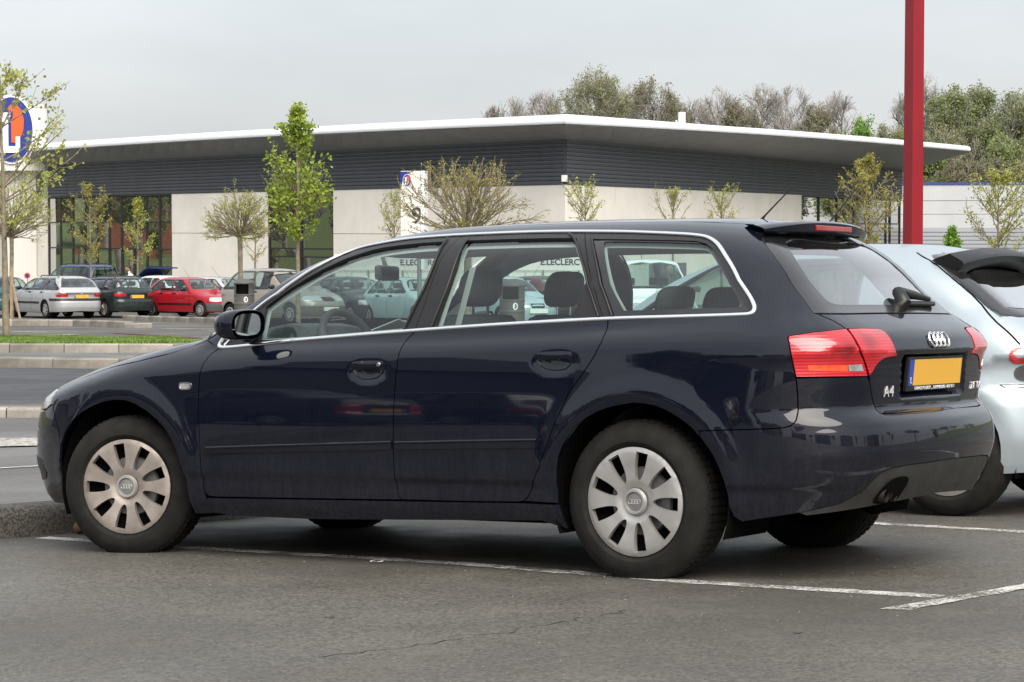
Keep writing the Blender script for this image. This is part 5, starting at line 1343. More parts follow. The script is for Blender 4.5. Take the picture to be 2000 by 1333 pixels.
def build_car(label, M, S, paint, group=None, h=.07, bumper=None, strip=None, wheel='plain', pillars=(.35, 1.05), estate=False, plate='plate_yellow', front_plate='plate_white', lamp='red_lens',
              lamps=None, rear_lamps=None, seats=True, name='parked_car', detail=False, spoiler=None, rails=False, cat='car', low_trim=None, roof_gap=.07, tail_window=True, dpil=.22):
    d = S.d; root = thing(name, label, cat, M, group)
    xf, xt, wb, roof, belt, rw, hw = (d[k] for k in ('xf', 'xt', 'wb', 'roof', 'belt', 'rw', 'hw'))
    uc, uf = S.uc, S.uf; zt = roof - roof_gap; zb0 = .20
    def ux(x):      # u of a point of the flank at x
        if x > S.ub: return S.ub + S.RU*math.atan2(x - S.ub, hw)
        if x < S.ua: return S.ua - S.RU*math.atan2(S.ua - x, hw)
        return x
    arch = lambda c, r, n=18: np.array([(ux(c + r*math.cos(a)), rw + r*math.sin(a)) for a in np.linspace(math.pi, 0, n)])
    ra = rw + d.get('arch', .055)
    bz = belt + .035
    # side windows follow the pillars
    yw = .68
    xwf = lambda z: float(S.f_XW(z) + S.crown_w*yw*yw) + .17
    xwr = lambda z: float(S.f_XG(z) - S.crown_g*yw*yw) - (dpil if not d['deck'] else .20)
    wt = roof - .115
    cuts = [None] + list(pillars) + [None]
    wins = []
    for i in range(len(cuts)-1):
        a, b = cuts[i], cuts[i+1]
        lf = (lambda z: max(xwf(z), -9)) if a is None else (lambda z, a=a: a + .04 + (0 if not isinstance(a, float) else 0))
        rt = (lambda z: xwr(z)) if b is None else (lambda z, b=b: b - .04)
        zs = np.linspace(bz, wt, 5)
        P = [(lf(z), z) for z in zs[::-1]] + [(rt(z), z) for z in zs]
        P = np.array(P)
        if rt((bz+wt)/2) - lf((bz+wt)/2) < .22 or rt(wt) - lf(wt) < .06: continue
        Pm = S.to_uv(S.uv(P)) if False else P
        wins.append(chaikin(resample(Pm, .15), 2))
    # windscreen and tail window notches, in (u, z)
    zw = np.linspace(d['cowl_z']+.03, zt, 6)
    def uf_of(z, y): 
        x = float(S.f_XW(z) + S.crown_w*y*y) + .02
        return S.ua - S.RU*math.atan2(S.ua - x, y) if x < S.ua else x
    yA = lambda z: np.interp(z, [d['cowl_z'], roof], [hw-.17, .50])
    ws = np.array([(uf_of(z, yA(z)), z) for z in zw])
    ug = []
    gz0 = d['gbz'] + .05
    for z in np.linspace(gz0, zt - .02, 6):
        y = np.interp(z, [d['gbz'], roof], [hw-.20, .50]); x = float(S.f_XG(z) - S.crown_g*y*y)
        ug.append((S.ub + S.RU*math.atan2(x - S.ub, y) if x > S.ub else x, z))
    ug = np.array(ug)
    bottom = np.vstack([[(uf, zb0)], [(ux(-wb/2 - ra), zb0)], arch(-wb/2, ra), [(-wb/2 + ra, zb0)], [(wb/2 - ra, zb0)], arch(wb/2, ra), [(ux(wb/2 + ra), zb0 + .02)], [(uc, zb0 + .06)]])
    body = np.vstack([bottom, [(uc, gz0)], ug, [(ug[-1][0]+.12, zt)] if False else [(ug[-1][0], zt - .005)], [(uc, zt - .005)] if False else np.zeros((0, 2)), [(ug[-1][0], zt)], ws[::-1], [(uf, zw[0])]])
    arrs = [panel_arrays(S, S.uv, [body] + wins, h, 0, 0, .012)]
    V, f, Q, N = arrs[0]
    # roof: everything above the top edge of the sides
    us = np.linspace(ws[-1][0], ug[-1][0], 30); side = S.uv(np.column_stack([us, np.full(30, zt)]))[:, :2]
    fr = [(float(S.f_XW(zt) + S.crown_w*y*y) + .02, -y) for y in (.0, .2, .4)]
    bk = [(float(S.f_XG(zt) - S.crown_g*y*y) - .0, -y) for y in (.4, .2, 0)]
    half = np.vstack([[p for p in fr if abs(p[1]) < abs(side[0][1]) - .03], side, [p for p in bk if abs(p[1]) < abs(side[-1][1]) - .03]])
    rp = np.vstack([half, (half*[1, -1])[::-1][1:-1]])
    V2, f2, Q2, N2 = panel_arrays(S, S.xy, [rp], h*1.3, 0, 0, .012)
    VV = np.vstack([V, V*[1, -1, 1], V2]); NN = np.vstack([N, N*[1, -1, 1], N2]); o1 = len(V); o2 = 2*o1
    link('body', mesh_np('body', VV, [np.vstack([f, f[:, ::-1] + o1, f2 + o2]), np.vstack([Q, Q[:, ::-1] + o1, Q2 + o2])], NN, True), paint, root)
    for w in wins:
        panel(S, 'side_window', MAT['glass'], [inset(w, -.004)], root, h=.2, off=-.006, gap=0, rim=0)
        if detail or True:
            ribbon(S, 'window_seal', MAT['black_trim'], inset(w, -.012), .034, .006, root, h=.12)
    tw_ = np.vstack([[(uc, gz0)], ug, [(uc, zt - .005)]])
    twp = np.vstack([tw_[:-1], [(ug[-1][0] + .25, zt - .006)], mir(S, tw_[:-1])[:-1][:0], ])
    tail = np.vstack([ug, mir(S, ug)])
    if spoiler: ribbon(S, 'tail_window_border', MAT['black_gloss'], chaikin(inset(tail, -.015), 1), .10, .003, root, both=False, h=.06)
    if tail_window: panel(S, 'rear_window', MAT['glass_rear' if not spoiler else 'glass_silver'], [inset(tail, -.01)], root, h=.12, both=False, off=-.005, gap=0, rim=0)
    wsp = lambda q: S.root(np.stack([0*q[:, 0] + d['rf'] + .35, q[:, 0], q[:, 1]], 1), np.tile([-1., 0, 0], (len(q), 1)), .02, 2.6)
    P = S.uv(ws); hh = [(p[1]-.004, p[2]) for p in P]
    scr = np.array(hh + [(-a, b) for a, b in hh[::-1]])
    panel(S, 'windscreen', MAT['glass'], [scr], root, h=.12, both=False, off=-.004, gap=0, rim=0, proj=wsp)
    # door seams
    for a in pillars[:2]:
        ribbon(S, 'door_seam', MAT['dark'], np.array([(a, bz), (a, .30)]), .012, .001, root, closed=False, h=.1)
    a0 = xwf(bz) - .06
    ribbon(S, 'door_seam', MAT['dark'], np.array([(a0, bz), (a0 - .03, .6), (a0 + .02, .30)]), .012, .001, root, closed=False, h=.1)
    for a in list(pillars[:2]):
        panel(S, 'door_handle', MAT['black_trim'], [rrect(a - .24, a - .08, belt - .085, belt - .045)], root, h=.1, off=.022, gap=0, rim=.02)
    # lamps
    hl = lamps or (uf + .28, -wb/2 - .42, d['hoodz'] - .24, d['hoodz'] - .10)
    panel(S, 'headlight', MAT['clear_lens'], [rrect(*hl)], root, h=.06, off=.004, gap=0, rim=.01)
    tl = rear_lamps or (xt - .30, uc - .42, belt - .30, belt - .06)
    panel(S, 'tail_light', MAT[lamp], [rrect(*tl)], root, h=.06, off=.006, gap=0, rim=.012)
    mid = (tl[2] + tl[3])/2
    gr = np.array([(uf + .26, d['hoodz']-.13), (uf + .22, d['hoodz']-.25)])
    grl = np.vstack([gr, mirf(S, gr)]); panel(S, 'grille', MAT['black_trim'], [grl], root, h=.08, both=False, off=.003, gap=0, rim=0)
    if bumper:
        bm_, z0, z1 = bumper
        q = np.array([(wb/2 + ra + .01, z0), (wb/2 + ra + .015, z1), (uc - .2, z1 + .01), (uc - .2, z0)])
        rb = np.vstack([np.array([(uc, z0), (wb/2 + ra + .03, z0), (wb/2 + ra + .0, z1)]), [(uc, z1)]])
        e0 = [(ux(wb/2 + ra) + .01, z0), (ux(wb/2 + ra), z1)]; rbm = np.vstack([e0, mir(S, np.array(e0))])
        panel(S, 'rear_bumper', bm_, [resample(rbm, .3)], root, h=.07, both=False, off=.018, gap=0, rim=.02)
        fb = np.array([(ux(-wb/2 - ra), z1), (ux(-wb/2 - ra) - .01, z0)]); fbm = np.vstack([fb, mirf(S, fb)])
        panel(S, 'front_bumper', bm_, [resample(fbm, .3)], root, h=.07, both=False, off=.018, gap=0, rim=.02)
    if strip:
        sm, z0, z1 = strip
        panel(S, 'rub_strip', sm, [np.array([(-wb/2 + ra + .06, z0), (wb/2 - ra - .06, z0), (wb/2 - ra - .06, z1), (-wb/2 + ra + .06, z1)])], root, h=.2, off=.012, gap=0, rim=.012)
    if low_trim:
        panel(S, 'rear_strip', low_trim[0], [(lambda e: np.vstack([e, mir(S, np.array(e))]))([(ux(wb/2 + ra) + .02, low_trim[1]), (ux(wb/2 + ra) + .0, low_trim[2])])], root, h=.07, both=False, off=.012, gap=0, rim=.012)
    zp = .46 if d['deck'] is None and plate == 'low' else belt - .20
    xr = float(S.F(np.array([0.]), np.array([0.]), np.array([zp]))[0]) if False else S.root(np.array([[0, 0, zp]]), np.array([[1., 0, 0]]), .1, 3.5)[0][0]
    if plate:
        pl = Geo().box(xr - .01, xr + .012, -.26, .26, zp - .055, zp + .055).obj('number_plate', MAT[plate], root)
        Geo().box(xr + .0125, xr + .014, -.255, -.215, zp - .05, zp + .05).obj('plate_band', MAT['plate_blue'], pl)
    xn = S.root(np.array([[0, 0, .45]]), np.array([[-1., 0, 0]]), .1, 3.5)[0][0]
    Geo().box(xn - .03, xn + .01, -.26, .26, .40, .51).obj('number_plate', MAT[front_plate], root)
    # mirrors
    for sg in (1, -1):
        g = Geo(); xm = xwf(bz) + .10; ym = hw + .09
        V_ = []; F_ = []; n, m = 14, 8
        for i in range(m+1):
            t = -math.pi/2 + math.pi*i/m
            for k in range(n):
                a = 2*math.pi*k/n; V_.append((xm + .055*math.cos(t)*math.cos(a), -sg*(ym + .105*math.copysign(abs(math.sin(a)*math.cos(t))**.7, math.sin(a))), belt + .075 + .065*math.copysign(abs(math.sin(t))**.8, math.sin(t))))
        for i in range(m):
            for k in range(n): F_.append((i*n+k, i*n+(k+1) % n, (i+1)*n+(k+1) % n, (i+1)*n+k))
        g.add(V_, F_); g.obj('door_mirror', MAT['black_trim'], root, True)
    for cx in (-wb/2, wb/2):
        for sg in (1, -1): small_wheel(root, cx, hw - d.get('inset', .035), sg, rw, wheel)
    # underside, cabin
    g = Geo(); g.box(-wb/2 + .42, wb/2 - .42, -hw + .06, hw - .06, .19, .23); g.box(xf + .25, xt - .2, -.52, .52, .24, .28); g.obj('floor_pan', MAT['dark'], root)
    ls = np.vstack([[(uf, .26)], [(ux(-wb/2 - ra), .26)], arch(-wb/2, ra + .03), [(-wb/2 + ra + .03, .22), (wb/2 - ra - .03, .22)], arch(wb/2, ra + .03), [(ux(wb/2 + ra + .03), .28), (uc, .30), (uc, belt - .12), (d['cowl'], belt - .06), (uf, d['hoodz'] - .2)]])
    panel(S, 'body_liner', MAT['dark'], [ls], root, h=.14, off=-.03, gap=0, rim=0)  # same dark shell added inside the other cars
    for cx in (-wb/2, wb/2):
        for sg in (1, -1):
            n = 14; V_ = []; F_ = []
            for i in range(n+1):
                a = math.pi*(-.1 + 1.2*i/n)
                for yy in (.12, .40): V_.append((cx + (ra+.012)*math.cos(a), sg*(-hw + yy), rw + (ra+.012)*math.sin(a)))
            for i in range(n): F_.append((2*i, 2*i+1, 2*i+3, 2*i+2))
            V_.append((cx, sg*(-hw + .40), rw)); c_ = len(V_)-1
            for i in range(n): F_.append((2*i+1, c_, 2*i+3))
            Geo().add(V_, F_).obj('wheel_arch_liner', MAT['dark'], root)
    if seats:
        Mx = Matrix(((1, 0, 0, 0), (0, 0, 1, 0), (0, 1, 0, 0), (0, 0, 0, 1)))
        g = Geo().prism([(d['cowl']-.05, .55), (d['cowl']-.05, belt+.0), (d['cowl']+.35, belt+.03), (d['cowl']+.42, .6)], -hw+.12, hw-.12, Mx); g.obj('dashboard', MAT['interior'], root)
        for x, y, w in ((.15, -.36, .48), (.15, .36, .48), (1.0, -.38, .42), (1.0, .38, .42)):
            if x > d['rr']: continue
            x = x + (d['cowl'] + .75)
            so = Geo().prism([(x-.05, .4), (x+.10, .4), (x+.25, belt+.10), (x+.13, belt+.12)], y-w/2, y+w/2, Mx).obj('seat', MAT['seat_cloth'], root, bevel=.03)
            Geo().box(x+.12, x+.22, y-.13, y+.13, belt+.15, belt+.31).obj('headrest', MAT['seat_cloth'], so, True, bevel=.04)
    if rails:
        for sg in (1, -1):
            pts = [S.xy(np.array([[x, sg*.50]]))[0] + [0, 0, dz] for x, dz in ((d['rf']+.25, -.01), (d['rf']+.35, .05), (d['rr']-.25, .055), (d['rr']-.12, -.01))]
            Geo().tube(pts, .016, 6).obj('roof_rail', MAT['black_trim'], root, True)
    x0 = d['rr'] - .1 if estate else d['rf'] + .15
    p = S.xy(np.array([[x0, .15]]))[0]
    Geo().tube([p, p + [.34, 0, .36]], [.006, .003], 5).obj('aerial', MAT['black_trim'], root)
    if spoiler: spoiler(S, root)
    return root

P_ = lambda n, c, **k: car_paint(n, c, **{**dict(metal=.0, rough=.4, dirt=.12), **k})
PAINT = dict(silver=P_('silver_paint', (.42, .43, .44), metal=.35), green=P_('dark_green_paint', (.010, .018, .018)), red=P_('red_paint', (.30, .007, .016)), beige=P_('beige_paint', (.30, .265, .225), metal=.3),
             iceblue=P_('ice_blue_paint', (.40, .455, .49), metal=.55, rough=.46, dirt=.05, coat=.25), black=P_('dark_grey_paint', (.020, .024, .027)), maroon=P_('maroon_paint', (.075, .014, .020)), paleblue=P_('pale_blue_paint', (.36, .47, .50), metal=.2),
             white=P_('white_paint', (.74, .76, .76)), blue=P_('blue_paint', (.018, .035, .13)), teal=P_('teal_paint', (.05, .11, .11)))
def wpose(x, y, deg, dz=0):
    """ground pose: the car's tail points along deg (from +X towards +Y); the car leans with the ground"""
    a = R(deg); ex = Vector((math.cos(a), math.sin(a), 0)); ey = Vector((-math.sin(a), math.cos(a), 0)); e = 1.2
    zx = (gz(x + ex.x*e, y + ex.y*e) - gz(x - ex.x*e, y - ex.y*e))/(2*e); zy = (gz(x + ey.x*.7, y + ey.y*.7) - gz(x - ey.x*.7, y - ey.y*.7))/1.4
    X = Vector((ex.x, ex.y, zx)).normalized(); Y = Vector((ey.x, ey.y, zy)); Z = X.cross(Y).normalized(); Y = Z.cross(X)
    return Matrix.Translation((x, y, gz(x, y) + dz)) @ Matrix((X, Y, Z)).transposed().to_4x4()
def by_wheel(px, dep, deg, wx, wy, dz=0):
    """pose that puts the wheel at (wx, wy) of the car over image column px at the given distance"""
    x = at_px_(px, dep); a = R(deg); return wpose(x - (wx*math.cos(a) - wy*math.sin(a)), dep - (wx*math.sin(a) + wy*math.cos(a)), deg, dz)
at_px_ = lambda px, y: (px - 1000)/4560*y
GRP = 'cars parked in the far car park'
blk = MAT['black_trim']
# silver hatchback standing beside the dark estate
def big_spoiler(S, root):
    d = S.d; V = []; F = []; ys = np.linspace(-1, 1, 27); z0 = d['roof']
    for t in ys:
        y = t*.575; a = abs(t); x0 = d['rr'] + .14 - .05*a**2; xt_ = d['rr'] + .29 - .06*a**3
        zr = lambda x: float(S.xy(np.array([[x, y*.9]]))[0][2])
        za = zr(x0) + .004
        V += [(x0 - .03, y, za), (x0, y, za + .014), (x0 + .07, y, z0 - .046 - .040*a**2), (xt_, y, z0 - .078 - .050*a**2.5), (xt_ + .008, y, z0 - .092 - .050*a**2.5), (xt_ - .02, y, z0 - .115 - .055*a**2.5), (xt_ - .03, y*.985, z0 - .122 - .055*a**2), (float(S.f_XG(z0 - .145 - .055*a*a)) - .10*y*y - .02, y*.97, z0 - .145 - .055*a*a)]
    m = 8
    for i in range(len(ys)-1):
        for k in range(m-1): F.append((i*m+k, (i+1)*m+k, (i+1)*m+k+1, i*m+k+1))
    F += [tuple(range(m)), tuple(range((len(ys)-1)*m, len(ys)*m))[::-1]]
    me = bpy.data.meshes.new('roof_spoiler'); me.from_pydata(V, [], F); bm = bmesh.new(); bm.from_mesh(me); bmesh.ops.recalc_face_normals(bm, faces=bm.faces); bm.to_mesh(me); bm.free()
    me.polygons.foreach_set('use_smooth', [True]*len(me.polygons)); me.set_sharp_from_angle(angle=R(40)); link('roof_spoiler', me, blk, root)
    panel(S, 'lower_lens', simple('smoked_lens', (.06, .06, .06), .25, coat=.6, noise=.2, nscale=40), [rrect(1.545, 1.90, .685, .768)], root, h=.06, off=.005, gap=0, rim=.012)
    # hatch seam, window border, grey lower half of the lamps
    sm = np.array([(d['rr'] - .02, d['roof'] - .072)] + [(S.ub + S.RU*math.atan2(float(S.f_XG(z)) - .10 - .05*(z < 1.1) - S.ub, yy), z) for z, yy in ((1.30, .575), (1.20, .62), (1.10, .66), (1.0, .69), (.93, .70), (.87, .71))])
    ribbon(S, 'hatch_seam', MAT['dark'], chaikin(sm, 1, False), .010, .0015, root, closed=False)
HS = car_shape(L=3.98, wb=2.58, fo=.82, hw=.86, roof=1.43, belt=.93, cowl=-.80, cowl_z=.98, hoodz=.82, rf=-.10, rr=1.07, gb=1.66, gbz=.985, rw=.305, roof_w=.60)
HS.d.update(arch=.040, inset=.070)
build_car('silver blue hatchback with black roof spoiler beside the navy estate car', AM @ Matrix.Translation((-.07, 3.26, 0)), HS, PAINT['iceblue'], h=.035, wheel='five', pillars=(.22, .80), strip=(PAINT['iceblue'], .45, .53),
          low_trim=(MAT['chrome'], .655, .672), rear_lamps=(1.52, 1.92, .775, .855), dpil=1.0, spoiler=big_spoiler, name='hatchback', plate='plate_yellow')
# the far row
E1 = car_shape(L=4.73, wb=2.70, fo=.95, hw=.88, roof=1.45, belt=.95, cowl=-.72, cowl_z=1.0, hoodz=.82, rf=.0, rr=1.85, gb=2.28, gbz=1.0, rw=.30)
build_car('silver estate car with roof rails and yellow plate, seen from behind', by_wheel(88, 78.6, -54, 1.35, -.84), E1, PAINT['silver'], GRP, wheel='seven', pillars=(.30, 1.22), strip=(blk, .50, .57), low_trim=(blk, .60, .68), rear_lamps=(1.95, 2.24, .73, .87), rails=True, estate=True, name='estate_car')
E2 = car_shape(L=4.40, wb=2.66, fo=.85, hw=.85, roof=1.42, belt=.93, cowl=-.75, cowl_z=.98, hoodz=.80, rf=-.05, rr=1.72, gb=2.0, gbz=.98, rw=.30)
build_car('dark green estate car squeezed between silver estate and red hatchback', by_wheel(203, 79.6, -50, 1.33, -.81), E2, PAINT['green'], GRP, wheel='multi', pillars=(.30, 1.15), strip=(blk, .48, .54), rear_lamps=(1.85, 2.20, .74, .84), estate=True, name='estate_car', rails=True)
H1 = car_shape(L=3.75, wb=2.47, fo=.72, hw=.81, roof=1.39, belt=.90, cowl=-.78, cowl_z=.95, hoodz=.80, rf=-.18, rr=1.12, gb=1.62, gbz=.95, rw=.275)
build_car('small red hatchback with grey bumpers facing right', by_wheel(390, 79.3, 140, -1.235, .775), H1, PAINT['red'], GRP, bumper=(simple('grey_bumper', (.06, .062, .065), .6), .24, .50), strip=(blk, .44, .50), wheel='plain', pillars=(.22, .88), front_plate='plate_white', name='hatchback')
V1 = car_shape(L=4.28, wb=2.76, fo=.80, hw=.87, roof=1.62, belt=1.0, cowl=-.92, cowl_z=1.08, hoodz=.92, rf=-.05, rr=1.40, gb=1.98, gbz=1.05, rw=.30, roof_w=.60)
build_car('beige people carrier with black door mirror behind the litter bin', by_wheel(566, 65.4, 134, -1.38, .83), V1, PAINT['beige'], GRP, bumper=(simple('brown_bumper', (.085, .075, .065), .6), .26, .54), wheel='plain', pillars=(-.42, .38, 1.12), name='people_carrier')
S1 = car_shape(L=4.4, wb=2.6, fo=.88, hw=.84, roof=1.40, belt=.92, cowl=-.80, cowl_z=.97, hoodz=.80, rf=-.08, rr=1.0, gb=1.52, gbz=.98, rw=.29, deck=1.0)
build_car('dark grey saloon facing the navy car, seen through its front window', wpose(at_px_(690, 69), 69, 122), S1, PAINT['black'], GRP, wheel='plain', pillars=(.20, .85), name='saloon_car')
build_car('maroon saloon seen through the rear door window of the navy car', wpose(at_px_(1030, 67), 67, -48), S1, PAINT['maroon'], GRP, wheel='plain', pillars=(.20, .85), rear_lamps=(1.56, 1.98, .72, .85), name='saloon_car', bumper=(blk, .28, .5))
H2 = car_shape(L=3.62, wb=2.44, fo=.68, hw=.79, roof=1.37, belt=.88, cowl=-.76, cowl_z=.93, hoodz=.78, rf=-.15, rr=1.10, gb=1.55, gbz=.93, rw=.27)
build_car('pale blue small hatchback nose on, seen past the driver seat', wpose(at_px_(985, 62), 62, 118), H2, PAINT['paleblue'], GRP, wheel='plain', pillars=(.2, .85), name='hatchback')
build_car('pale blue hatchback seen between the inside mirror and middle pillar', wpose(at_px_(806, 66), 66.5, 128), H2, PAINT['paleblue'], GRP, wheel='plain', pillars=(.2, .85), name='hatchback')
V2 = car_shape(L=4.1, wb=2.69, fo=.75, hw=.84, roof=1.74, belt=1.02, cowl=-1.0, cowl_z=1.08, hoodz=.92, rf=-.45, rr=1.72, gb=1.95, gbz=1.1, rw=.29, roof_w=.68)
build_car('white van facing the camera, seen through the rear side window', wpose(at_px_(1262, 50), 50, 98), V2, PAINT['white'], GRP, wheel='plain', pillars=(.15, 1.0), name='white_van', cat='van')
V3 = car_shape(L=4.5, wb=2.65, fo=.85, hw=.90, roof=1.78, belt=1.08, cowl=-.72, cowl_z=1.12, hoodz=1.0, rf=-.05, rr=1.95, gb=2.15, gbz=1.15, rw=.35, roof_w=.66)
build_car('dark blue tall car behind the silver estate', wpose(at_px_(140, 93), 93, -40), V3, PAINT['blue'], GRP, wheel='plain', pillars=(.35, 1.2), estate=True, name='parked_car', rails=True)
build_car('white saloon mostly hidden behind the red hatchback', wpose(at_px_(330, 88), 88, 140), S1, PAINT['white'], GRP, wheel='plain', pillars=(.2, .85), name='saloon_car')
build_car('silver hatchback behind the beige people carrier', wpose(at_px_(432, 84), 84, 150), H1, PAINT['silver'], GRP, wheel='plain', pillars=(.22, .88), name='hatchback')
build_car('teal car cut by the left edge beside the silver estate', wpose(at_px_(-25, 83), 83, -54), E2, PAINT['teal'], GRP, wheel='plain', pillars=(.3, 1.15), estate=True, name='parked_car')
BH = build_car('blue hatchback with its tailgate raised behind the green estate', wpose(at_px_(268, 90), 90, -52), H1, PAINT['blue'], GRP, wheel='plain', pillars=(.22, .88), name='hatchback', tail_window=False)
g = Geo(); V_ = []; n = 8
for i in range(n+1):
    t = i/n; x = 1.12 + 1.02*t; z = 1.36 + .42*math.sin(t*1.6) - .10*t*t
    for y in (-.60 + .03*t, .60 - .03*t): V_ += [(x, y, z), (x, y, z - .035)]
F_ = []
for i in range(n): a = 4*i; b = a+4; F_ += [(a, a+2, b+2, b), (a+1, b+1, b+3, a+3), (a, b, b+1, a+1), (a+2, a+3, b+3, b+2)]
F_ += [(0, 1, 3, 2), (4*n, 4*n+2, 4*n+3, 4*n+1)]
tl = g.add(V_, F_).obj('raised_tailgate', PAINT['blue'], BH)
Geo().box(-.46, .46, -.24, .20, .002, .010, Matrix.Translation((1.62, 0, 1.665)) @ Matrix.Rotation(R(-14), 4, 'Y') @ Matrix.Rotation(R(90), 4, 'Z')).obj('tailgate_window', MAT['black_gloss'], tl)
# ------------------------------------------------------------------ trees
def unit(v): return v/np.maximum(np.linalg.norm(v, axis=-1, keepdims=True), 1e-9)
def rot_dirs(rng, d, ang, n_each):
    """n directions at roughly ang from each d"""
    d = np.repeat(d, n_each, 0); r = unit(rng.normal(size=d.shape)); p = unit(np.cross(d, r))
    a = ang[:, None] if hasattr(ang, 'shape') else ang
    return unit(d*np.cos(a) + p*np.sin(a))
def tubes(P0, P1, r0, r1, k=4):
    d = unit(P1 - P0); ref = np.where(np.abs(d[:, 2:3]) < .9, [[0, 0, 1.]], [[1., 0, 0]]); a = unit(np.cross(d, ref)); b = np.cross(d, a)
    V = []; n = len(P0)
    for P, r in ((P0, r0), (P1, r1)):
        for i in range(k):
            t = 2*np.pi*i/k; V.append(P + (a*np.cos(t) + b*np.sin(t))*r[:, None])
    V = np.stack(V, 1).reshape(-1, 3); base = np.arange(n)[:, None]*2*k
    F = np.concatenate([base + np.array([[i, (i+1) % k, k + (i+1) % k, k + i]]) for i in range(k)], 0)
    return V, F
class Wood:
    def __init__(s): s.V = []; s.F = []; s.n = 0
    def add(s, P0, P1, r0, r1, k=4):
        if len(P0) == 0: return
        V, F = tubes(np.asarray(P0, float), np.asarray(P1, float), np.asarray(r0, float), np.asarray(r1, float), k)
        s.V.append(V); s.F.append(F + s.n); s.n += len(V)
    def mesh(s, name): return mesh_np(name, np.vstack(s.V), np.vstack(s.F), None, True)
def bend(rng, S, D, Ln, r0, r1, W, up, seg=3, k=4, wob=.12):
    """polyline branches; returns points along and end directions"""
    pts = [S]; d = D.copy(); n = len(S)
    for i in range(seg):
        d = unit(d + up*np.array([0, 0, 1.]) + rng.normal(0, wob, d.shape)); q = pts[-1] + d*(Ln/seg)[:, None]
        a = r0 + (r1 - r0)*i/seg; b = r0 + (r1 - r0)*(i+1)/seg
        W.add(pts[-1], q, a, b, k); pts.append(q)
    return np.stack(pts, 1), d
def along(pts, t):
    seg = pts.shape[1] - 1; x = np.clip(t*seg, 0, seg - 1e-6); i = x.astype(int); f = (x - i)[:, None]; r = np.arange(len(pts))
    return pts[r, i]*(1-f) + pts[r, i+1]*f, unit(pts[r, i+1] - pts[r, i])
def leaves(rng, P, size, jit, flat=.4):
    n = len(P); P = P + rng.normal(0, jit, P.shape); a = unit(rng.normal(size=(n, 3))); b = unit(np.cross(a, rng.normal(size=(n, 3)))); s = size*rng.uniform(.6, 1.3, n)[:, None]
    V = np.stack([P - a*s*.5, P + b*s*.32, P + a*s*.5, P - b*s*.32], 1).reshape(-1, 3)
    return V, np.arange(4*n).reshape(n, 4)

TM = dict(bark=simple('bark', (.20, .165, .115), .9, noise=.4, nscale=6), bark_grey=simple('hazed_grey_bark', (.27, .25, .235), .9, noise=.3, nscale=2),  # grey bark of the wood lightened to stand in for distance haze
          twig=simple('twigs', (.13, .10, .065), .9))
def leaf_mat(name, a, b, trans=.35):
    n = NB(name); v = n.coord('Object'); f = n.noise(v, 1.6, 3); g = n.noise(v, 37., 1)
    n.set(Base_Color=n.mix(n.ramp(n.mix(.6, f, g), [(.38, 0.), (.62, 1.)]), a, b), Roughness=.6)
    n.b.inputs['Subsurface Weight'].default_value = 0
    t = n.n('ShaderNodeBsdfTranslucent'); n.l(n.b.inputs['Base Color'].links[0].from_socket, t.inputs[0]); m = n.n('ShaderNodeMixShader'); m.inputs[0].default_value = trans
    o = n.t.nodes['Material Output']; n.l(n.b.outputs[0], m.inputs[1]); n.l(t.outputs[0], m.inputs[2]); n.l(m.outputs[0], o.inputs[0])
    return n.m
LM = dict(lime=leaf_mat('fresh_lime_leaves', (.17, .25, .022), (.33, .40, .05)), yellow=leaf_mat('yellow_green_leaves', (.26, .29, .05), (.42, .44, .10)),
          olive=leaf_mat('olive_leaves', (.22, .21, .04), (.38, .35, .07)), spring=leaf_mat('hazed_spring_leaves', (.20, .22, .09), (.30, .31, .13)),  # spring, green and dull leaf colours lightened in place of air haze
          green=leaf_mat('hazed_green_leaves', (.165, .205, .070), (.26, .31, .11)), dull=leaf_mat('hazed_dull_leaves', (.17, .165, .09), (.26, .24, .13)),
          bright=leaf_mat('bright_green_leaves', (.13, .26, .025), (.21, .36, .05)))

def finish(name, label, cat, loc, trunk, crownW, LV, mat, group=None, bark='bark'):
    t = thing(name, label, cat, loc, group)
    link('trunk', trunk.mesh('trunk'), TM[bark], t)
    V = np.vstack(crownW.V) if crownW.n else np.zeros((0, 3)); F = np.vstack(crownW.F) if crownW.n else np.zeros((0, 4), int)
    if LV is not None and len(LV[0]): V2 = np.vstack([V, LV[0]]); F2 = np.vstack([F, LV[1] + len(V)])
    else: V2, F2 = V, F
    me = mesh_np('crown', V2, F2); me.materials.append(TM[bark]); me.materials.append(mat)
    mi = np.zeros(len(F2), np.int32); mi[len(F):] = 1
    if len(me.polygons) == len(mi): me.polygons.foreach_set('material_index', mi)
    link('crown', me, None, t)
    return t

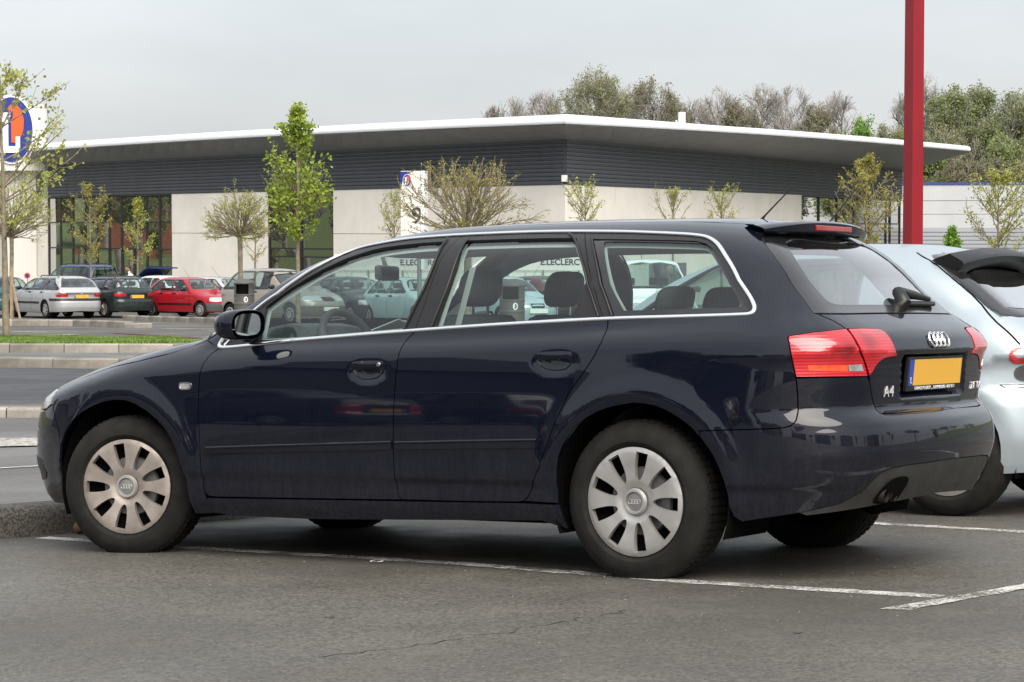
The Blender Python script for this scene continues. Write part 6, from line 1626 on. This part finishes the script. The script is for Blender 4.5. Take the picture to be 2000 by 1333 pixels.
def young_tree(label, x, y, H, cb, hw, seed, mat, n1=26, nl=6, leaf=.075, group='young trees around the car park', name='young_tree', trunk_r=.05, shape='cone', twigs=4, up=.16, lean=0.0, ang=.95):
    rng = np.random.default_rng(seed); T = Wood(); W = Wood()
    k = 9; zz = np.linspace(0, H, k); tp = np.stack([rng.normal(0, .012*H/5, k).cumsum() + lean*zz, rng.normal(0, .012*H/5, k).cumsum(), zz], 1)
    rr = trunk_r*(1 - zz/H)**.8 + .007
    T.add(tp[:-1], tp[1:], rr[:-1], rr[1:], 7)
    t = cb + (H*.97 - cb)*rng.uniform(0, 1, n1)**(1.3 if shape == 'cone' else .9)
    S = np.stack([np.interp(t, zz, tp[:, j]) for j in range(3)], 1)
    u = (t - cb)/(H - cb)
    env = {'cone': np.interp(u, [0, .08, .2, .45, .7, .85, 1], [.45, .85, 1.0, .72, .40, .24, .10]), 'egg': np.sqrt(np.clip(1 - (2*u - .75)**2*.75, .05, 1)), 'spread': .55 + .5*np.sin(np.pi*u)}[shape]
    az = np.arange(n1)*2.4 + rng.uniform(-.5, .5, n1); el = np.pi/2 - ang + .35*u - .1
    D = np.stack([np.cos(az)*np.cos(el), np.sin(az)*np.cos(el), np.sin(el)], 1)
    Ln = 1.35*hw*env*rng.uniform(.75, 1.12, n1)/np.maximum(np.cos(el), .5)
    Ln = np.minimum(Ln, (H*1.0 - t)/np.maximum(np.sin(el) + .12, .3) + .12)
    r0 = .007 + .008*Ln
    pts, d = bend(rng, S, D, Ln, r0, r0*.35, T, up, 4, 5, .10)
    P = []
    i = np.repeat(np.arange(n1), twigs); s = rng.uniform(.25, 1, len(i)); q, dd = along(pts[i], s)
    D2 = rot_dirs(rng, dd, rng.uniform(.4, .9, len(i)), 1); L2 = Ln[i]*rng.uniform(.18, .42, len(i))
    p2, _ = bend(rng, q, D2, L2, np.full(len(i), .008), np.full(len(i), .004), W, .10, 2, 3)
    for src, m in ((pts, nl*2), (p2, nl)):
        j = np.repeat(np.arange(len(src)), m); a, _ = along(src[j], rng.uniform(.15, 1, len(j))); P.append(a)
    tt = rng.uniform(cb + .5*(H-cb), H, nl*2); P.append(np.stack([np.interp(tt, zz, tp[:, j]) for j in range(3)], 1))
    LV = leaves(rng, np.vstack(P), leaf, leaf*.6)
    return finish(name, label, 'tree', (x, y, gz(x, y) + .0), T, W, LV, mat, group)

def globe_tree(label, x, y, th, hw, ch, seed, mat, n1=46, leaf=.035, nl=5, trunk_r=.065, group='ball headed trees around the car park'):
    rng = np.random.default_rng(seed); T = Wood(); W = Wood()
    zz = np.linspace(0, th, 6); tp = np.stack([rng.normal(0, .012, 6).cumsum(), rng.normal(0, .012, 6).cumsum(), zz], 1)
    T.add(tp[:-1], tp[1:], np.full(5, trunk_r), np.linspace(trunk_r*.95, trunk_r*1.15, 5), 8)
    top = tp[-1]
    az = np.arange(n1)*2.39996 + rng.uniform(-.3, .3, n1); el = np.arcsin(rng.uniform(-.02, 1, n1)**.8)
    D = np.stack([np.cos(az)*np.cos(el), np.sin(az)*np.cos(el), np.sin(el)], 1)
    Ln = 1/np.sqrt((np.cos(el)/hw)**2 + (np.sin(el)/ch)**2)*rng.uniform(.80, 1.05, n1)
    S = np.tile(top, (n1, 1)) + rng.normal(0, .03, (n1, 3))
    pts, d = bend(rng, S, D, Ln, np.full(n1, .022), np.full(n1, .006), T, .04, 4, 4, .12)
    P = []
    i = np.repeat(np.arange(n1), 6); s = rng.uniform(.35, .95, len(i)); q, dd = along(pts[i], s)
    D2 = rot_dirs(rng, dd, rng.uniform(.25, .7, len(i)), 1); L2 = np.minimum(Ln[i]*rng.uniform(.25, .5, len(i)), Ln[i]*(1.08 - s)*1.4)
    p2, _ = bend(rng, q, D2, L2, np.full(len(i), .009), np.full(len(i), .003), W, .03, 3, 3)
    i2 = np.repeat(np.arange(len(i)), 2); q, dd = along(p2[i2], rng.uniform(.3, .95, len(i2)))
    p3, _ = bend(rng, q, rot_dirs(rng, dd, rng.uniform(.3, .7, len(i2)), 1), L2[i2]*.45, np.full(len(i2), .005), np.full(len(i2), .002), W, .02, 2, 3)
    for src, m in ((p2, nl), (p3, nl)):
        j = np.repeat(np.arange(len(src)), m); a, _ = along(src[j], rng.uniform(.2, 1, len(j))); P.append(a)
    LV = leaves(rng, np.vstack(P), leaf, .02)
    return finish('globe_tree', label, 'tree', (x, y, gz(x, y)), T, W, LV, mat, group)

def forest_tree(label, x, y, z, H, hw, seed, mat, nleaf, leaf=.22, bark='bark_grey', group='trees on the wooded hill', cb=.25, dens=1.0):
    rng = np.random.default_rng(seed); T = Wood(); W = Wood()
    k = 7; zz = np.linspace(0, H*.8, k); tp = np.stack([rng.normal(0, .02*H, k).cumsum()*.5, rng.normal(0, .02*H, k).cumsum()*.5, zz], 1); tp[0] = 0
    rr = .02*H*(1 - zz/H*1.15) + .03
    T.add(tp[:-1], tp[1:], rr[:-1], rr[1:], 6)
    n1 = int(16*dens); t = H*rng.uniform(cb, .78, n1); S = np.stack([np.interp(t, zz, tp[:, j]) for j in range(3)], 1)
    az = np.arange(n1)*2.4 + rng.uniform(-.6, .6, n1); el = rng.uniform(.35, 1.1, n1)
    D = np.stack([np.cos(az)*np.cos(el), np.sin(az)*np.cos(el), np.sin(el)], 1)
    # reach an egg shaped envelope
    c = np.array([0, 0, H*.60]); 
    def reach(S, D):
        A = (D[:, 0]/hw)**2 + (D[:, 1]/hw)**2 + (D[:, 2]/(H*.42))**2; q = S - c
        B = q[:, 0]*D[:, 0]/hw**2 + q[:, 1]*D[:, 1]/hw**2 + q[:, 2]*D[:, 2]/(H*.42)**2; Cc_ = (q[:, 0]**2 + q[:, 1]**2)/hw**2 + q[:, 2]**2/(H*.42)**2 - 1
        return np.clip((-B + np.sqrt(np.maximum(B*B - A*Cc_, .0)))/A, .3, 99)
    L1 = reach(S, D)*rng.uniform(.62, .95, n1)
    p1, _ = bend(rng, S, D, L1, .012*L1 + .05, np.full(n1, .035), T, .08, 4, 4, .14)
    i = np.repeat(np.arange(n1), int(9*dens)); s = rng.uniform(.25, 1, len(i)); q, dd = along(p1[i], s)
    D2 = rot_dirs(rng, dd, rng.uniform(.35, .95, len(i)), 1); D2 = unit(D2 + [0, 0, .25]); L2 = np.minimum(reach(q, D2)*rng.uniform(.5, 1.02, len(i)), H*.22)
    p2, _ = bend(rng, q, D2, L2, np.full(len(i), .035), np.full(len(i), .018), W, .05, 3, 3, .16)
    i = np.repeat(np.arange(len(p2)), 8); q, dd = along(p2[i], rng.uniform(.2, 1, len(i)))
    D3 = unit(rot_dirs(rng, dd, rng.uniform(.3, 1.0, len(i)), 1) + [0, 0, .2]); L3 = np.minimum(reach(q, D3)*.9, H*.10)*rng.uniform(.5, 1.1, len(i))
    p3, _ = bend(rng, q, D3, L3, np.full(len(i), .016), np.full(len(i), .010), W, .04, 2, 3, .2)
    if nleaf:
        allp = np.vstack([along(p3[j], rng.uniform(.1, 1, len(j)))[0] for j in [rng.integers(0, len(p3), nleaf)]])
        # clumps
        LV = leaves(rng, allp, leaf, leaf*.9)
    else: LV = None
    return finish('forest_tree', label, 'tree', (x, y, z), T, W, LV, mat, group, bark)

def at_px(px, y): return (px - 1000)/4560*y
def zpx(py, y): return 1 + (445 - py)*y/4560
def place(kind, label, px, dep, top, hwpx, cbpx, seed, mat, **k):
    x = at_px(px, dep); g0 = gz(x, dep); H = zpx(top, dep) - g0; hw = hwpx*dep/4560; cb = zpx(cbpx, dep) - g0
    if kind == 'y': return young_tree(label, x, dep, H, cb, hw, seed, mat, **k)
    return globe_tree(label, x, dep, cb, hw, H - cb, seed, mat, **k)
place('y', 'tall sparse tree on the lawn in front of the oval logo sign', 10, 45.2, 150, 112, 470, 3, LM['yellow'], n1=26, nl=8, leaf=.09, twigs=6, shape='egg', trunk_r=.07, up=.03, ang=1.0, name='lawn_tree')
place('g', 'ball headed tree held by stakes beside the silver estate car', 24, 78, 318, 78, 462, 5, LM['yellow'], n1=60, nl=4, leaf=.055)
place('y', 'slim olive young tree in front of the left shop windows', 178, 90, 368, 36, 520, 7, LM['olive'], n1=30, nl=7, leaf=.085, twigs=5, shape='egg')
place('y', 'slim young tree before the shop windows, above the red hatchback', 270, 90, 390, 34, 522, 9, LM['yellow'], n1=30, nl=7, leaf=.085, twigs=5)
place('g', 'ball headed tree with a bare straight stem behind the litter bin', 468, 66, 372, 74, 462, 11, LM['yellow'], n1=56, nl=4, leaf=.046)
place('y', 'thin young tree just right of the ball headed tree by the beige car', 498, 86, 425, 28, 515, 13, LM['yellow'], n1=18, nl=5, leaf=.07, twigs=3)
place('y', 'bright green pointed lime tree in full fresh leaf', 584, 58, 212, 66, 478, 15, LM['lime'], n1=44, nl=12, leaf=.105, twigs=5, shape='cone', trunk_r=.06, up=.16, ang=.95)
place('y', 'small sparse young tree left of the aisle sign', 772, 80, 385, 30, 500, 17, LM['yellow'], n1=22, nl=6, leaf=.07, twigs=4, shape='egg')
place('g', 'wide ball headed tree right of the aisle sign', 912, 47, 312, 142, 462, 19, LM['olive'], n1=56, nl=4, leaf=.046)
place('y', 'small young tree right of the building corner above the car roof', 1143, 80, 362, 36, 470, 21, LM['yellow'], n1=22, nl=6, leaf=.08, twigs=4, shape='spread')
place('y', 'low forked young tree before the stone wall', 1315, 76, 378, 46, 470, 23, LM['yellow'], n1=20, nl=5, leaf=.06, twigs=5, shape='spread', ang=.7)
place('y', 'small young tree near the right end of the stone wall', 1410, 80, 370, 32, 470, 25, LM['yellow'], n1=22, nl=6, leaf=.07, twigs=4, shape='egg')
place('y', 'bushy olive young tree left of the red mast', 1688, 60, 310, 66, 500, 27, LM['olive'], n1=44, nl=8, leaf=.075, twigs=5, shape='cone', up=.14)
place('y', 'airy young tree before the grey shed at the right', 1948, 60, 348, 62, 520, 29, LM['yellow'], n1=36, nl=8, leaf=.075, twigs=5, shape='egg')
place('y', 'small bright green sapling between the red mast and the grey shed', 1858, 60, 445, 14, 520, 31, LM['bright'], n1=22, nl=14, leaf=.09, twigs=4, shape='cone')
# wooden stakes
st = thing('tree_stake', 'leaning wooden stakes tied to the ball headed tree by the silver estate', 'tree stake', (at_px(30, 77.6), 77.6, gz(at_px(30, 77.6), 77.6)))
SW = simple('stake_wood', (.30, .22, .14), .85, noise=.2, nscale=5)
Geo().tube([(-.15, 0, 0), (-.12, 0, 1.75)], .05, 6).obj('stake', SW, st); Geo().tube([(.16, -.05, 0), (-.16, -.02, 1.55)], .04, 6).obj('stake', SW, st)

# the wooded hill
FT = [  # px, top, half width px, kind, depth
 (968, 205, 34, 'bare', 186), (1010, 190, 46, 'bare', 182), (1062, 176, 48, 'bare', 186), (1105, 185, 44, 'spring', 180), (1158, 132, 74, 'spring', 176), (1212, 150, 56, 'spring', 182), (1272, 146, 64, 'dull', 178),
 (1318, 196, 46, 'dull', 184), (1352, 190, 34, 'bare', 190), (1400, 168, 54, 'bare', 184), (1446, 190, 40, 'dull', 180), (1484, 164, 58, 'bare', 186), (1545, 170, 52, 'bare', 184), (1590, 205, 44, 'dull', 178), (1640, 178, 50, 'bare2', 190), (1668, 222, 36, 'bright', 172),
 (1738, 236, 40, 'spring', 178), (1768, 170, 40, 'bare', 190), (1812, 146, 54, 'bare', 188), (1852, 172, 50, 'green', 178), (1905, 170, 56, 'green', 180), (1962, 168, 60, 'green', 176), (2030, 165, 60, 'green', 178), (2100, 180, 60, 'dull', 180),
 (1835, 236, 46, 'spring', 168), (1890, 256, 46, 'dull', 166), (1955, 266, 44, 'bright2', 164), (2005, 262, 46, 'dull', 166), (1820, 300, 34, 'green', 160), (1870, 306, 34, 'dull', 160), (1930, 300, 36, 'dull', 160), (1985, 306, 36, 'spring', 160), (2050, 280, 40, 'green', 162)]
words = {'bare': 'bare grey', 'bare2': 'airy leafless', 'spring': 'pale spring green', 'dull': 'brownish green', 'green': 'fresh green', 'bright': 'bright green', 'bright2': 'bright green'}
where = {968: 'leftmost above the roof', 1010: 'second from the left end of the wood', 1062: 'left of the tall domed tree', 1105: 'left flank of the tall dome', 1158: 'tallest dome of the wood', 1212: 'on the right shoulder of the tall dome', 1272: 'above the roof left of the flue', 1318: 'low behind the flue', 1352: 'thin crown just right of the flue', 1400: 'rounded crown right of the flue', 1446: 'low between two bare crowns', 1484: 'wide crown over the right wing', 1545: 'tangled crown over the right wing', 1590: 'dark and low behind the right wing', 1640: 'fan shaped and light behind the bright green tree', 1668: 'small and round above the right wing', 1738: 'just left of the red mast', 1768: 'half hidden by the red mast', 1812: 'tall and thin right of the red mast', 1852: 'first leafy crown right of the mast', 1905: 'broad crown above the shed end', 1962: 'broad crown near the right edge', 2030: 'cut by the right edge', 2100: 'outside the right edge', 1835: 'lower row beside the mast', 1890: 'lower row above the roof tip', 1955: 'lower row above the shed', 2005: 'lower row at the right edge', 1820: 'bush behind the roof tip', 1870: 'bush right of the roof tip', 1930: 'bush above the blue roof edge', 1985: 'bush near the right end of the blue edge', 2050: 'bush beyond the right edge'}
for i, (px, top, hwp, kd, dep) in enumerate(FT):
    if px > 2060: continue
    x = at_px(px, dep); z0 = gz(x, dep) - .3; H = zpx(top, dep) - z0; hw = hwp*dep/4560*1.05
    mat, nl = {'bare': (LM['dull'], 500), 'bare2': (LM['dull'], 0), 'spring': (LM['spring'], 8500), 'dull': (LM['dull'], 7000), 'green': (LM['green'], 9000), 'bright': (LM['bright'], 9000), 'bright2': (LM['green'], 9000)}[kd]
    low = top > 215
    forest_tree('%s tree on the hill, %s' % (words[kd], where[px]), x, dep, z0, H, hw, 100 + i, mat, nl, leaf={'bare': .12, 'spring': .15, 'dull': .15}.get(kd, .19), dens=1.15 if not low else .9, cb=.12 if low else .25)
# ------------------------------------------------------------------ litter bin, people, litter, houses behind the camera
BMt = simple('bin_grey', (.095, .092, .085), .55, noise=.1, nscale=6)
def bin_(x, y, label, group='litter bins'):
    b = thing('litter_bin', label, 'litter bin', Matrix.Translation((x, y, gz(x, y))) @ Matrix.Rotation(R(-20), 4, 'Z'), group)
    Geo().lathe([(0, .02), (.25, .02), (.262, .05), (.262, .62), (.27, .63), (.27, .66), (.262, .67), (.262, .86), (.27, .87), (.27, .89), (.262, .90)], 28).obj('drum', BMt, b, True)
    # hood with an opening to the front right
    g = Geo(); n = 28; prof = [(.262, .90), (.262, 1.16), (.268, 1.17), (.268, 1.19), (.22, 1.25), (.12, 1.285), (0, 1.295)]
    V = []; F = []; m = len(prof)
    for i in range(n):
        a = 2*math.pi*i/n
        for r, z in prof: V.append((r*math.cos(a), r*math.sin(a), z))
    for i in range(n):
        for k in range(m-1):
            if k == 0 and 19 <= i <= 24: continue
            F.append((i*m+k, ((i+1) % n)*m+k, ((i+1) % n)*m+k+1, i*m+k+1))
    g.add(V, F).obj('hood', BMt, b, True)
    Geo().lathe([(0, .93), (.255, .93)], 24).obj('ledge', BMt, b)
    Geo().lathe([(.20, .90), (.20, 1.15)], 20).obj('inner_liner', MAT['dark'], b)
    A = Matrix.Rotation(R(-55), 4, 'Z') @ Matrix.Translation((.264, 0, .76)) @ Matrix.Rotation(R(90), 4, 'Z') @ Matrix.Rotation(R(90), 4, 'X')
    me = Geo().prism(ell(0, 0, .055, .075, 20), 0, .004, A).obj('emblem', MAT['white'], b)
    Geo().prism([(-.02, .05), (.02, .04), (.035, .0), (.01, -.05), (-.02, -.03), (.0, 0)], .004, .007, A).obj('emblem_figure', BMt, b)
    for z in (.665, .25): Geo().lathe([(.265, z), (.269, z+.006), (.265, z+.012)], 28).obj('band', MAT['capgrey'], b, True)
    return b
bin_(at_px_(477, 60.5), 60.5, 'grey round litter bin with white emblem on the kerb beside the beige people carrier')
bin_(at_px_(1000, 48), 48, 'grey litter bin seen past the driver headrest of the navy car')

# a person bending by the open tailgate, and another behind it
SKIN = simple('skin', (.42, .22, .15), .6); HAIR = simple('dark_hair', (.025, .016, .012), .7); HAIR2 = simple('brown_hair', (.12, .055, .025), .7)
def person(label, x, y, H, top, rot, hairm, lean=.25, arms=None):
    p = thing('person', label, 'person', Matrix.Translation((x, y, gz(x, y))) @ Matrix.Rotation(R(rot), 4, 'Z'))
    s = H/1.75
    J = dict(pelvis=(0, 0, .95), waist=(.02, 0, 1.10), chest=(.02 + lean*.5, 0, 1.34), neck=(.02 + lean*.75, 0, 1.50), head0=(.03 + lean*.85, 0, 1.58),
             sl=(.02 + lean*.6, .18, 1.43), el=(.08 + lean*.8, .25, 1.16), wl=(.28 + lean, .18, 1.05), sr=(.02 + lean*.6, -.18, 1.43), er=(.08 + lean*.8, -.25, 1.16), wr=(.28 + lean, -.18, 1.05),
             hl=(0, .10, .90), kl=(.06, .12, .50), al=(-.02, .12, .08), fl=(.14, .13, .04), hr=(0, -.10, .90), kr=(.06, -.12, .50), ar=(-.02, -.12, .08), fr=(.14, -.13, .04))
    if arms == 'up': J.update(el=(.25, .24, 1.62), wl=(.35, .20, 1.85), er=(.25, -.24, 1.62), wr=(.35, -.20, 1.85))
    Rr = dict(pelvis=.15, waist=.135, chest=.16, neck=.06, head0=.055, sl=.075, el=.05, wl=.036, sr=.075, er=.05, wr=.036, hl=.10, kl=.065, al=.045, fl=.04, hr=.10, kr=.065, ar=.045, fr=.04)
    E = [('pelvis', 'waist'), ('waist', 'chest'), ('chest', 'neck'), ('neck', 'head0'), ('chest', 'sl'), ('sl', 'el'), ('el', 'wl'), ('chest', 'sr'), ('sr', 'er'), ('er', 'wr'), ('pelvis', 'hl'), ('hl', 'kl'), ('kl', 'al'), ('al', 'fl'), ('pelvis', 'hr'), ('hr', 'kr'), ('kr', 'ar'), ('ar', 'fr')]
    ks = list(J); me = bpy.data.meshes.new('body'); me.from_pydata([tuple(c*s for c in J[k]) for k in ks], [(ks.index(a), ks.index(b)) for a, b in E], [])
    o = link('body', me, top, p)
    m = o.modifiers.new('skin', 'SKIN'); m2 = o.modifiers.new('sub', 'SUBSURF'); m2.levels = 1; m2.render_levels = 1
    for k, v in zip(ks, me.skin_vertices[0].data): v.radius = (Rr[k]*s, Rr[k]*s); v.use_root = (k == 'pelvis')
    dg = bpy.context.evaluated_depsgraph_get(); dg.update(); nm = bpy.data.meshes.new_from_object(o.evaluated_get(dg)); o.modifiers.clear(); o.data = nm
    nm.polygons.foreach_set('use_smooth', [True]*len(nm.polygons))
    hc = Vector(J['head0'])*s + Vector((.02, 0, .10))*s
    def blob(name, c, r, mat, par=None, cut=None):
        V = []; F = []; n, mm = 16, 10
        for i in range(mm+1):
            t = -math.pi/2 + math.pi*i/mm
            for k in range(n):
                a = 2*math.pi*k/n; x_, y_, z_ = math.cos(t)*math.cos(a), math.cos(t)*math.sin(a), math.sin(t)
                jaw = 1 - .22*max(0, -z_)
                V.append((c.x + r[0]*x_*jaw, c.y + r[1]*y_*jaw, c.z + r[2]*z_))
        for i in range(mm):
            for k in range(n): F.append((i*n+k, i*n+(k+1) % n, (i+1)*n+(k+1) % n, (i+1)*n+k))
        return Geo().add(V, F).obj(name, mat, par or p, True)
    h = blob('head', hc, (.095*s, .078*s, .118*s), SKIN)
    blob('hair', hc + Vector((-.018, 0, .030))*s, (.098*s, .084*s, .105*s), hairm, h)
    Geo().tube([hc + Vector((.088, 0, .01))*s, hc + Vector((.112, 0, -.02))*s, hc + Vector((.09, 0, -.03))*s], .012*s, 6).obj('nose', SKIN, h, True)
    for sg in (1, -1):
        blob('ear', hc + Vector((-.005, .080*sg, .0))*s, (.02*s, .012*s, .030*s), SKIN, h); blob('eye', hc + Vector((.083, .030*sg, .018))*s, (.012*s, .014*s, .010*s), HAIR, h)
        w = Vector(J['wl' if sg > 0 else 'wr'])*s; g = Geo()
        for q in range(4): g.tube([w + Vector((.0, (q-1.5)*.018, 0))*s, w + Vector((.06, (q-1.5)*.022, -.01))*s, w + Vector((.125 - .012*abs(q-1.3), (q-1.5)*.022, -.05))*s], [.014*s, .010*s, .007*s], 6)
        g.tube([w + Vector((0, -.02*sg, 0))*s, w + Vector((.06, -.055*sg, -.02))*s], [.013*s, .009*s], 6); g.obj('hand', SKIN, p, True)
    return p
person('person with dark hair and white top standing at the open blue tailgate', at_px_(264, 88), 88, 1.72, simple('white_shirt', (.6, .6, .58), .8), 180, HAIR)
person('person with brown hair behind the raised blue tailgate', at_px_(311, 91), 91, 1.68, simple('dark_coat', (.05, .05, .06), .8), 30, HAIR2)

# litter
lm = simple('litter_white', (.68, .67, .62), .7)
def bit(name, label, x, y, w, l, rot, mat, dz=.012, up=.006):
    g = Geo(); M = Matrix.Translation((x, y, gz(x, y) + dz)) @ Matrix.Rotation(R(rot), 4, 'Z')
    n = 5; V = []
    for i in range(n):
        t = i/(n-1) - .5
        for s in (-.5, .5): V.append(M @ Vector((t*l, s*w + .1*w*math.sin(i*2.2), up*math.sin(i*1.7 + s))))
    g.add(V, [(2*i, 2*i+2, 2*i+3, 2*i+1) for i in range(n-1)])
    return tag(g.obj(name, mat), label, name.replace('_', ' '))
bit('paper_scrap', 'small white scrap of paper on the asphalt in front of the sill', -.57, 9.77, .016, .055, 5, lm, up=.002)
bit('paper_strip', 'long white strip of packaging on the kerb behind the front wheel', -1.52, 12.33, .06, .20, 22, lm, dz=.10, up=.02)
tn = thing('crushed_can', 'crushed can wedged between kerb and front tyre', 'can', Matrix.Translation((-2.13, 11.55, gz(-2.13, 11.55) + .035)) @ Matrix.Rotation(R(50), 4, 'Z') @ Matrix.Rotation(R(80), 4, 'X'))
Geo().lathe([(0, -.05), (.026, -.05), (.032, -.035), (.024, 0), (.033, .03), (.028, .055), (0, .052)], 14).obj('can_body', simple('can_tin', (.30, .20, .10), .4, metal=.6), tn, True)
# small stones scattered over the near asphalt: nobody could count them
n = 900; q = np.column_stack([RNG.uniform(-3, 4, n), RNG.uniform(5.6, 12.5, n)]); z = ground_z(q[:, 0], q[:, 1]); s = RNG.uniform(.0012, .0035, n)
oct_ = np.array([(1, 0, 0), (0, 1, 0), (-1, 0, 0), (0, -1, 0), (0, 0, 1), (0, 0, -.4)]); of = np.array([(0, 1, 4), (1, 2, 4), (2, 3, 4), (3, 0, 4)])
V = (oct_[None]*s[:, None, None]*RNG.uniform(.6, 1.4, (n, 6, 1)) + np.column_stack([q, z + .002])[:, None]).reshape(-1, 3); F = (of[None] + (np.arange(n)*6)[:, None, None]).reshape(-1, 3)
o = link('grit', mesh_np('grit', V, F), simple('grit_stone', (.20, .185, .16), .8)); o['kind'] = 'stuff'

# what stands behind the photographer, seen only in paint and glass
RF = simple('roof_tiles', (.20, .055, .035), .8, noise=.3, nscale=2); RF2 = simple('slate', (.05, .05, .055), .7); WLs = [simple('render_cream', (.42, .37, .30), .85), simple('render_brick', (.22, .085, .055), .85, noise=.2, nscale=4), simple('render_grey', (.33, .33, .32), .85), simple('dark_render', (.10, .10, .105), .85)]
def house(x, y, rot, w, d, h, rh, wi, label):
    M = Matrix.Translation((x, y, gz(x, y) - .2)) @ Matrix.Rotation(R(rot), 4, 'Z'); t = thing('house', label, 'house', M, 'houses across the street')
    Geo().box(-w/2, w/2, -d/2, d/2, 0, h).obj('wall', WLs[wi], t)
    e = .4; V = [(-w/2-e, -d/2-e, h-.15), (w/2+e, -d/2-e, h-.15), (w/2+e, d/2+e, h-.15), (-w/2-e, d/2+e, h-.15), (-w/2-e, 0, h+rh), (w/2+e, 0, h+rh)]
    rf = Geo().add(V, [(0, 1, 5, 4), (2, 3, 4, 5), (0, 4, 3), (1, 2, 5), (3, 2, 1, 0)]).obj('roof', RF2 if wi == 3 else RF, t)
    Geo().box(w*.2, w*.2+.7, -.35, .35, h + rh*.4, h+rh+.9).obj('chimney', WLs[1], rf)
    for fx_ in (-.32, -.05, .25):
        for zz in ((1.0, 2.3), (3.7, 5.0)):
            if zz[1] > h: continue
            wn_ = Geo().box(w*fx_, w*fx_ + 1.1, d/2, d/2+.06, *zz).obj('window', MAT['white'], t); Geo().box(w*fx_+.08, w*fx_+1.02, d/2+.06, d/2+.07, zz[0]+.08, zz[1]-.08).obj('pane', MAT['black_gloss'], wn_)
for i, (x, y, rot, w, d, h, rh, wi, lb) in enumerate(((-26, -34, 8, 11, 9, 5.6, 3.4, 0, 'cream house with red roof behind the photographer'), (-6, -38, -4, 10, 9, 5.4, 3.2, 1, 'brick house with red roof behind the photographer'), (13, -37, 3, 12, 9, 5.6, 3.6, 2, 'grey house with red roof behind the photographer'), (36, -30, -20, 11, 9, 5.5, 3.3, 0, 'cream house beyond the far end of the street'), (56, -8, -60, 12, 9, 5.5, 3.5, 1, 'brick house at the side street'))):
    house(x, y, rot, w, d, h, rh, wi, lb)
_src = [o for o in COL.objects if o.name.startswith('forest_tree') and o.parent is None][16:24]
for i, (x, y, sc) in enumerate(((-38, -26, .95), (-17, -30, .8), (-13, -46, 1.0), (3, -33, .75), (4, -48, 1.1), (22, -32, .85), (27, -44, 1.1), (45, -24, .9), (50, -16, .8), (62, 4, .9), (-50, -20, 1), (66, 18, .9), (-60, -4, .9))):
    s = _src[i % len(_src)]; r = s.copy(); COL.objects.link(r); r.location = (x, y, gz(x, y)); r.rotation_euler = (0, 0, i*1.3); r.scale = (sc*.8,)*3
    r['label'] = 'tall leafy tree between the houses behind the photographer'; r['group'] = 'trees behind the photographer'
    for ch in s.children:
        c = ch.copy(); COL.objects.link(c); c.parent = r

# beside the supermarket, beyond the frame but mirrored in its windows
house(-112, 152, 60, 14, 10, 6, 4, 1, 'brick house left of the supermarket'); house(-96, 172, 40, 14, 10, 6, 4, 1, 'cream house left of the supermarket')
for i, (x, y, sc) in enumerate(((-58, 128, 1.0), (-64, 146, 1.1), (-82, 138, 1.1), (-50, 116, .9), (-44, 110, .8), (-78, 160, 1.2), (-100, 140, 1.1), (60, 150, 1.1), (70, 165, 1.2), (80, 160, 1.1), (52, 160, 1.0), (90, 180, 1.2), (-40, 122, .9), (-28, 109.5, .6), (-33, 112.5, .7), (-38, 113, .8), (34, 141, .7), (39, 146, .8), (45, 147, .9), (50, 152, .9), (37, 138, .8), (-68, 138, 1.0), (-74, 146, 1.0), (-62, 134, 1.0))):
    s = _src[(i*3) % len(_src)]; r = s.copy(); COL.objects.link(r); r.location = (x, y, gz(x, y)); r.rotation_euler = (0, 0, i*1.3); r.scale = (sc,)*3
    r['label'] = 'leafy tree beside the supermarket, outside the frame'; r['group'] = 'trees beside the supermarket'
    for ch in s.children:
        c = ch.copy(); COL.objects.link(c); c.parent = r

# the car park on the photographer's left, mirrored in the flank of the dark car
_cars = [o for o in COL.objects if o.parent is None and o.get('category') == 'car' and o.get('group') == GRP]
def copy_tree(s):
    r = s.copy(); COL.objects.link(r)
    for ch in s.children:
        c = ch.copy(); COL.objects.link(c); c.parent = r; c.matrix_local = ch.matrix_local.copy()
        for g_ in ch.children:
            d_ = g_.copy(); COL.objects.link(d_); d_.parent = c; d_.matrix_local = g_.matrix_local.copy()
    return r
for i, (x, y, a, k) in enumerate(((-15, 4, -30, 1), (-16.6, 1.4, -30, 5), (-18.2, -1.2, -30, 4), (-19.8, -3.8, -30, 1), (-21.4, -6.4, -30, 5), (-13.4, 6.6, -30, 4))):
    c = copy_tree(_cars[k % len(_cars)]); c.matrix_world = wpose(x, y, a); c['label'] = 'car parked across the aisle on the photographer side, outside the frame'; c['group'] = 'cars across the aisle'
house(-44, -2, 70, 22, 10, 5.5, 3.0, 3, 'long dark building added on the left for its dark reflection'); house(-48, 24, 80, 16, 10, 5.2, 3.0, 3, 'dark house added on the left for its dark reflection'); house(-40, -24, 50, 14, 9, 5.5, 3.2, 3, 'dark slate roofed house added on the left for its dark reflection')  # unseen dark houses added so the car flank mirrors something dark
for i, (x, y, sc) in enumerate(((-34, 14, .9), (-36, 8, .8), (-52, 10, 1.2), (-54, -4, 1.2), (-38, -14, .9), (-33, -20, .8), (-52, -22, 1.2), (-56, 22, 1.2), (-40, 34, 1.0), (-46, 40, 1.1), (-30, -27, .8), (46, 30, 1.0), (52, 38, 1.1), (56, 46, 1.1), (48, 52, 1.0), (44, 22, .9), (62, 60, 1.2), (40, 12, .8))):
    s = _src[(i*5 + 1) % len(_src)]; r = s.copy(); COL.objects.link(r); r.location = (x, y, gz(x, y)); r.rotation_euler = (0, 0, i*1.7); r.scale = (sc,)*3
    r['label'] = 'leafy tree along the road round the car park, outside the frame'; r['group'] = 'trees round the car park'
    for ch in s.children:
        c = ch.copy(); COL.objects.link(c); c.parent = r
